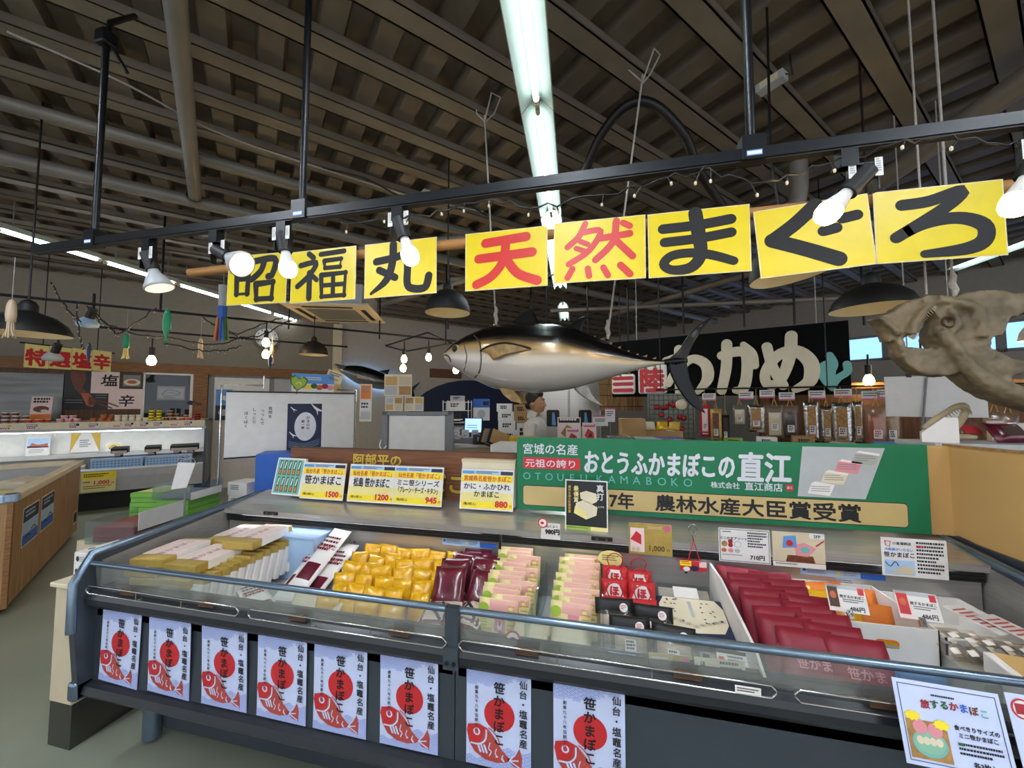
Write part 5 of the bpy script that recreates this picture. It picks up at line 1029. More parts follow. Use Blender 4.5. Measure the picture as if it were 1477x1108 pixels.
def pict(b, w, h):
    b.rect(-w / 2, 0, w / 2, h, E1, 'gold_foil'); b.rect(-w / 2 + .006, .01, -w / 2 + .062, h - .02, E2, 'pale_pink'); b.poly([(-w / 2 + .006, .06), (-w / 2 + .03, .095), (-w / 2 + .05, .08), (-w / 2 + .05, .04)], E3, 'red')
    for i in range(2): b.disc(-w / 2 + .018 + .018 * i, .02, .008, .011, E4, 'beige', 14)
    b.text('1,000', .026, .018, .030, E2, 'brown', .02, al='c'); b.text('円', .07, .018, .012, E2, 'brown', .02, al='c'); b.disc(w / 2 - .018, h - .016, .013, .013, E2, 'hot_pink', 18); b.lines(-.01, h - .012, .05, h - .024, 2, E2, 'cream', .4, 9)
lip_card('gold photo card reading 1,000 on the steel shelf edge', .198, .172, .128, pict)
def assort(b, w, h):
    b.rect(-w / 2 + .004, .004, w / 2 - .004, h - .004, E1, 'ink'); b.rect(-w / 2 + .006, .006, w / 2 - .006, h - .006, E2, 'paper_w')
    b.lines(-w / 2 + .015, h - .012, -w / 2 + .05, h - .018, 1, E3, 'ink', .6, 3); b.text('ミニかまアソート', -.038, h - .044, .0125, E3, 'ink', .03, al='c'); b.disc(-.072, .07, .0115, .0115, E3, 'dried_lt', 16); b.disc(-.05, .066, .009, .009, E3, 'deep_red', 14).disc(-.05, .08, .009, .009, E3, 'deep_red', 14); b.disc(-.024, .07, .013, .012, E3, 'ink', 16).disc(-.024, .07, .012, .011, E4, 'paper_w', 16)
    for i in range(3): b.disc(-.074 + .024 * i, .045, .010, .008, E3, ['salmon', 'pink', 'lt_grey'][i], 14)
    b.lines(.012, h - .012, w / 2 - .01, .058, 6, E3, 'ink', .55, 12); b.text('710円', .045, .016, .021, E3, 'ink', .04, al='c'); b.lines(-w / 2 + .012, .03, .0, .022, 1, E3, 'grey', .4, 4)
lip_card('white card with pictures of small snacks reading 710, on the shelf edge', .553, .185, .132, assort)
def craft(b, w, h):
    b.rect(-w / 2, 0, w / 2, h, E1, 'salmon'); b.rect(-w / 2, .02, w / 2, h, E2, 'beige'); b.rect(-w / 2, 0, w / 2, .018, E3, 'paper_w'); b.poly([(-.055, .07), (-.05, .115), (-.008, .12), (-.005, .075)], E3, 'sky'); b.disc(-.03, .09, .012, .012, E4, 'red', 14); b.poly([(-.01, .045), (.03, .04), (.06, .075), (.02, .095), (-.012, .085)], E3, 'pink'); b.disc(.022, .068, .016, .012, E4, 'teal', 16); b.poly([(-.045, .02), (.055, .02), (.048, .045), (-.038, .045)], E3, 'dried'); b.stroke([(.06, .085), (.085, .105)], .005, E4, 'deep_red'); b.rect(w / 2 - .05, h - .02, w / 2, h, E3, 'paper_w'); b.text('SFP', w / 2 - .025, h - .017, .016, E4, 'ink', .02, al='c'); b.lines(-.08, .014, .0, .004, 1, E4, 'grey', .5, 3)
lip_card('brown picture card of toy-like snacks marked SFP, on the shelf edge', .742, .178, .132, craft)
def sasa(b, w, h):
    b.stroke([(-.088, h - .012), (-.07, h - .014), (-.074, h - .032), (-.086, h - .028), (-.088, h - .012)], .003, E1, 'red', curve=False); b.text('小島蒲鉾店', -.036, h - .024, .0115, E1, 'ink', .02, al='c'); b.text('冷蔵庫がいらない', -.046, h - .046, .0112, E1, 'sky', .03, al='c'); b.text('笹かまぼこ', -.046, h - .068, .0195, E1, 'navy', .03, al='c'); b.rect(-w / 2 + .008, .006, .0, .058, E1, 'lt_blue'); b.poly([(-w / 2 + .02, .012), (-.01, .008), (.0, .03), (-.03, .04)], E2, 'beige'); b.stroke([(-.09, .05), (-.075, .035), (-.06, .052), (-.05, .038)], .003, E2, 'navy'); b.lines(.008, h - .01, w / 2 - .008, .012, 9, E1, 'ink', .55, 15); b.lines(.008, h - .0245, .04, h - .032, 1, E2, 'red', .9, 15)
lip_card('white card reading 笹かまぼこ at the right end of the shelf edge', 1.113, .20, .138, sasa, .870, -1)
# instruction stickers on the steel back wall
for i, (x, z, w) in enumerate([(-.655, .818, .19), (.86, .825, .20)]):
    def st(b, w, h):
        b.disc(-w / 2 + .012, h - .010, .006, .006, E1, 'blue', 14); b.lines(-w / 2 + .022, h - .004, w * .05, .006, 3, E1, 'grey', .4, 3); b.poly([(w * .1, .008), (w * .18, .008), (w * .14, .022)], E1, 'yellow'); b.lines(w * .22, h - .004, w * .45, .006, 3, E1, 'grey', .4, 4)
    o = sheet('instruction_sticker', 'pale blue instruction sticker on the steel back wall %s' % ['above the maroon packs', 'above the white open bin'][i], 'sticker', w, .03, (x, 1.7535, z + .01), 0, st, th=.0006, base='lt_blue')
    b = B(); b.rect(w / 2, .002, w / 2 + .08, .022, 0, 'blue').rect(.02, -.05, .10, -.002, 0, 'lt_grey').lines(.026, -.008, .094, -.046, 5, E1, 'navy', .3, 8); b.build('side_strip', o)
# pictures and tags inside, close to the front glass
def in_card(label, x, w, h, draw, y=1.21, z=.655, rz=0): return sheet('price_card', label, 'price card', w, h, (x, y, z), R(rz), draw, R(-14), base='paper_w')
in_card('white price tag reading 450 behind the front glass, with a round red seal', -.262, .105, .092, lambda b, w, h: (b.rect(-w / 2, .02, -w / 2 + .04, .06, E1, 'grey'), b.text('おとうふかまぼこ', .016, .056, .0125, E1, 'ink', .03, al='c', sx=.8), b.text('450円', .018, .022, .026, E1, 'ink', .05, al='c'), b.disc(-.02, h + .004, .026, .026, E2, 'red', 20), b.disc(-.02, h + .004, .020, .020, E3, 'box_white', 20), b.disc(-.02, h + .004, .011, .008, E4, 'red', 14)))
in_card('faint white tag behind the front glass just right of the black joint', -.375, .06, .07, lambda b, w, h: b.lines(-w / 2 + .006, h - .01, w / 2 - .006, .01, 4, E1, 'grey', .4, 5))
in_card('price tag with blue heading reading 1,210 behind the front glass', .055, .115, .108, lambda b, w, h: (b.rect(-w / 2, h - .02, w / 2, h, E1, 'navy'), b.lines(-.04, h - .006, .045, h - .014, 1, E2, 'lt_blue', .6, 3), b.lines(-w / 2 + .006, h - .024, w / 2 - .006, h - .038, 1, E1, 'ink', .8, 4), b.text('1,210円', .012, .045, .02, E1, 'ink', .03, al='c'), b.text('塩釜', -.032, .018, .02, E1, 'red', .03, al='c'), b.lines(-.005, .038, .05, .008, 3, E1, 'ink', .4, 9)))
in_card('dark gold picture card reading 1,000 behind the front glass', .19, .115, .115, lambda b, w, h: (b.rect(-w / 2, 0, w / 2, h, E1, 'gold_foil'), b.rect(-w / 2, .03, .01, h, E2, 'strip_gold'), b.lines(-w / 2 + .008, h - .008, .0, h - .05, 4, E3, 'paper_w', .4, 6), b.poly([(-.04, .04), (-.01, .055), (.0, .045), (-.03, .03)], E3, 'soft_black'), b.rect(.012, .005, .055, .065, E2, 'red'), b.disc(.034, .036, .019, .019, E3, 'box_white', 18), b.stroke([(.024, .036), (.034, .044), (.044, .036)], .003, E4, 'red'), b.text('1,000円', -.022, .008, .015, E3, 'brown', .03, al='c'), b.disc(.045, h - .014, .010, .010, E2, 'hot_pink', 16)), rz=4)
in_card('cream card with a dark red fish print behind the front glass', .325, .135, .12, lambda b, w, h: (b.rect(-w / 2, 0, w / 2, h, E1, 'cream'), b.text('ほやかまぼこ', -.045, h - .02, .014, E2, 'navy', .03, vert=True), b.rect(-.028, .04, -.02, .10, E2, 'grey'), b.poly([(-.01, .07), (.015, .085), (.04, .075), (.062, .03), (.065, .005), (.04, .01), (.02, .045), (-.005, .055)], E2, 'maroon'), b.rect(.02, .005, .04, .04, E3, 'cream'), b.lines(.0, .115, .06, .09, 2, E2, 'navy', .5, 3)), rz=3)
for i, (x, w) in enumerate([(.36, .06), (.80, .075)]):
    o = B().rbox(x - w / 2, x + w / 2, 1.1265, 1.130, .760, .778, 'box_white', .001).build('shelf_label'); tag(o, 'small printed label on the front wire guard, %s' % ['under the cream fish card', 'in front of the red pouches'][i], 'label'); c = B(); c.lines(x - w / 2 + .004, .775, x + w / 2 - .004, .763, 2, 1.126, 'brown', .5, 5); c.build('printing', o)
# red and white hand charm with two red cords and a small sign
t = thing('hanging_sign', 'small red and yellow sign hung on two red cords beside the gold card', 'sign', (.365, 1.715, .845))
b = B(); b.tube([(0, 0, .105), (-.025, -.004, .015)], .0018, 'red', 6).tube([(0, 0, .105), (.022, -.004, .015)], .0018, 'red', 6); b.build('cord', t)
b = B(); b.tube(smooth_line([(0, 0, .10), (-.006, 0, .125), (-.018, 0, .145), (-.01, 0, .165), (.008, 0, .162), (.012, 0, .14), (.002, 0, .12)], 5), .003, 'chrome', 6); b.build('wire_hook', t)
b = B(); b.box(-.055, .045, -.004, -.001, -.02, .02, 'red').rect(-.055, .0, -.012, .02, -.0046, 'yellow').rect(.018, -.002, .045, .02, -.0046, 'pale_pink').lines(-.05, .018, -.016, .004, 2, -.005, 'red', .5, 3).disc(-.03, -.012, .013, .009, -.0046, 'box_white', 14).disc(.0, -.008, .016, .011, -.0046, 'navy', 14); b.build('board', t)
# two printed sheets hanging from the front rail at the right
def rail_sheet(label, x, w, h, draw, roll=0, rz=0):
    return sheet('printed_sheet', label, 'sheet', w, h, (x, 1.092, .683), R(rz), draw, R(-16), base='poster', roll=R(roll))
def d1(b, w, h):
    for x0, z0, x1, z1 in ((.008, .008, w - .008, .0095), (.008, h - .0095, w - .008, h - .008)): b.rect(-w / 2 + x0, z0, -w / 2 + x1, z1, E1, 'navy')
    b.rect(-w / 2 + .008, .008, -w / 2 + .0095, h - .008, E1, 'navy').rect(w / 2 - .0095, .008, w / 2 - .008, h - .008, E1, 'navy')
    for i, (ch, k) in enumerate(zip('旅するかまぼこ', ['deep_red', 'dk_green', 'dk_green', 'deep_red', 'blue', 'dried', 'teal'])): b.text(ch, -.045 + .0185 * i, h - .052 + .006 * math.sin(PI * (i + .5) / 7), .018, E2, k, .04, al='c')
    b.lines(-.03, h - .022, .02, h - .028, 1, E2, 'ink', .6, 4)
    b.rect(-w / 2 + .012, .014, -.012, .088, E2, 'dried_lt'); b.disc(-.05, .045, .033, .026, E3, 'teal', 24); b.disc(-.05, .047, .029, .022, E3 - .0001, 'pale_green', 24); b.disc(-.064, .075, .014, .014, E3 - .0002, 'pink', 16).disc(-.036, .072, .014, .014, E3 - .0002, 'pink', 16)
    for i in range(4): b.disc(-.068 + .012 * i, .05, .007, .008, E4, 'cream', 12)
    for x, z in ((-.075, .095), (-.022, .085)): b.poly([(x + (.017 if i % 2 else .013) * math.cos(i * PI / 9), z + (.011 if i % 2 else .008) * math.sin(i * PI / 9)) for i in range(18)], E4, 'yellow')
    b.text('食べきりサイズの', .044, .082, .0105, E2, 'ink', .03, al='c'); b.text('ミニ笹かまぼこ', .044, .068, .0105, E2, 'ink', .03, al='c'); b.lines(.004, .058, w / 2 - .014, .032, 3, E2, 'ink', .5, 6); b.rect(.004, .0525, .014, .058, E3, 'dk_green'); b.text('各3枚入', .046, .016, .0125, E2, 'ink', .03, al='c')
rail_sheet('white printed sheet with a plate of fish cakes hanging from the rail at lower right', .772, .203, .165, d1, 2)
rail_sheet('white printed sheet with a round red seal, cut by the lower right corner', .985, .20, .165, lambda b, w, h: (b.disc(-.075, h - .028, .02, .02, E1, 'red', 20), b.disc(-.075, h - .028, .0165, .0165, E2, 'paper_w', 20), b.rect(-.088, h - .038, -.062, h - .018, E3, 'deep_red'), b.text('小島蒲鉾店', .0, h - .03, .014, E1, 'red', .03, al='c'), b.text('冷蔵庫がいらない', -.01, h - .062, .0145, E1, 'blue', .03, al='c'), b.text('笹かまぼこ', -.015, h - .092, .023, E1, 'ink', .04, al='c'), b.rect(-.088, .01, .0, .062, E1, 'pale_pink'), b.poly([(-.08, .012), (-.02, .015), (-.01, .045), (-.05, .055)], E2, 'salmon')), 2)
# tan end panel right of the green sign
t = thing('tan_partition', 'tan upright panel running back beside the right end of the counter', 'panel', (1.36, 1.95, .93))
B().box(-.045, .045, -.012, .012, .04, .40, 'tan_panel').build('back_board', t)
b = B(); b.ext([(.0, .05), (.012, .05), (.012, .40), (-.95, .415), (-.95, -.05), (-.55, .0)], 'x', .03, .045, 'tan_panel'); b.build('board', t)
b = B(); b.ext([(.012, .40), (.012, .408), (-.95, .423), (-.95, .415)], 'x', .026, .049, 'wood_side'); b.build('top_edge', t)
B().box(.018, .045, -.4, .03, -.2, .04, 'case_dark').build('foot', t)
# ---------------------------------------------------------------- left: beige counter end with gift boxes beside the case
t = thing('side_counter', 'narrow beige counter with dark kick board at the left end of the display case', 'counter', (-2.33, 1.26, 0))
B().box(-.07, .065, 0, .39, .19, .68, 'beige').build('body', t); B().box(-.07, .065, .003, .39, 0, .19, 'dk_steel').build('kick_board', t); B().rbox(-.10, .075, -.008, .40, .68, .70, 'cream', .004).build('top', t)
CT = .701
t = thing('cow_box', 'white box with black patches on the beige counter, nearest the case corner', 'box', (-2.345, 1.40, CT), (0, 0, R(0)))
B().rbox(-.085, .085, -.07, .10, 0, .105, 'box_white', .003).build('box', t); b = B()
for x, z, r in ((-.065, .02, .008), (-.06, .075, .010), (.03, .03, .012), (.06, .08, .009)): b.disc(x, z, r, r * 1.3, -.0706, 'black', 9)
for x, y in ((-.06, -.02), (-.02, .04), (.03, 0), (.06, .06), (-.05, .07)): b.add([(x + .012 * math.cos(i), y + .016 * math.sin(i), .1056) for i in range(6)], [tuple(range(6))], 'black')
b.lines(-.05, .085, .02, .06, 3, -.0706, 'grey', .4, 2); b.build('patches', t)
t = thing('acrylic_tray', 'clear acrylic tray of red boxes with a blank white header on the beige counter', 'tray', (-2.78, 1.80, CT), (0, 0, R(12)))
b = B(); b.box(-.14, .14, -.155, -.151, 0, .13, 'acrylic').box(-.142, -.138, -.15, .15, 0, .13, 'acrylic').box(.138, .142, -.15, .15, 0, .13, 'acrylic').box(-.14, .14, -.15, .15, 0, .003, 'acrylic'); b.build('tray', t)
B().box(.1435, .1455, -.13, .18, .07, .175, 'paper_w').build('header', t)
for i in range(3):
    o = B().rbox(-.12, .12, -.13, .13, 0, .028, 'pouch_red', .003).build('red_box', None, (-2.78, 1.80, CT + .004 + .029 * i), (0, 0, R(12 + i))); tag(o, 'flat red gift box in the clear acrylic tray, %s' % ['bottom one', 'middle one', 'top one'][i], 'box', 'red gift boxes in the acrylic tray')
for s_ in range(2):
    for i in range([6, 5][s_]):
        t = thing('green_gift_box', 'flat green gift box, %s up in the %s stack on the beige counter' % (ORD[i], ['left', 'right'][s_]), 'box', ([-3.06, -2.81][s_] + rg.uniform(-.006, .006), [2.14, 2.13][s_] + rg.uniform(-.006, .006), CT + .033 * i), (0, 0, R(rg.uniform(-3, 3) + 12)), 'green gift boxes')
        B().rbox(-.11, .11, -.13, .13, 0, .032, 'green_box', .003).build('box', t)
        if i == [5, 4][s_]: B().box(-.085, .085, -.10, .10, .032, .0328, 'pale_yellow').build('top_label', t)
B().rbox(-3.02, -2.60, 1.66, 2.0, 0, .70, 'beige', .004).rbox(-3.21, -2.60, 2.0, 2.32, 0, .70, 'beige', .004).build('x'); o = bpy.data.objects['x']; o.name = 'display_table'; tag(o, 'beige display table under the green gift boxes and the red boxes', 'table')
t = thing('acrylic_tray', 'clear acrylic tray with a white header above the green gift boxes', 'tray', (-2.81, 2.13, CT + .166), (0, 0, R(12)))
b = B(); b.box(-.13, .13, -.14, -.137, 0, .10, 'acrylic').box(-.13, -.127, -.14, .14, 0, .10, 'acrylic').box(.127, .13, -.14, .14, 0, .10, 'acrylic').box(-.13, .13, -.14, .14, 0, .003, 'acrylic'); b.build('tray', t); B().box(.131, .133, -.14, .12, .0, .05, 'paper_w').build('header', t); B().rbox(-.1, .1, -.1, .1, .004, .034, 'grey', .003).build('box_inside', t)
t = thing('sign_holder', 'thin metal stand holding a tilted blank white card above the green boxes', 'sign stand', (-2.655, 1.985, CT))
b = B(); b.cyl((0, 0, 0), (0, 0, .47), .005, 'grey', n=8); b.build('pole', t); B().cyl((0, 0, 0), (0, 0, .006), .05, 'grey', n=20).build('base', t)
b = B(); b.poly([(-.11, .24), (.02, .26), (.085, .42), (-.06, .42)], -.008, 'paper_w'); b.add([(-.11, -.006, .24), (.02, -.006, .26), (.085, -.006, .42), (-.06, -.006, .42)], [(3, 2, 1, 0)], 'paper_w'); b.tube([(-.07, -.004, .42), (-.05, 0, .45), (0, 0, .44), (.06, 0, .45), (.09, -.004, .42)], .005, 'chrome', 6); b.build('card', t)
o = sheet('yellow_label', 'small yellow sign reading かぞつくだ煮 beyond the green boxes', 'sign', .20, .085, (-2.90, 2.80, 1.06), R(-4), lambda b, w, h: (b.text('かぞつくだ煮', 0, .04, .032, E1, 'ink', .04, al='c', sx=.95), b.lines(-.08, .03, .08, .012, 1, E1, 'ink', .5, 4)), base='yellow'); B().cyl((0, .004, -.3), (0, .004, .01), .004, 'grey', n=6).build('stick', o)
o = B().rbox(-.16, .16, -.06, .06, 0, .76, 'beige', .003).build('stick_base', None, (-2.90, 2.80, 0)); o.name = 'small_table'; tag(o, 'low beige stand under the yellow sign', 'stand')
t = thing('blue_box', 'bright blue box standing behind the left end of the display case', 'box', (-2.42, 2.55, 0), (0, 0, R(32))); B().rbox(-.17, .17, -.12, .12, .7, 1.13, 'blue', .004).build('box', t); B().rbox(-.15, .15, -.1, .1, 0, .7, 'beige', .003).build('stand', t)
o = B().rbox(-.1, .1, -.09, .09, 0, .70, 'beige', .004).build('low_stand', None, (-2.72, 2.50, 0)); tag(o, 'beige stand under the small white boxes beside the blue box', 'stand')
for i in range(2):
    o = B().rbox(-.09, .09, -.08, .08, 0, .10, 'box_white', .003).build('white_box', None, (-2.72 - .01 * i, 2.50, .701 + .101 * i)); tag(o, 'small white box beside the blue box, %s' % ['lower', 'upper'][i], 'box', 'small white boxes'); b = B(); b.lines(-.06, .08, .05, .04, 3, -.0806, 'navy', .5, i); b.build('printing', o)

# ---------------------------------------------------------------- wood-sided chest freezer at the far left
FA = Vector((-4.12, 1.90, 0)); FB = Vector((-5.92, 3.25, 0)); fd = (FB - FA).normalized(); frz = math.atan2(fd.y, fd.x); FLn = (FB - FA).length
t = thing('chest_freezer', 'open chest freezer with wooden side panels at the far left', 'freezer', FA, (0, 0, frz))      # local x runs away, local +y to the left out of view
B().box(0, FLn, 0, .02, .06, .80, 'wood_side').box(0, .02, 0, 1.3, .06, .80, 'wood_side').build('side_panel', t)
B().box(.02, FLn - .02, .02, 1.3, .06, .45, 'grey').build('body', t); B().box(.04, FLn - .04, .05, 1.3, 0, .06, 'soft_black').build('kick_board', t)
b = B(); b.rbox(-.02, FLn + .02, -.03, .05, .80, .86, 'cream', .012).rbox(-.02, .06, -.03, 1.3, .80, .86, 'lt_blue', .012).rbox(FLn - .06, FLn + .02, -.03, 1.3, .80, .86, 'cream', .012); b.build('rim', t)
B().box(.04, FLn - .04, .05, .06, .4, .82, 'lt_grey').box(FLn - .05, FLn - .04, .05, 1.3, .4, .82, 'lt_grey').build('liner', t)
o = B().box(-.005, .03, -.008, .02, .06, .80, 'wood_beam').build('corner_trim', t)
b = B(); b.rect(FLn - .24, .16, FLn - .05, .30, -.002, 'cream').rect(FLn - .22, .175, FLn - .07, .285, -.0026, 'soft_black'); b.build('vent_cover', t)
for i in range(9):
    x, y = .35 + .42 * (i % 4), .28 + .34 * (i // 4)
    o = B().rbox(-.16, .16, -.1, .1, 0, .09, ['cream', 'pale_yellow', 'lt_grey'][i % 3], .02).build('frozen_pack', None, FA + fd * x + Vector((-fd.y, fd.x, 0)) * y + Vector((0, 0, .62 + .06 * (i % 2))), (R(6), 0, frz + R(20 * (i % 3) - 20))); tag(o, '%s frozen pack lying in the chest freezer, %s' % (['cream', 'pale yellow', 'pale grey'][i % 3], ['nearest corner', 'second along the near side', 'third along the near side', 'far end of the near side', 'nearest in the second row', 'second in the second row', 'third in the second row', 'far end of the second row', 'deepest at left'][i]), 'packet', 'frozen packs in the chest freezer')
for i, x in enumerate([.32, .80]):
    o = sheet('blue_poster', 'blue and white poster on the wooden freezer side, %s one' % ['nearer', 'farther'][i], 'poster', .40, .30, FA + fd * (x + .14) + Vector((fd.y, -fd.x, 0)) * .003 + Vector((0, 0, .40)), frz, lambda b, w, h: (b.rect(-w / 2 + .008, h * .62, w / 2 - .008, h - .008, E1, 'navy'), b.rect(-w / 2 + .008, .008, w / 2 - .008, h * .3, E1, 'blue'), b.rect(-w / 2 + .008, h * .3, w / 2 - .008, h * .62, E1, 'lt_blue'), b.stroke([(-.12, .06), (-.06, .075), (.0, .06)], .012, E2, 'navy'), b.stroke([(.02, .10), (.08, .115), (.13, .10)], .010, E2, 'navy'), b.lines(-.15, h - .03, .15, h - .09, 2, E2, 'lt_blue', .5, 3 + i)), base='paper_w')

# ---------------------------------------------------------------- display case along the left wall
def LP(p, o, z): return F0 + PD * p + RD * o + Vector((0, 0, z))
t = thing('wall_display_case', 'long open refrigerated case along the left wall, white lit inside', 'display case', F0, (0, 0, AZ))
L0 = -3.4
B().box(L0, 0, .03, .95, .27, .47, 'lt_grey').build('body', t); B().box(L0, -.02, .15, .9, 0, .27, 'soft_black').build('kick_board', t)
B().ext([(0, .27), (-.03, .47), (-.03, .58), (.0, .60), (.03, .60), (.03, .27)], 'x', L0, 0, 'lt_grey').build('front_lip', t)
B().box(L0, 0, .52, .54, .47, 1.14, 'white').build('back_lining', t); B().box(L0, 0, 0.0, .54, .47, .475, 'white').build('floor_pan', t)
B().box(L0, 0, .14, .52, .765, .785, 'lt_grey').rect(L0, .755, 0, .80, .138, 'white').build('shelf', t)
B().box(L0, .02, -.03, .95, 1.17, 1.26, 'cream').build('top_board', t); B().box(L0, .02, -.04, .0, 1.135, 1.17, 'lt_grey').build('top_trim', t)
o = B().box(L0 + .05, -.05, .05, .09, 1.12, 1.135, 'wall_strip').build('strip_light', t)
B().ext([(-.03, .25), (-.03, 1.26), (.95, 1.26), (.95, .25)], 'x', 0, .03, 'case_dark').build('end_panel', t)
for i, p in enumerate([-2.0, -1.78, -1.40, -1.22, -.98, -.86, -.70, -.55, -.36, -.2]):
    t = None
    def dd(b, w, h, i=i): b.rect(-w / 2 + .004, h * .5, w / 2 - .004, h - .004, E1, 'ink' if i % 4 else 'gold'); b.lines(-w / 2 + .008, h - .01, w / 2 - .008, h * .55, 1, E2, 'paper_w', .8, i); b.lines(-w / 2 + .006, h * .4, w / 2 - .006, .006, 1, E1, 'red', .8, i + 3)
    sheet('price_ticket', 'small dark price ticket on the left wall case top edge, %s from left' % ORD[i], 'price ticket', .10, .07, LP(p, -.035, 1.175), AZ, dd, base='paper_w', group='price tickets on the case top')
# cups, cans and jars on top
def cup(k, lid, r=.036, h=.046):
    b = B(); b.lathe([(0, 0), (r * .85, 0), (r, h * .9), (r * 1.05, h), (0, h)], lid, n=14); b.lathe([(r * .87, h * .12), (r * .985, h * .78)], k, n=14); return b
def heap(name, k, lid, label, spots, r=.036, h=.046):
    first = None
    for (p, o_, lv) in spots:
        c = cup(k, lid, r, h).build(name) if first is None else first.copy()
        if first is None: first = c
        else: COL.objects.link(c)
        c.location = LP(p, o_, 1.261 + (h + .001) * lv); tag(c, label, 'cup', label)
heap('food_cup', 'dried', 'box_white', 'small brown cup in the stacked group nearest the left edge', [(-2.12 + .08 * i, .06 + .03 * (j % 2), j) for i in range(4) for j in range(3 if i in (1, 2) else 2)])
heap('food_cup', 'red', 'cream', 'white cup with red print before the orange advert card', [(-1.84, .05, 0), (-1.75, .05, 0), (-1.70, .13, 0)])
heap('food_cup', 'pink', 'box_white', 'pink banded cup in a small pyramid left of the squid poster', [(-1.56, .05, 0), (-1.48, .05, 0), (-1.40, .05, 0), (-1.52, .05, 1), (-1.44, .05, 1)])
heap('glass_jar', 'salmon', 'dried_lt', 'jar of orange red paste under the squid poster', [(-1.24, .05, 0), (-1.16, .05, 0), (-1.09, .08, 0), (-1.14, .05, 1), (-1.08, .1, 1)], .036, .05)
heap('food_cup', 'cream', 'box_white', 'pale cream cup under the black and white calligraphy', [(-1.0 + .075 * i, .06, j) for i in range(5) for j in range(2) if not (i == 4 and j)], .035, .045)
heap('food_can', 'yellow', 'black', 'black and yellow can stacked four high at the right of the poster', [(-.64 + .085 * i, .06, j) for i in range(2) for j in range(4 - 0)], .034, .042)
heap('glass_jar', 'dried', 'beige', 'brown jar stacked beside the black and yellow cans', [(-.47, .06, 0), (-.39, .06, 0), (-.43, .06, 1), (-.43, .07, 2), (-.36, .10, 1)], .035, .05)
heap('glass_jar', 'red', 'cream', 'red jar below the small window on the case top', [(-.28, .06, 0), (-.20, .06, 0), (-.24, .06, 1)], .035, .04)
heap('sauce_tin', 'maroon', 'red', 'dark red tin stacked at the right end of the case top', [(-.10, .08, j) for j in range(3)], .042, .034)
# goods inside
for i, p in enumerate([-.98, -.62, -.33, -.17]):
    t = thing('dark_tray', 'dark tray of seafood on the middle shelf of the wall case, %s from the left' % ORD[i], 'tray', LP(p, .2, .786), (R(12), 0, AZ), 'dark trays in the wall case')
    B().rbox(-.09, .09, -.06, .06, 0, .09, 'soft_black', .006).build('tray', t); B().rect(-.08, .01, .08, .055, -.061, 'vac').build('film', t); B().rect(-.045, -.035, .045, .015, -.075, 'ink').lines(-.04, .01, .04, -.03, 2, -.0756, 'paper_w', .6, i).build('price_ticket', t)
for i in range(2):
    t = thing('plastic_crate', 'pale blue perforated plastic crate in the wall case, %s one' % ['left', 'right'][i], 'crate', LP(-.97 + .56 * i, .16, .545), (0, 0, AZ), 'plastic crates in the wall case')
    b = B(); b.box(-.27, .27, -.14, -.135, 0, .19, 'lt_blue').box(-.27, .27, .135, .14, 0, .19, 'lt_blue').box(-.27, -.265, -.14, .14, 0, .19, 'lt_blue').box(.265, .27, -.14, .14, 0, .19, 'lt_blue').box(-.27, .27, -.14, .14, 0, .005, 'lt_blue').box(-.275, .275, -.147, -.135, .185, .195, 'white'); b.build('crate', t)
    b = B()
    for r in range(4):
        for c in range(14): b.rect(-.25 + .036 * c, .03 + .036 * r, -.25 + .036 * c + .024, .03 + .036 * r + .02, -.1405, 'sky')
    b.build('slots', t)
for i in range(4):
    o = B().rbox(-.10, .10, -.07, .07, 0, .05, 'vac', .008).build('packed_tray', None, LP(-2.05 + .215 * i, .14, .60), (R(10), 0, AZ)); tag(o, 'clear packed tray with a red arrow ticket in the wall case, %s from the left' % ORD[i], 'tray', 'packed trays in the wall case'); b = B(); b.poly([(-.015, .09), (.015, .09), (.015, .06), (.028, .06), (0, .035), (-.028, .06), (-.015, .06)], -.085, 'red'); b.build('arrow', o)
o = B().box(-.9, .9, -.06, .0, .476, .60, 'lt_grey').build('tray_support', None, F0); o.location = LP(-2.2, .2, 0); o.rotation_euler = (0, 0, AZ); o.name = 'tray_step'; tag(o, 'grey step under the packed trays in the wall case', 'shelf')
def ad(name, label, p, o_, z, w, h, draw, tilt=-4, base='paper_w'): return sheet(name, label, 'sign', w, h, LP(p, o_, z), AZ, draw, R(tilt), base=base)
ad('advert_card', 'white advert with yellow corners inside the wall case', -1.42, .50, .80, .30, .28, lambda b, w, h: (b.poly([(-w / 2, .0), (-w / 2, h), (-.05, h)], E1, 'gold'), b.poly([(w / 2, .0), (w / 2, h), (.05, h)], E1, 'gold'), b.lines(-.06, .18, .06, .06, 4, E2, 'navy', .4, 3)))
ad('advert_card', 'white photo advert of a squid dish inside the wall case', -1.85, .40, .79, .22, .26, lambda b, w, h: (b.rect(-w / 2 + .01, .11, w / 2 - .01, h - .02, E1, 'lt_blue'), b.poly([(-.09, .12), (.09, .12), (.09, .17), (.0, .15), (-.06, .18)], E2, 'salmon'), b.poly([(-.10, .11), (.10, .11), (.10, .125), (-.10, .135)], E3, 'navy'), b.lines(-.08, .09, .06, .03, 3, E1, 'grey', .4, 4)))
ad('advert_card', 'cream oval sign inside the wall case', -1.10, .42, .80, .17, .13, lambda b, w, h: (b.disc(0, .07, .075, .05, E1, 'pale_yellow', 20), b.stroke([(-.04, .06), (.0, .085), (.04, .06)], .01, E2, 'dried'), b.lines(-.05, .05, .05, .03, 1, E2, 'ink', .7, 5)), base='box_white')
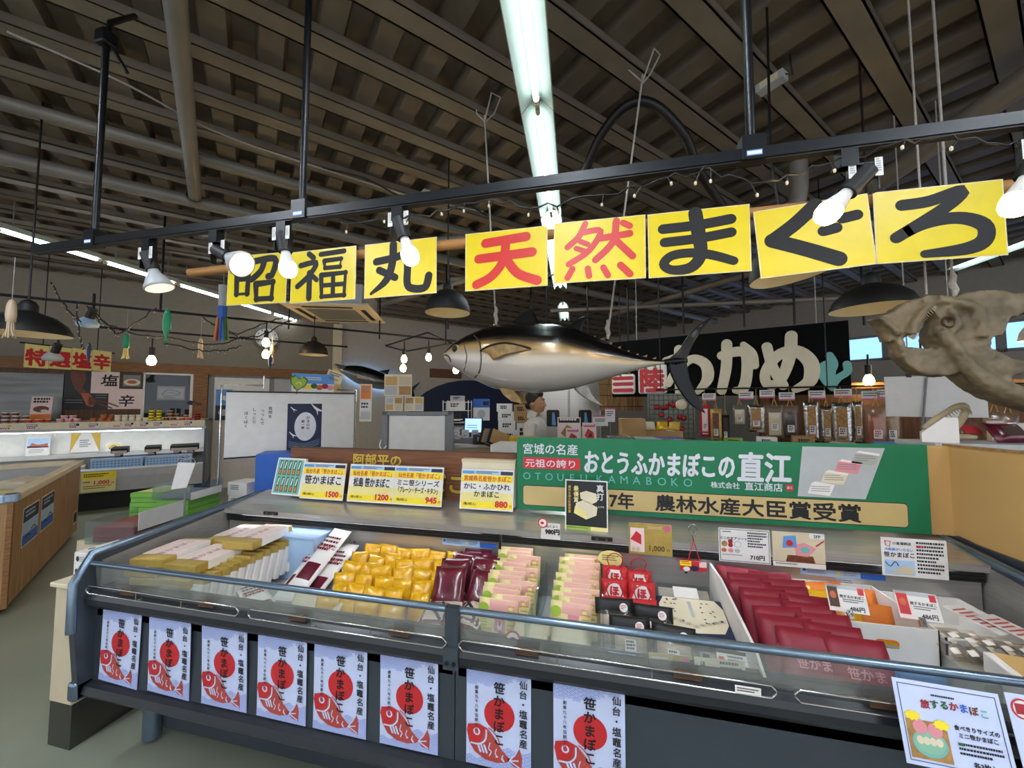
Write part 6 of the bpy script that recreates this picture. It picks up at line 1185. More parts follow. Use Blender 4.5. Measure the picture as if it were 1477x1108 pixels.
ad('price_sheet', 'yellow price sheet reading 1,000 hanging from the wall case front', -1.13, -.05, .29, .34, .27, lambda b, w, h: (b.rect(-w / 2, h * .66, w / 2, h, E1, 'yellow'), b.lines(-w / 2 + .02, h - .02, w / 2 - .02, h * .72, 2, E2, 'brown', .6, 3), b.text('1,000', .03, .10, .075, E2, 'red', .03, al='c'), b.text('円', w / 2 - .03, .10, .03, E2, 'red', .03, al='c'), b.text('入荷特価', -w / 2 + .045, .13, .02, E2, 'brown', .03, al='c'), b.lines(-w / 2 + .02, .085, w / 2 - .03, .03, 2, E2, 'brown', .35, 5)), -2, 'pale_yellow')
ad('advert_card', 'orange advert with a bowl photo standing on the case top at left', -1.85, .40, 1.261, .20, .36, lambda b, w, h: (b.rect(-w / 2, 0, w / 2, h * .3, E1, 'orange'), b.disc(0, h * .5, .075, .045, E1, 'dried', 22), b.disc(.03, h * .43, .035, .02, E2, 'cream', 18), b.lines(-.08, h - .02, .08, h * .72, 2, E1, 'ink', .7, 4)), -8, 'pale_pink')
# posters, windows and steel panel on the wall behind
o = B().box(-1.4, 1.4, -.01, .01, 0, .70, 'clad_steel').build('steel_cladding', None, LP(-3.2, .955, 1.27), (0, 0, AZ)); tag(o, 'dull steel wall panel behind the cups at the far left', 'panel')
def squid(b, w, h):
    b.rect(-w / 2, 0, -w * .18, h, E1, 'black'); b.rect(-w / 2, 0, w * .05, h * .42, E2, 'black'); b.lines(-w / 2 + .02, h * .25, -w * .22, h * .12, 2, E3, 'grey', .3, 3); b.lines(-.1, h * .38, .03, h * .25, 2, E3, 'grey', .3, 6)
    b.poly([(-w * .44, h), (-w * .26, h), (-w * .24, h * .8), (-w * .28, h * .55), (-w * .22, h * .42), (-w * .3, h * .38), (-w * .38, h * .55), (-w * .43, h * .8)], E3, 'dried'); b.poly([(-w * .3, h * .42), (-w * .2, h * .42), (-w * .10, h * .2), (-w * .14, h * .06), (-w * .22, h * .1), (-w * .27, h * .3)], E4, 'salmon'); b.poly([(-w * .2, h * .35), (-w * .1, h * .25), (-w * .12, h * .1), (-w * .2, h * .12)], E4 - .0003, 'dried')
    b.stroke([(-w * .14, h * .25), (.05, h * .16), (w * .18, h * .07)], .02, E4, 'dried'); b.stroke([(-w * .14, h * .2), (.0, h * .1), (w * .10, h * .03)], .02, E4, 'dried')
    b.text('塩', .04, h * .64, .20, E3, 'ink', .02, al='c', slant=.12); b.text('辛', w * .28, h * .10, .20, E3, 'ink', .02, al='c', slant=.12)
    b.rect(w * .18, h * .55, w / 2, h, E3, 'brown'); b.rect(w * .23, h * .62, w / 2 - .03, h * .93, E4, 'grey'); b.disc(w * .35, h * .73, .10, .055, E4 - .0003, 'cream', 22); b.disc(w * .35, h * .74, .06, .03, E4 - .0006, 'salmon', 18)
sheet('squid_poster', 'wide poster of a dried squid with large brush characters on the left wall', 'poster', .88, .60, LP(-1.345, .93, 1.43), AZ, squid, base='pale_pink', th=.012)
t = thing('framed_window', 'small white framed window in the wooden wall right of the squid poster', 'window', LP(-.59, .955, 1.25), (0, 0, AZ)); t['kind'] = 'structure'
b = B(); w, h = .66, .80
for a in ((-w / 2, -w / 2 + .04, 0, h), (w / 2 - .04, w / 2, 0, h), (-w / 2, w / 2, 0, .04), (-w / 2, w / 2, h - .04, h)): b.box(a[0], a[1], -.02, .02, a[2], a[3], 'white')
b.build('frame', t); B().box(-w / 2 + .04, w / 2 - .04, -.004, .0, .04, h - .04, 'window_glass').build('pane', t)
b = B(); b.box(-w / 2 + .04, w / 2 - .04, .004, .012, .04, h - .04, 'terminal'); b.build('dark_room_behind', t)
o = ad('price_sheet', 'pink and white drawing taped to the small window', -.55, .955, 1.58, .36, .24, lambda b, w, h: (b.rect(-w / 2 + .015, .03, w / 2 - .015, h - .03, E1, 'box_white'), b.stroke([(-.12, .10), (-.05, .17), (.05, .16), (.12, .12), (.05, .08), (-.06, .07), (-.12, .10)], .008, E2, 'grey'), b.stroke([(-.08, .11), (.0, .13), (.08, .11)], .005, E2, 'grey'), b.lines(-.1, .05, .1, .035, 1, E2, 'grey', .6, 5)), 0, 'pale_pink')
t = thing('whale_ornament', 'small dark blue fish cutout on the wood post beside the window', 'ornament', LP(-.24, .93, 1.5), (0, 0, AZ)); b = B(); b.ext([(-.10, .04), (-.06, .075), (.0, .065), (.06, .03), (.12, .05), (.10, .015), (.12, -.02), (.05, .0), (-.02, -.01), (-.08, .01)], 'y', -.01, .01, 'navy'); b.build('body', t)
def trim(n, p0, p1, o0, o1, z0, z1, k):
    b = B(); b.box(p0, p1, o0, o1, z0, z1, k); return struct(b.build('trim_%d' % n, None, F0, (0, 0, AZ)))
trim(41, -5.5, 2.1, .93, 1.02, 2.04, 2.20, 'wood_beam'); trim(42, -.26, -.06, .92, 1.02, 0, 2.04, 'wood_beam'); trim(43, -3.4, .0, .97, 1.02, 1.26, 2.04, 'wood_wall')
# white double door and a blue poster right of the case
t = thing('door_1', 'white door behind the whiteboard', 'door', LP(.45, .99, 0), (0, 0, AZ)); t['kind'] = 'structure'
B().box(-.42, .42, -.02, .02, 0, 2.0, 'white').build('leaf', t); B().box(-.50, -.42, -.03, .03, 0, 2.05, 'grey').box(.42, .50, -.03, .03, 0, 2.05, 'grey').box(-.5, .5, -.03, .03, 2.0, 2.05, 'grey').build('frame', t)
t = thing('door_2', 'white door panel right of the first door behind the whiteboard', 'door', LP(1.45, .99, 0), (0, 0, AZ)); t['kind'] = 'structure'; B().box(-.5, .5, -.02, .02, 0, 2.0, 'lt_grey').build('leaf', t)
sheet('sea_poster', 'blue sea poster on the white door left of the whiteboard', 'poster', .24, .56, LP(.18, .95, 1.22), AZ, lambda b, w, h: (b.rect(-w / 2, 0, w / 2, h * .48, E1, 'navy'), b.disc(0, h * .25, .08, .06, E2, 'lt_grey', 18), b.text('海', 0, h * .65, .10, E1, 'box_white', .02, al='c')), base='sky')
# round clock, notices
t = thing('wall_clock', 'round white wall clock on the beige wall above the whiteboard', 'clock', LP(.80, .965, 2.79), (0, 0, AZ))
o = B().lathe([(0, 0), (.20, 0), (.21, .02), (.20, .035), (.185, .03)], 'grey', (0, .0, 0), 32, (0, -1, 0)).build('rim', t); B().lathe([(.187, .012), (0, .0122)], 'white', (0, 0, 0), 32, (0, -1, 0)).build('dial', t)
b = B()
for i in range(12): a = i * PI / 6; b.disc(.155 * math.sin(a), .155 * math.cos(a), .014, .018, -.0135, 'grey', 8)
b.build('hour_mark', t); B().stroke([(0, 0), (.085, -.04)], .014, -.015, 'ink').build('hour_hand', t); B().stroke([(0, 0), (.05, .13)], .009, -.016, 'ink').build('minute_hand', t)
# hanging red and yellow sheets of the salted squid stall
SD = math.atan2(.95, -.12); q0 = Vector((-7.06, 3.27, 1.97))
for i, ch in enumerate('特選塩辛'):
    c = q0 + Vector((-.12, .95, .03)) * ((i + .5) / 4)
    sheet('hanging_sheet', 'yellow sheet lettered %s in red, hung over the wall case at left' % ch, 'sign', .235, .30, c, SD, lambda b, w, h, ch=ch: b.text(ch, 0, .05, .225, E1, 'red', .045, al='c'), base='pale_yellow', group='red lettered sheets over the wall case')
t = thing('sign_bar', 'thin black bar holding the red lettered sheets at left', 'rail', q0 + Vector((-.06, .475, .32)), (0, 0, SD)); B().box(-.52, .52, .002, .014, -.02, .0, 'track').build('bar', t); B().cyl((-.3, .01, 0), (-.3, .01, 1.3), .006, 'track', n=6).cyl((.3, .01, 0), (.3, .01, 1.3), .006, 'track', n=6).build('rod', t)
# hanging ornaments
def squid_orn(name, label, loc, h, k, k2, seed):
    t = thing(name, label, 'ornament', loc, group=None); rr = random.Random(seed)
    B().lathe([(0, h), (h * .05, h * .96), (h * .085, h * .85), (h * .1, h * .6), (h * .085, h * .42), (0, h * .4)], k, n=14).build('body', t)
    for i in range(9):
        a = i * 2 * PI / 9; b = B(); b.tube(smooth_line([(h * .05 * math.cos(a), h * .05 * math.sin(a), h * .44), (h * .08 * math.cos(a) + rr.uniform(-.01, .01), h * .06 * math.sin(a), h * .22), (h * .13 * math.cos(a) + rr.uniform(-.03, .03) * h, h * .09 * math.sin(a), rr.uniform(0, .06) * h)], 4), h * .017, k2, 5); b.build('arm', t)
    B().cyl((0, 0, h * .98), (0, 0, h + .25), .002, 'rope', n=5).build('string', t)
squid_orn('squid_ornament', 'large pale squid ornament hanging before the black lamp at the left edge', (-3.33, 1.48, 1.885), .23, 'squid', 'squid', 1)
squid_orn('squid_ornament', 'green and yellow streamer squid ornament above the red lettered sheets', (-4.66, 2.85, 1.96), .26, 'fish_green', 'pale_yellow', 2)
squid_orn('squid_ornament', 'slim pale squid ornament hanging left of the striped streamer', (-4.42, 3.40, 2.02), .24, 'squid', 'squid', 3)
squid_orn('squid_ornament', 'pinkish squid ornament beside the two glowing bulbs', (-4.0, 3.95, 2.02), .24, 'squid', 'pale_pink', 4)
def fish_orn(name, label, loc, L, k, k2, vertical=True, rz=0):
    t = thing(name, label, 'ornament', loc, (0, R(90) if vertical else 0, rz)); s_ = L
    rows = smooth_line([(-.5 * s_, -.01 * s_, .01 * s_), (-.36 * s_, -.09 * s_, .10 * s_), (-.12 * s_, -.14 * s_, .15 * s_), (.12 * s_, -.12 * s_, .12 * s_), (.34 * s_, -.03 * s_, .03 * s_)], 4); rings = []
    for x, lo, hi in rows: m, hh = (lo + hi) / 2, (hi - lo) / 2; rings.append([(x, hh * .45 * math.sin(2 * PI * j / 14), m + hh * math.cos(2 * PI * j / 14)) for j in range(14)])
    b = B(); b.loft(rings, k); n0 = len(b.f)
    for i in range(len(b.f)):
        z = sum(b.v[q][2] for q in b.f[i]) / len(b.f[i])
        if z < -.02 * s_: b.m[i] = b.mi(k2)
    b.build('body', t); b = B(); b.ext([(.32 * s_, 0), (.50 * s_, .14 * s_), (.43 * s_, 0), (.50 * s_, -.12 * s_)], 'y', -.008 * s_, .008 * s_, k); b.build('tail_fin', t)
    b = B(); b.ext([(-.15 * s_, .14 * s_), (.1 * s_, .19 * s_), (.12 * s_, .11 * s_)], 'y', -.006 * s_, .006 * s_, k2); b.build('back_fin', t); B().disc(-.36 * s_, .03 * s_, .025 * s_, .025 * s_, -.05 * s_, 'white', 12).disc(-.36 * s_, .03 * s_, .012 * s_, .012 * s_, -.052 * s_, 'ink', 10).build('eye', t); return t
fish_orn('fish_ornament', 'shiny green fish ornament hanging head up over the left aisle', (-3.98, 2.74, 2.25), .34, 'fish_green', 'pale_green')
fish_orn('fish_ornament', 'small blue and white fish ornament below the two glowing bulbs', (-3.92, 3.85, 2.02), .20, 'navy', 'white')
fish_orn('fish_ornament', 'dark blue fish ornament hanging in front of the last red lettered sheet', (-4.63, 2.55, 1.98), .20, 'navy', 'lt_grey')
t = thing('koinobori_streamer', 'striped blue and rainbow streamer hanging behind the first yellow sign', 'streamer', (-3.62, 2.98, 2.13))
for i, (k, z0, z1) in enumerate([('lt_grey', .34, .55), ('blue', .22, .34)]): B().lathe([(.035, z0), (.04, z1)], k, n=14).build('tube', t)
for i, k in enumerate(['dk_green', 'lime', 'sky', 'red', 'orange', 'blue']): a = i * PI / 3; b = B(); b.tube([(.034 * math.cos(a), .034 * math.sin(a), .23), (.05 * math.cos(a), .04 * math.sin(a), .1), (.06 * math.cos(a), .05 * math.sin(a), .0)], .012, k, 6); b.build('ribbon', t)
B().cyl((0, 0, .54), (0, 0, 1.2), .002, 'rope', n=5).build('string', t)
# small spotlights and bulbs on the far tracks
def far_bulb(loc, label, shade=None, top=.25):
    t = thing('hanging_bulb', label, 'light bulb', loc, group='warm bulbs on the far tracks')
    B().cyl((0, 0, .06), (0, 0, .15), .025, 'soft_black', n=12).cyl((0, 0, .14), (0, 0, top), .008, 'track', n=6).build('socket', t)
    o = B().lathe([(0, -.045), (.03, -.035), (.042, 0), (.035, .03), (.018, .06), (0, .065)], 'far_bulb', n=16).build('bulb', t)
    if shade: B().lathe([(.075, -.02), (.06, .05), (.025, .11)], shade, n=18).build('shade', t)
for i, (l, lb) in enumerate([((-4.72, 3.12, 1.97), 'glowing bulb right of the red lettered sheets'), ((-4.0, 3.86, 2.26), 'upper of two glowing bulbs beside the pinkish squid'), ((-4.06, 3.92, 2.12), 'lower of two glowing bulbs beside the pinkish squid'), ((-2.62, 4.75, 2.12), 'upper glowing bulb before the wall-mounted tuna'), ((-2.66, 4.80, 2.0), 'lower glowing bulb before the wall-mounted tuna'), ((-2.35, 4.95, 2.16), 'glowing bulb above the brown wall board'), ((-1.98, 5.05, 1.98), 'glowing bulb in front of the brown wall board'), ((-1.63, 5.6, 1.85), 'glowing bulb left of the green ornament under the tuna head'), ((-1.45, 5.5, 1.80), 'glowing bulb below the green ornament under the tuna head'), ((2.44, 4.2, 1.72), 'glowing bulb right of the black name board'), ((2.85, 4.2, 1.85), 'greenish glowing bulb between black board and bone head'), ((3.30, 3.8, 2.02), 'bright bulb seen through the bone head')]): far_bulb(l, lb, 'lt_grey' if i in (11,) else None)
for i, (l, lb) in enumerate([((-4.98, 2.72, 2.31), 'white reflector lamp hanging from the left track, unlit'), ((-5.9, 2.95, 2.02), 'grey reflector lamp in front of the first red lettered sheet')]):
    t = thing('track_spotlight', lb, 'spotlight', l); B().lathe([(.02, .07), (.05, .05), (.085, 0), (.08, -.03), (.0, -.045)], 'lt_blue' if not i else 'lt_grey', n=20).build('reflector_bulb', t); B().cyl((.02, 0, .05), (.07, 0, .15), .035, 'soft_black', n=14).build('socket', t); B().cyl((.07, 0, .14), (.07, 0, .3), .012, 'track', n=8).build('stem', t)
for i, pts in enumerate([[(-4.9, 2.4, 2.62), (-4.85, 2.5, 2.4), (-4.75, 2.55, 2.28)], [(-4.95, 2.7, 2.43), (-4.75, 2.9, 2.25), (-4.4, 3.1, 2.2), (-4.1, 3.3, 2.16), (-3.8, 3.4, 2.25)], [(-4.6, 2.5, 2.42), (-4.65, 2.7, 2.26), (-4.65, 2.8, 2.22), (-4.2, 2.8, 2.45)], [(-4.72, 2.5, 2.45), (-4.72, 2.52, 2.2), (-4.70, 2.55, 2.02)], [(-4.1, 3.2, 2.4), (-3.85, 3.35, 2.25), (-3.6, 3.45, 2.28), (-3.4, 3.5, 2.4), (-3.3, 3.55, 2.45)], [(-3.9, 3.0, 2.38), (-3.6, 3.1, 2.22), (-3.35, 3.2, 2.33), (-3.2, 3.3, 2.42)], [(-4.3, 2.95, 2.12), (-4.0, 3.1, 2.06), (-3.8, 3.2, 2.08), (-3.7, 3.25, 2.12)]]):
    fairy('fairy_lights', 'dark fairy light cable looped over the left aisle, %s' % ['hanging at the far left', 'swagged behind the green fish', 'crossing above the streamer squid', 'dropping before the red lettered sheets', 'looped before the wall clock', 'behind the striped streamer', 'lowest swag before the wooden beam'][i], pts, .006, 9, .03, 20 + i)
# ---------------------------------------------------------------- whiteboard and boards behind the counter
BA, BB = Vector((-2.88, 2.43, 0)), Vector((-2.27, 3.19, 0)); bd = (BB - BA).normalized(); brz = math.atan2(bd.y, bd.x); BL = (BB - BA).length
t = thing('whiteboard', 'large standing whiteboard with a blue egg poster and brush lettering', 'whiteboard', BA, (0, 0, brz))
B().rbox(0, BL, 0, .02, 1.08, 1.605, 'paper_w', .004).build('panel', t)
b = B(); b.box(0, BL, -.006, .024, 1.60, 1.612, 'soft_black').box(0, BL, -.006, .024, 1.072, 1.084, 'soft_black'); b.build('frame', t)
b = B(); b.tube([(-.03, .03, .02), (-.03, .03, 1.66), (.25, .03, 1.66)], .007, 'chrome', 8).tube([(.25, .03, 1.64), (.25, .03, 1.74)], .006, 'chrome', 8).tube([(BL + .02, .03, .02), (BL + .02, .03, 1.64), (BL - .15, .03, 1.64)], .007, 'chrome', 8); b.build('stand', t)
b = B()
for i, (s_, x, z) in enumerate([('自然を', .30, 1.46), ('つつんで', .245, 1.44), ('しっとり', .19, 1.45), ('ほくほく', .135, 1.42)]): b.text(s_, x, z, .030, -.0008, 'ink', .015, vert=True, pitch=1.15)
b.build('lettering', t)
b = B(); b.rect(.42, 1.10, .70, 1.515, -.0008, 'box_white').rect(.425, 1.105, .695, 1.51, -.0014, 'navy').rect(.435, 1.115, .685, 1.50, -.002, 'ink').rect(.437, 1.117, .683, 1.498, -.0026, 'navy').disc(.565, 1.31, .085, .125, -.0032, 'paper', 28)
b.text('かきのや', .585, 1.375, .030, -.0038, 'maroon', .02, vert=True).text('蔵一番', .545, 1.345, .026, -.0038, 'maroon', .02, vert=True)
for x, z, s_ in ((.655, 1.46, 1.6), (.47, 1.46, .7), (.47, 1.24, .9)): b.stroke([(x - .03 * s_, z + .03 * s_), (x, z), (x + .035 * s_, z - .012 * s_)], [.004, .013 * s_, .003], -.0044, 'box_white').stroke([(x, z), (x + .004, z - .03 * s_)], [.010 * s_, .003], -.0044, 'box_white')
for i in range(4): b.stroke([(.44, 1.14 + .015 * i), (.56, 1.125 + .012 * i), (.68, 1.15 + .015 * i)], .002, -.0044, 'lt_blue')
b.build('egg_poster', t)
t = thing('heart_card', 'lime green heart shaped card above the whiteboard', 'card', BA + bd * .50 + Vector((0, 0, 1.68)), (0, R(8), brz)); b = B(); H = [(0, -.06), (-.06, .0), (-.07, .05), (-.035, .075), (0, .045), (.035, .075), (.07, .05), (.06, 0)]
b.ext(H, 'y', -.004, .0, 'dk_green').poly([(x * .86, z * .86) for x, z in H], -.0045, 'lime').stroke([(-.02, .0), (.01, .02), (.02, .0)], .008, -.005, 'pale_yellow'); b.build('card', t); B().cyl((0, .002, -.09), (0, .002, -.05), .004, 'dk_green', n=6).build('clip', t)
sheet('photo_card', 'photo card of colourful rice balls clipped on top of the whiteboard', 'card', .34, .16, BA + bd * .62 + Vector((0, 0, 1.615)), brz, lambda b, w, h: (b.rect(-w / 2, h * .45, w / 2, h, E1, 'sky'), [b.disc(-.13 + .045 * i, .04 + .012 * (i % 2), .028, .024, E2, ['red', 'pink', 'yellow', 'dk_green', 'salmon', 'deep_red', 'pink'][i], 12) for i in range(7)], b.lines(-.1, h - .03, .1, h * .6, 2, E2, 'paper_w', .5, 3)), base='paper_w')
sheet('photo_card', 'small cream name card tilted above the whiteboard, right of the heart', 'card', .14, .10, BA + bd * .78 + Vector((0, 0, 1.71)), brz, lambda b, w, h: (b.lines(-.055, h - .015, .055, h * .5, 2, E1, 'brown', .5, 5), b.rect(-.04, .015, .04, .035, E1, 'gold')), base='cream', roll=R(18))
# grey frame with small whiteboard, papers on top
t = thing('grey_rack', 'grey metal rack with a blank white panel behind the wooden board', 'rack', (-1.84, 2.98, 0), (0, 0, R(13)))
b = B(); b.box(.06, .54, 0, .01, .7, 1.405, 'white'); b.build('panel', t)
for x in (0, .57): B().box(x, x + .045, -.01, .03, 0, 1.44, 'grey').build('post', t)
B().box(0, .615, -.01, .03, 1.41, 1.44, 'grey').build('top_bar', t); B().box(.54, .57, .0, .25, 0, 1.40, 'grey').build('side_frame', t)
for z in (1.12, 1.2, 1.28, 1.36): B().box(.57, .66, .03, .3, z, z + .006, 'lt_grey').build('shelf', t)
B().tube(smooth_line([(.0, -.02, 1.2), (-.01, -.03, 1.15), (.02, -.04, 1.12), (.05, -.03, 1.15)], 5), .006, 'white', 6).build('hook', t)
for i, (x, z, w, h) in enumerate([(.02, 1.445, .155, .125), (.19, 1.445, .165, .125), (.01, 1.575, .24, .19)]):
    sheet('framed_notice', ['brown photo notice on the grey rack, lower left one', 'brown photo notice on the grey rack, lower right one', 'large brown photo notice with four pictures above the grey rack'][i], 'notice', w, h, Vector((-1.84, 2.98, z)) + Vector((math.cos(R(13)), math.sin(R(13)), 0)) * (x + w / 2), R(13), lambda b, w, h, i=i: ([b.rect(-w / 2 + .008 + c * w / 2, .01 + r * h * .45, -.008 + c * w / 2, .01 + r * h * .45 + h * .4, E1, ['tan_panel', 'beige', 'lt_grey', 'dried_lt'][(c + 2 * r + i) % 4]) for c in range(2) for r in range(2)]), base='cream')
sheet('notice_strip', 'tall narrow portrait notice right of the whiteboard', 'notice', .11, .36, (-2.21, 3.28, 1.34), R(30), lambda b, w, h: (b.rect(-w / 2 + .01, h * .6, w / 2 - .01, h - .01, E1, 'orange'), b.disc(0, h * .85, .03, .035, E2, 'skin', 14), b.rect(-w / 2 + .01, h * .3, w / 2 - .01, h * .55, E1, 'paper'), b.lines(-.04, h * .5, .04, h * .33, 2, E2, 'ink', .6, 3), b.rect(-w / 2 + .01, .02, w / 2 - .01, h * .25, E1, 'lt_grey')), base='cream')
# ---------------------------------------------------------------- wall-mounted tuna, pale wall, navy arch, boards
def trimb(n, *a):
    b = B(); b.box(*a[:-1], a[-1]); return struct(b.build('trim_%d' % n, None, F0, (0, 0, AZ)))
trimb(51, 2.1, 9.4, .985, 1.02, 0, 3.5, 'white_wall'); trimb(52, 1.98, 2.14, .90, 1.02, 0, 3.2, 'cream')
b = B(); b.ext([(3.55, 0)] + [(5.25 - 1.7 * math.cos(PI * i / 16), 1.05 + 1.08 * math.sin(PI * i / 16)) for i in range(17)] + [(6.95, 0)], 'y', .95, .985, 'navy'); struct(b.build('trim_53', None, F0, (0, 0, AZ)))
for i, z in enumerate([1.45, 1.62, 1.79, 1.96, 2.12]): sheet('pasted_notice', 'small notice on the cream post right of the dome lamp, %s from the bottom' % ORD[i], 'notice', .14, .13, LP(2.06, .895, z), AZ, lambda b, w, h, i=i: (b.rect(-w / 2 + .01, .02, w / 2 - .01, h - .02, E1, ['gold', 'soft_black', 'gold', 'grey', 'yellow'][i]), b.lines(-.04, h * .7, .05, .03, 2, E2, 'paper_w', .5, i)), base='pale_yellow', group='notices on the cream post')
t = thing('wall_tuna', 'dark tuna model mounted on the pale wall with a blue glow behind', 'fish model', LP(2.85, .83, 2.05), (0, R(13), AZ))
rows = [((x + .28) * 1.16, (a - 1.78) * .98, (c - 1.78) * .98) for x, a, c in TUN]; rings, rise = fish_body(rows, .2, 20); b = B(); b.loft(rings, 'wall_tuna_skin'); o = b.build('body', t); set_rise(o, rise + rise[:20] + rise[-20:])
b = B(); b.ext([(.74, -.03), (.98, .22), (.86, -.02), (.98, -.30)], 'y', -.01, .01, 'fin_black'); b.build('tail_fin', t); b = B(); b.ext([(.0, .20), (.22, .30), (.20, .17)], 'y', -.008, .008, 'fin_black'); b.build('dorsal_fin', t); b = B(); b.ext([(-.78, .02), (-.90, .10), (-.70, .12), (-.66, .04)], 'y', -.03, .03, 'wall_tuna_skin'); o = b.build('upper_jaw', t)
set_rise(o, [.6] * 8); b = B(); b.ext([(-.45, .0), (-.2, -.06), (-.42, -.08)], 'y', -.115, -.105, 'fin_silver'); b.build('pectoral_fin', t)
o = B().ext([(.6 * math.cos(i * PI / 10) - .05, .14 * math.sin(i * PI / 10)) for i in range(20)], 'y', .085, .095, 'backlight').build('glow_panel', t); o['label'] = 'hidden blue light behind the fish'
o = B().rbox(-.42, .42, -.015, .015, 0, .22, 'wood_board', .004).build('wooden_plaque', None, LP(4.55, .96, 2.16), (0, 0, AZ)); tag(o, 'brown wooden wall board between the bulbs, left of the tuna head', 'plaque')
o = fish_orn('fish_ornament', 'round green ornament hanging just under the tuna head', (-1.52, 5.6, 1.84), .34, 'dk_green', 'fish_green', False)
# ---------------------------------------------------------------- service counter with registers
t = thing('service_counter', 'low service counter inside the shop, under the registers and boxes', 'counter', (-1.2, 4.15, 0), (0, 0, R(8))); B().rbox(-.75, .27, -.35, .45, 0, 1.06, 'beige', .006).rbox(.27, .62, .14, .45, 0, 1.06, 'beige', .006).build('body', t); B().rbox(-.78, .28, -.38, .48, 1.06, 1.09, 'white', .004).rbox(.28, .65, .11, .48, 1.06, 1.09, 'white', .004).build('top', t)
t = thing('white_counter', 'small white counter top right beside the green sign', 'counter', (-.72, 2.98, 0)); B().rbox(-.12, .22, -.1, .2, 0, 1.19, 'white', .006).build('body', t)
def carton(name, label, loc, s, k, rz=0, grp=None, txt=True):
    o = B().rbox(-s[0] / 2, s[0] / 2, -s[1] / 2, s[1] / 2, 0, s[2], k, .003).build(name, None, loc, (0, 0, R(rz))); tag(o, label, 'box', grp)
    if txt: b = B(); b.lines(-s[0] * .25, s[2] * .75, s[0] * .3, s[2] * .3, 2, -s[1] / 2 - .0006, 'ink', .8, int(loc[0] * 100) % 17); b.build('printing', o)
    return o
Z0 = 1.091
for i, (x, y, z, w, h, k, lb) in enumerate([(-1.02, 4.22, Z0, .20, .12, 'box_white', 'bottom white carton of the stack right of the blue screen'), (-1.03, 4.22, Z0 + .121, .19, .11, 'box_white', 'second white carton of the stack right of the blue screen'), (-1.04, 4.22, Z0 + .232, .18, .10, 'box_white', 'third white carton of the stack right of the blue screen'), (-1.06, 4.22, Z0 + .333, .17, .09, 'box_white', 'top white carton of the stack right of the blue screen'), (-.86, 4.28, Z0, .14, .20, 'box_white', 'white carton beside the stack, lower right'), (-.88, 4.30, Z0 + .201, .16, .10, 'card', 'brown carton on the right stack, lower'), (-.89, 4.30, Z0 + .302, .15, .11, 'card', 'brown carton on the right stack, upper'), (-.72, 4.40, Z0, .12, .30, 'lt_grey', 'tall grey carton at the right end of the service counter'), (-.72, 4.40, Z0 + .301, .11, .06, 'box_white', 'small white carton on the tall grey carton')]):
    carton('carton', lb, (x, y, z), (w, .16, h), k, 10)
t = thing('cash_register_screen', 'lit blue register screen on the service counter', 'screen', (-1.36, 3.98, Z0), (R(-10), 0, R(8))); B().rbox(-.10, .10, 0, .02, .10, .27, 'terminal', .005).build('housing', t); o = B().rect(-.09, .11, .09, .26, -.0008, 'screen_lit').build('display', t); b = B(); b.lines(-.07, .19, .07, .14, 2, -.0014, 'navy', .4, 3).rect(-.08, .20, .08, .202, -.0014, 'navy'); b.build('screen_print', o); B().rbox(-.05, .05, .0, .07, 0, .11, 'terminal', .006).build('stand', t)
t = thing('receipt_printer', 'black receipt printer in front of the blue screen', 'printer', (-1.16, 3.86, Z0), (0, 0, R(8))); B().rbox(-.14, .14, -.07, .07, 0, .10, 'terminal', .012).build('body', t); B().rbox(-.09, .09, -.074, -.06, .03, .075, 'lt_grey', .004).build('paper_slot', t)
for i, x in enumerate([-1.50, -1.40, -1.30]): sheet('small_card', 'small printed card standing below the blue screen, %s' % ['left', 'middle', 'right'][i], 'card', .075, .085, (x, 3.84 + .02 * i, Z0 + .06), R(8), lambda b, w, h: (b.disc(0, h * .5, .022, .022, E1, 'grey', 14), b.disc(0, h * .5, .015, .015, E2, 'paper_w', 12), b.lines(-.03, .02, .03, .008, 1, E1, 'ink', .5, 2)), R(-10), 'small cards under the register screen')
o = B().rbox(-.16, .16, -.05, .05, 0, .06, 'grey', .004).build('card_ledge', None, (-1.40, 3.89, Z0), (0, 0, R(8))); tag(o, 'grey ledge carrying the small cards under the screen', 'ledge')
for i in range(5): o = B().rbox(-.1, .1, -.004, .004, 0, .16, ['soft_black', 'card', 'grey'][i % 3], .002).build('leaning_folder', None, (-1.12 + .03 * i, 3.72, Z0), (R(-28), R(24), R(30))); tag(o, 'folder leaning in front of the black printer', 'folder', 'folder leaning in front of the black printer')
t = thing('wire_rack', 'white wire rack with printed boxes on top beside the register', 'rack', (-1.66, 4.30, Z0), (0, 0, R(8))); b = B()
for x in (-.15, .15):
    for y in (-.1, .1): b.tube([(x, y, 0), (x, y, .46)], .005, 'white', 6)
for z in (.05, .2, .34, .44): b.tube([(-.15, -.1, z), (.15, -.1, z), (.15, .1, z), (-.15, .1, z), (-.15, -.1, z)], .004, 'white', 6)
for i in range(9): b.tube([(-.15 + .0375 * i, -.1, .34), (-.15 + .0375 * i, -.1, .44)], .003, 'white', 5)
b.build('frame', t)
for z in (.05, .2, .34): B().box(-.15, .15, -.1, .1, z - .003, z, 'lt_grey').build('shelf', t)
for i, (x, z, w, h, k) in enumerate([(-.02, .345, .20, .11, 'box_white'), (.0, .456, .15, .06, 'lt_grey'), (-.05, .205, .16, .1, 'soft_black'), (.02, .055, .18, .11, 'grey')]): carton('boxed_goods', 'carton on the white wire rack, %s' % ['on its upper shelf', 'topmost', 'on its middle shelf', 'on its lowest shelf'][i], (-1.66 + x, 4.30, Z0 + z), (w, .12, h), k, 8)
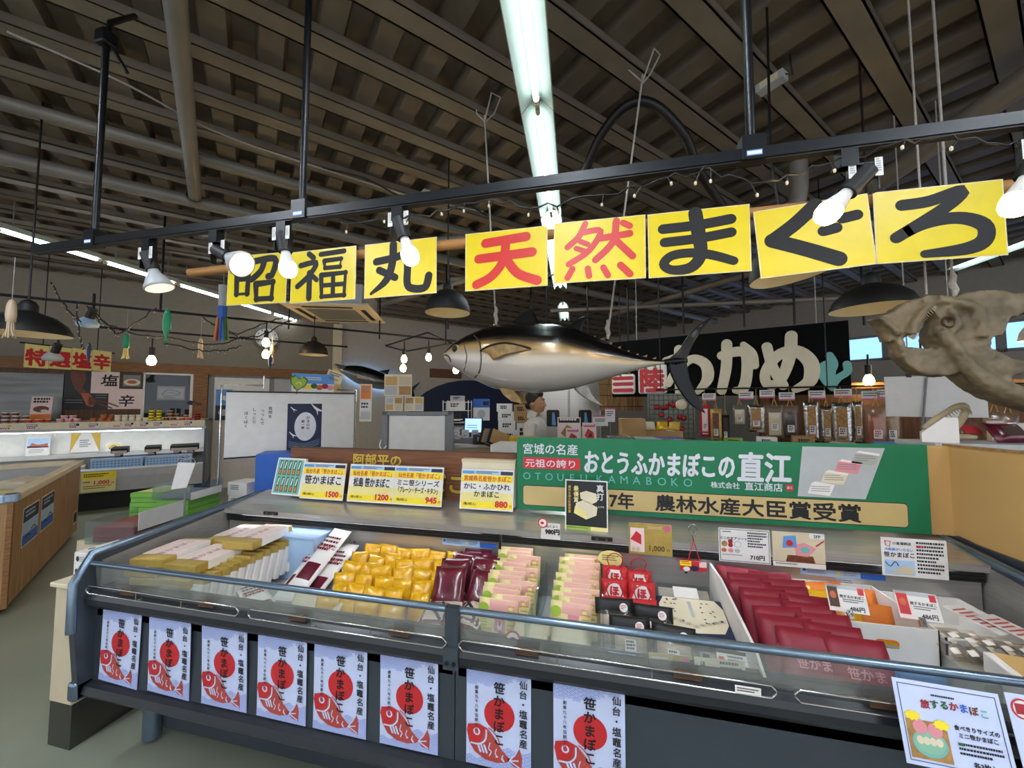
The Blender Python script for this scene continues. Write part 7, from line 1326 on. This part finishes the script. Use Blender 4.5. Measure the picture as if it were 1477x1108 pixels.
o = sheet('blue_poster', 'blue and white poster right of the white wire rack', 'poster', .20, .26, (-1.40, 4.42, Z0 + .22), R(8), lambda b, w, h: (b.rect(-w / 2, h * .6, w / 2, h, E1, 'blue'), b.rect(w * .1, h * .7, w / 2 - .01, h * .9, E2, 'ink'), b.rect(-w / 2 + .01, h * .1, w / 2 - .01, h * .55, E1, 'paper'), b.disc(.0, h * .3, .05, .05, E2, 'lt_grey', 14)), base='paper_w'); B().box(-.01, .01, .002, .01, -.22, .05, 'grey').build('post', o)
t = thing('fish_print_panel', 'white panel with two dark fish prints beside the man', 'panel', (-.90, 4.62, Z0), (0, 0, R(8)))
b = B(); b.box(-.10, .12, 0, .01, 0, .30, 'box_white'); b.build('panel', t); b = B()
for x in (-.04, .05): b.stroke([(x, .26), (x + .018, .20), (x + .012, .12)], [.01, .03, .006], -.001, 'cloth_dark').stroke([(x + .012, .13), (x + .03, .10)], .012, -.001, 'cloth_dark')
b.build('fish_print', t)
o = B().rbox(-.13, .13, -.1, .06, 0, .07, 'pouch_yellow', .01).build('yellow_crate', None, (-.72, 3.64, 1.13)); tag(o, 'yellow plastic crate on the counter beside the man', 'crate'); o = B().rbox(-.2, .15, -.15, .07, 0, 1.128, 'wood_wall', .004).build('crate_table', None, (-.72, 3.64, 0)); tag(o, 'wooden table under the yellow crate', 'table')
# ---------------------------------------------------------------- centre: fridge, blind, goods
t = thing('steel_fridge', 'tall stainless fridge behind the man', 'fridge', (-.48, 6.05, 0), (0, 0, R(10)))
B().rbox(-.5, .5, 0, .6, .06, 1.95, 'brushed_dull', .01).build('body', t)
for s_ in (-1, 1):
    d_ = B().rbox(s_ * .25 - .235, s_ * .25 + .235, -.02, 0, .1, 1.85, 'brushed', .006).build('door', t); b = B(); rrect(b, s_ * .25 - .10, 1.16, s_ * .25 + .10, 1.42, .03, -.021, 'soft_black'); b.poly([(s_ * .25 - .02, 1.18), (s_ * .25 + .05, 1.18), (s_ * .25 + .02, 1.38), (s_ * .25 - .01, 1.38)], -.0216, 'sky'); b.build('window', d_)
t = thing('bamboo_blind', 'hanging brown bamboo blind right of the fridge', 'blind', (.27, 5.35, 1.42), (0, 0, R(5)))
for i in range(5): B().box(-.28 + .115 * i, -.175 + .115 * i, -.006, .006, .0, .62, 'bamboo').build('panel', t)
b = B()
for z in (.05, .2, .35, .5): b.box(-.285, .30, -.009, .009, z, z + .012, 'brown')
b.build('binding', t)
b = B(); b.cyl((0, 0, .62), (0, 0, 2.15), .006, 'track', n=6); b.build('hanger', t)
t = thing('stall_counter', 'long wooden stall counter behind the green sign', 'counter', (.1, 3.62, 0)); B().rbox(-.49, .93, -.22, .56, 0, 1.12, 'wood_wall', .006).build('body', t); B().rbox(-.51, .95, -.24, .58, 1.12, 1.145, 'lt_grey', .004).build('top', t)
ZC = 1.146
def pack_board(label, x, y, w, h, k, tilt=-14, z=ZC): return sheet('display_card', label, 'card', w, h, (x, y, z), R(4), lambda b, w, h: (b.rect(-w / 2 + .01, h * .78, w / 2 - .01, h - .01, E1, 'soft_black' if k == 'dried_lt' else 'hot_pink'), b.poly([(-w * .36, h * .35), (-w * .1, h * .7), (w * .3, h * .5), (w * .34, h * .2), (0, h * .08)], E1, k), b.lines(-w * .4, h * .95, w * .4, h * .82, 1, E2, 'paper_w', .6, 3), b.poly([(-w * .1, h * .3), (w * .1, h * .5), (w * .2, h * .3)], E2, 'maroon')), R(tilt), base='pale_pink')
pack_board('white and brown packet display right of the man', -.29, 3.66, .22, .24, 'dried_lt'); pack_board('pink card with a red roe photo on the stall counter, front one', -.24, 3.44, .12, .15, 'red'); pack_board('pink card with a red roe photo on the stall counter, rear one', -.10, 3.66, .13, .19, 'red'); 
for i, (x, z, w, h) in enumerate([(.0, 1.30, .14, .10), (.09, 1.34, .09, .13)]): o = sheet('price_tag', 'pink edged white price tag on a stick above the stall counter, %s' % ['left', 'right'][i], 'price card', w, h, (x, 3.72, z), R(4), lambda b, w, h: (b.rect(-w / 2, h - .015, w / 2, h, E1, 'hot_pink'), b.lines(-w * .35, h - .03, w * .35, h * .35, 3, E1, 'ink', .5, 4)), base='paper_w'); B().cyl((0, .003, -(z - ZC)), (0, .003, .01), .003, 'grey', n=6).build('stick', o)
carton('brown_carton', 'open brown carton on the stall counter left of the yellow packs', (.30, 3.95, ZC), (.22, .2, .22), 'card', 6, txt=False); carton('grey_tray_box', 'low grey tray box on the stall counter, left', (.16, 3.58, ZC), (.20, .2, .07), 'grey', 4); carton('grey_tray_box', 'low grey tray box on the stall counter, right', (.38, 3.60, ZC), (.18, .2, .065), 'lt_grey', 4)
carton('blue_tray', 'bright blue tray at the left of the red shell nets', (.60, 3.78, ZC), (.26, .2, .05), 'blue', 4, txt=False)
for i in range(6): o = small_pouch('p', ['pouch_yellow', 'cream', 'gold'][i % 3], .10, .09, .03).build('yellow_snack_pack', None, (.42 + .055 * i, 3.98 - .01 * (i % 2), ZC + .06 + .05 * (i % 2)), (R(-30), 0, R(10 - 6 * i))); tag(o, 'yellow snack pack above the blue tray, %s from the left' % ORD[i], 'packet', 'yellow snack packs')
o = B().rbox(-.2, .22, -.08, .1, 0, .10, 'card', .004).build('snack_pack_riser', None, (.55, 4.02, ZC)); tag(o, 'cardboard riser under the yellow snack packs', 'riser')
for i in range(8): o = small_pouch('p', ['pale_pink', 'salmon', 'vac'][i % 3], .09, .08, .03).build('pink_snack_bag', None, (.36 + .045 * i, 3.50 + .02 * (i % 2), ZC + .005), (R(-50), 0, R(30 - 9 * i))); tag(o, 'small pinkish snack bag lying before the blue tray, %s from the left' % ORD[i], 'packet', 'pinkish snack bags')
for i in range(7): o = small_pouch('p', 'film', .07, .04, .03).build('clear_snack_bag', None, (-.36 + .05 * i, 3.43 + .02 * (i % 2), ZC + .004), (R(-55), 0, R(10 * i))); tag(o, 'clear small bag in the row just behind the green sign, %s from the left' % ORD[i], 'packet', 'clear small bags'); c = B(); c.pillow(.05, .03, .02, 'box_white', n=4); c.build('contents', o)
# red shells in nets on a grid
t = thing('grid_stand', 'green wire grid stand with red shells hanging in nets', 'display grid', (.72, 4.36, 0), (0, 0, R(-8))); b = B()
for i in range(10): b.tube([(-.2 + .048 * i, 0, 1.1), (-.2 + .048 * i, 0, 1.62)], .003, 'dk_green', 5)
for i in range(11): b.tube([(-.2, 0, 1.1 + .05 * i), (.232, 0, 1.1 + .05 * i)], .003, 'dk_green', 5)
b.build('grid', t); B().box(-.22, .25, .01, .05, 0, 1.62, 'dk_steel').build('backing', t)
rr = random.Random(3)
shell = None
for i in range(20):
    x, z = -.15 + .3 * rr.random(), 1.22 + .32 * rr.random()
    if shell is None: b = B(); b.lathe([(0, -.012), (.02, -.006), (.03, .002), (.018, .010), (0, .014)], 'deep_red', n=10); o = shell = b.build('red_shell_pack')
    else: o = shell.copy(); COL.objects.link(o)
    p = Vector((.72, 4.36, 0)) + Matrix.Rotation(R(-8), 3, 'Z') @ Vector((x, -.025, z)); o.location = p; o.rotation_euler = (R(90 + rr.uniform(-30, 30)), R(rr.uniform(-40, 40)), 0); tag(o, 'small dark red packet hanging on the wire grid', 'packet', 'small dark red packets on the wire grid')
o = B().lathe([(0, -.01), (.05, -.008), (.06, 0), (.04, .012), (0, .016)], 'cream', n=16).build('scallop_shell', None, (.83, 4.30, 1.50), (R(90), 0, 0)); tag(o, 'pale scallop shell hung on the wire grid', 'shell')
# ---------------------------------------------------------------- hanging bags under the black board
RA, RB = Vector((.62, 4.30, 1.66)), Vector((3.3, 3.47, 1.66)); rd_ = (RB - RA).normalized(); rrz = math.atan2(rd_.y, rd_.x)
t = thing('bag_rail', 'thin rail under the black name board from which bags of dried food hang', 'rail', RA, (0, 0, rrz)); B().tube([(-.05, .05, 0), (2.9, .05, 0)], .008, 'track', 8).build('bar', t)
for x in (0, 1.4, 2.85): B().cyl((x, .05, 0), (x, .05, 1.9), .005, 'track', n=6).build('hanging_rod', t)
def hang_bag(x, z, w, h, kind, lb, dy=0.0):
    """bag whose top is at height z"""
    t = thing('hanging_bag', lb, 'bag', RA + rd_ * x + Vector((-rd_.y, rd_.x, 0)) * dy + Vector((0, 0, z - h - 1.66)), (0, 0, rrz + R(rg.uniform(-8, 8))), 'bags of dried food on the rail')
    outer = {'foil': 'foil', 'gold': 'gold_foil', 'dark': 'soft_black', 'red': 'red'}.get(kind, 'film')
    B().pillow(w, h, .045, outer, n=8, e=5).build('bag', t)
    k = {'foil': 'dried_lt', 'gold': 'dried', 'brown': 'salmon', 'dark': 'dried_dk', 'orange': 'salmon', 'kelp': 'dried_dk', 'pale': 'cream', 'red': 'pale_pink', 'rust': 'dried_lt'}[kind]
    if outer == 'film': B().pillow(w * .72, h * .70, .030, k, n=7, e=5, c=(0, 0, h * .06)).build('contents', t)
    else: b = B(); b.decal(w, h, .045, -.6, -.85, .55, .75, k, .001, e=5); b.build('contents_window', t)
    b = B(); b.rect(-w * .2, h * .22, w * .2, h * .42, -.026, 'box_white').lines(-w * .14, h * .40, w * .14, h * .25, 3, -.0266, 'red' if kind in ('brown', 'orange') else 'ink', .6, int(x * 90)); b.build('label', t)
    b = B(); b.tube(smooth_line([(-w * .15, 0, h * .96), (0, -.005, h + .05), (w * .15, 0, h * .96)], 4), .003, 'gold', 5).tube([(0, -.003, h + .05), (0, .05 - dy, 1.66 - z + h)], .0022, 'gold', 5); b.build('tie', t)
HB = [(.42, 1.50, .09, .32, 'red'), (.52, 1.46, .10, .34, 'gold'), (.60, 1.40, .07, .28, 'dark'), (.72, 1.50, .11, .20, 'pale'), (.86, 1.50, .14, .26, 'foil'), (1.0, 1.50, .13, .30, 'pale'), (1.12, 1.50, .13, .32, 'kelp'), (1.27, 1.53, .11, .37, 'foil'), (1.38, 1.49, .09, .34, 'foil'), (1.48, 1.52, .13, .37, 'foil'), (1.59, 1.53, .07, .37, 'foil'), (1.70, 1.50, .14, .36, 'brown'), (1.80, 1.50, .12, .36, 'rust'), (2.02, 1.49, .13, .34, 'kelp'), (2.13, 1.48, .11, .34, 'orange'), (2.36, 1.46, .12, .33, 'pale'), (2.44, 1.45, .11, .33, 'rust'), (2.68, 1.47, .13, .36, 'brown'), (2.76, 1.46, .12, .36, 'brown'), (2.92, 1.45, .14, .36, 'gold'), (3.02, 1.45, .12, .36, 'rust')]
CN = {'red': 'red printed', 'gold': 'gold printed', 'dark': 'black', 'pale': 'pale', 'foil': 'shiny foil', 'kelp': 'clear kelp', 'brown': 'clear brown', 'rust': 'clear rust brown', 'orange': 'clear orange'}
for i, (x, z, w, h, k) in enumerate(HB): hang_bag(x, z, w, h, k, '%s bag hanging on the rail, number %d from the grid stand' % (CN[k], i + 1), .0 if i % 2 else .03)
for i, x in enumerate([.46, .78, .95, 1.1, 1.32, 1.5, 1.68, 1.78, 2.12, 2.3, 2.75]):
    sheet('price_label', 'white price label with pink edge above the hanging bags, %s from the left' % ORD[i], 'price card', .12, .075, RA + rd_ * x + Vector((-rd_.y, rd_.x, 0)) * .03 + Vector((0, 0, -.12 + .012 * (i % 3))), rrz, lambda b, w, h: (b.rect(-w / 2, .0, w / 2, .014, E1, 'hot_pink'), b.lines(-w * .4, h - .012, w * .4, .024, 2, E1, 'ink', .5, 6)), base='paper_w', group='price labels above the hanging bags')
for i in range(9):
    x = .66 + .27 * i; o = carton('snack_box', 'small snack box on the ledge under the hanging bags, %s from the left' % ORD[i], RA + rd_ * x + Vector((0, 0, 1.13 - 1.66)), (.16, .14, .05 + .02 * (i % 3)), ['lime', 'box_white', 'card', 'pale_pink', 'sky'][i % 5], math.degrees(rrz), 'snack boxes under the hanging bags')
t = thing('stall_ledge', 'long ledge under the hanging bags of dried food', 'ledge', RA - Vector((0, 0, 1.66)), (0, 0, rrz)); B().rbox(.55, 3.0, -.18, .30, 0, 1.128, 'wood_wall', .006).build('body', t)
# wooden partition behind the bags
QA = RA + Vector((-rd_.y, rd_.x, 0)) * .55
t = thing('partition_wall', 'brown wooden partition behind the hanging bags with a round beam on top', 'partition', (QA.x, QA.y, 0), (0, 0, rrz)); B().box(.9, 4.6, 0, .04, 0, 1.60, 'wood_wall').build('panel', t); B().tube([(.85, .0, 1.68), (4.65, 0, 1.68)], .035, 'wood_beam', 12).build('top_beam', t)
for x in (.92, 2.3, 4.4): B().box(x, x + .08, -.02, .06, 0, 1.66, 'wood_beam').build('post', t)
# blank white board hung below the bone head
t = thing('blank_board', 'blank white board hanging behind the bone head', 'board', (2.10, 3.03, 1.42), (0, 0, R(-20))); B().rbox(-.22, .24, 0, .008, 0, .27, 'paper_w', .002).build('panel', t)
for x in (-.1, .1): B().box(x - .012, x + .012, -.004, .012, .262, .288, 'soft_black').build('clip', t)
b = B(); b.cyl((-.1, .004, .28), (-.1, .004, 2.1), .004, 'rope', n=6).cyl((.1, .004, .28), (.1, .004, 2.1), .004, 'rope', n=6); b.build('cord', t); B().tube([(-.02, -.01, .26), (-.06, -.02, -.12)], .006, 'grey', 6).build('rod', t)
o = B().ext([(-.06, 0), (.05, 0), (.05, .04), (-.02, .11), (-.06, .11)], 'x', -.045, .045, 'box_white').build('white_display_stand', None, (1.46, 2.09, 1.335), (0, 0, R(60))); tag(o, 'small white plastic display stand beside the jaw bone', 'stand')
t = thing('corner_table', 'table behind the tan panel under the jaw bone', 'table', (1.75, 2.15, 0)); B().rbox(-.34, .45, -.12, .10, 0, 1.31, 'wood_wall', .006).build('body', t); B().rbox(-.345, .46, -.125, .11, 1.31, 1.334, 'lt_grey', .004).build('top', t)
for i, (x, y, k, lb) in enumerate([(1.66, 2.18, 'film', 'clear bag of red and white sweets right of the jaw bone'), (1.76, 2.12, 'maroon', 'dark red packet on the table at the right edge'), (1.92, 2.18, 'box_white', 'white printed box at the right edge behind the tan panel')]):
    o = small_pouch('p', k, .15, .10, .05).build('snack_packet', None, (x, y, 1.335), (R(-35), 0, R(10))); tag(o, lb, 'packet'); c = B(); c.decal(.15, .10, .05, -.5, -.5, .5, .4, ['red', 'brown', 'red'][i], .001); c.build('print', o)
# ---------------------------------------------------------------- high windows in the far wall
nb_ = -RD; wdir = Vector((nb_.x, nb_.y, 0)); wrz2 = math.atan2(wdir.y, wdir.x)
for i, s_ in enumerate([4.0, 5.2, 6.4, 7.6, 8.8]):
    p = c.xy if False else None
    q = wl(9.5) + wdir * s_
    t = thing('window_%d' % (i + 1), 'high strip window with blue daylight in the far wall, %s from the corner' % ORD[i], 'window', (q.x, q.y, 2.26), (0, 0, wrz2)); t['kind'] = 'structure'
    o = B().box(-.55, .55, -.015, -.005, .04, .40, 'window_lit').build('pane', t)
    b = B()
    for a in ((-.6, -.55, 0, .44), (.55, .6, 0, .44), (-.6, .6, 0, .04), (-.6, .6, .40, .44), (-.02, .02, .04, .40)): b.box(a[0], a[1], -.04, 0, a[2], a[3], 'grey')
    b.build('frame', t)
# ---------------------------------------------------------------- people behind the counter
def person(name, label, loc, rz, H=1.66, shirt='shirt', arms='work', mask=False, hair_long=False, apron=None):
    s_ = H / 1.66; t = thing(name, label, 'person', loc, (0, 0, rz))
    S = lambda L: [(x * s_, y * s_, z * s_, r * s_) for x, y, z, r in L]
    def tb(b, L, k, n=14, flat=None):
        q = smooth_line(S(L), 4); b.tube([p[:3] for p in q], [p[3] for p in q], k, n, True, flat)
    sides = (-1, 1)
    arm = lambda sd: [(sd * .165, 0, 1.335, .055), (sd * .205, .0, 1.21, .047), (sd * .215, .01, 1.08, .038), (sd * .205, -.10, 1.02, .034), (sd * .17, -.21, 1.01, .026)] if arms == 'work' else [(sd * .165, 0, 1.335, .055), (sd * .20, .0, 1.2, .046), (sd * .215, .01, 1.05, .038), (sd * .215, -.03, .93, .032), (sd * .21, -.05, .82, .025)]
    # one continuous body: trunk, limbs, neck, head, hands with five fingers
    b = B(); tb(b, [(0, 0, .84, .135), (0, .0, .95, .135), (0, 0, 1.08, .125), (0, 0, 1.22, .150), (0, .0, 1.33, .135), (0, .005, 1.385, .07)], 'skin', 16, .68)
    tb(b, [(0, .01, 1.34, .062), (0, .005, 1.41, .052), (0, -.005, 1.45, .05)], 'skin')
    for sd in sides:
        tb(b, [(sd * .085, 0, .86, .085), (sd * .09, -.005, .66, .072), (sd * .09, -.005, .47, .055), (sd * .09, .01, .30, .052), (sd * .09, .015, .09, .035)], 'skin'); tb(b, [(sd * .09, .03, .04, .038), (sd * .092, -.06, .035, .036), (sd * .095, -.14, .025, .026)], 'skin')
        A = arm(sd); tb(b, A, 'skin'); w = Vector(A[-1][:3]); d = (w - Vector(A[-2][:3])).normalized(); sidev = Vector((1, 0, 0)) if abs(d.x) < .8 else Vector((0, 0, 1)); dn = d.cross(sidev).normalized()
        if dn.z > 0: dn = -dn
        pc = w + d * .05; tb(b, [(*w, .022), (*(w + d * .04), .030), (*(w + d * .085), .028)], 'skin', 10, None)
        for f in range(4):
            o_ = sidev * (.027 - .018 * f); L_ = [.065, .075, .07, .055][f]; p0 = w + d * .085 + o_ * .8; p1 = p0 + d * L_ * .5 + dn * .008; p2 = p1 + d * L_ * .3 + dn * .022; p3 = p2 + d * L_ * .1 + dn * .02
            b.tube([(q * s_)[:] for q in (p0, p1, p2, p3)], [.0085 * s_, .008 * s_, .0075 * s_, .006 * s_], 'skin', 7)
        th = sidev * (-sd * .028); p0 = w + d * .03 + th; b.tube([(q * s_)[:] for q in (p0, p0 + th * .8 + d * .03 + dn * .01, p0 + th * .8 + d * .058 + dn * .022)], [.011 * s_, .0095 * s_, .008 * s_], 'skin', 7)
    hc = Vector((0, -.015, 1.545))
    def ell(c, r, k='skin', n=18):
        pr_ = [(math.sin(PI * i / n), -math.cos(PI * i / n)) for i in range(n + 1)]; vs = []; fs = []
        for q, z in pr_:
            for j in range(n): a = 2 * PI * j / n; vs.append(((c[0] + r[0] * q * math.cos(a)) * s_, (c[1] + r[1] * q * math.sin(a)) * s_, (c[2] + r[2] * z) * s_))
        for i in range(n):
            for j in range(n): fs.append((i * n + j, i * n + (j + 1) % n, (i + 1) * n + (j + 1) % n, (i + 1) * n + j))
        b.add(vs, fs, k, True)
    ell((0, .005, 1.565), (.074, .094, .092)); ell((0, -.03, 1.50), (.058, .066, .068)); ell((0, -.075, 1.468), (.026, .024, .022))       # skull, jaw, chin
    tb(b, [(0, -.095, 1.555, .009), (0, -.108, 1.53, .012), (0, -.112, 1.518, .013), (0, -.095, 1.508, .012)], 'skin', 8)                     # nose
    ell((0, -.085, 1.487), (.024, .014, .009), n=10); ell((0, -.088, 1.578), (.05, .016, .012), n=10)
    for sd in sides: ell((sd * .074, .012, 1.53), (.011, .02, .032), n=10)
    remesh(b.build('body', t), .009 * s_, 2)
    b = B()
    for sd in sides: ell((sd * .030, -.090, 1.556), (.013, .008, .008), 'paper_w', 8); ell((sd * .030, -.0965, 1.556), (.006, .004, .006), 'ink', 8)
    b.build('eyes', t)
    b = B(); b.tube([((-.022) * s_, -.098 * s_, 1.487 * s_), (0, -.102 * s_, 1.486 * s_), (.022 * s_, -.098 * s_, 1.487 * s_)], .004 * s_, 'deep_red', 6); b.build('mouth', t)
    b = B()
    for sd in sides: b.tube([(sd * .015 * s_, -.101 * s_, 1.580 * s_), (sd * .048 * s_, -.09 * s_, 1.582 * s_)], .004 * s_, 'hair', 6)
    b.build('eyebrows', t)
    b = B(); ell((0, .022, 1.590), (.083, .096, .082), 'hair'); ell((0, .07, 1.53), (.066, .045, .06), 'hair'); ell((0, -.055, 1.635), (.06, .035, .028), 'hair')
    for sd in sides: ell((sd * .070, .02, 1.575), (.016, .045, .045), 'hair', 10)
    if hair_long: ell((0, .075, 1.45), (.075, .04, .13), 'hair')
    o = b.build('hair', t); remesh(o, .010 * s_, 2)
    b = B(); tb(b, [(0, 0, .80, .148), (0, .0, .95, .148), (0, 0, 1.08, .142), (0, 0, 1.22, .163), (0, .0, 1.335, .145), (0, .006, 1.39, .078)], shirt, 18, .72)
    for sd in sides:
        A = arm(sd); tb(b, [A[0][:3] + (.066,), A[1][:3] + (.062,), (*(Vector(A[1][:3]) * .55 + Vector(A[2][:3]) * .45), .058)], shirt)
    o = b.build('shirt', t); remesh(o, .009 * s_, 3)
    b = B(); tb(b, [(0, .03, 1.375, .058), (0, .02, 1.41, .066), (0, -.02, 1.40, .06)], shirt, 14); b.build('collar', t)
    b = B(); tb(b, [(0, 0, .80, .143), (0, 0, .93, .140)], 'cloth_dark', 16, .72)
    for sd in sides: tb(b, [(sd * .085, 0, .88, .095), (sd * .09, -.005, .66, .084), (sd * .09, 0, .47, .070), (sd * .09, .012, .12, .062)], 'cloth_dark')
    o = b.build('trousers', t); remesh(o, .011 * s_, 2)
    if mask: b = B(); ell((0, -.062, 1.497), (.054, .052, .042), 'paper_w', 12); b.build('face_mask', t)
    for sd in sides:
        b = B(); tb(b, [(sd * .09, .035, .04, .045), (sd * .092, -.06, .04, .044), (sd * .095, -.15, .03, .034)], 'soft_black'); b.build('shoe', t)
    return t
person('person', 'man in a white short sleeved shirt standing side on behind the counter', (-.66, 3.93, 0), R(82), 1.635)
person('person', 'masked dark haired person half hidden behind the man in white', (-1.05, 5.45, 0), R(25), 1.56, 'cloth_dark', 'down', True, True)
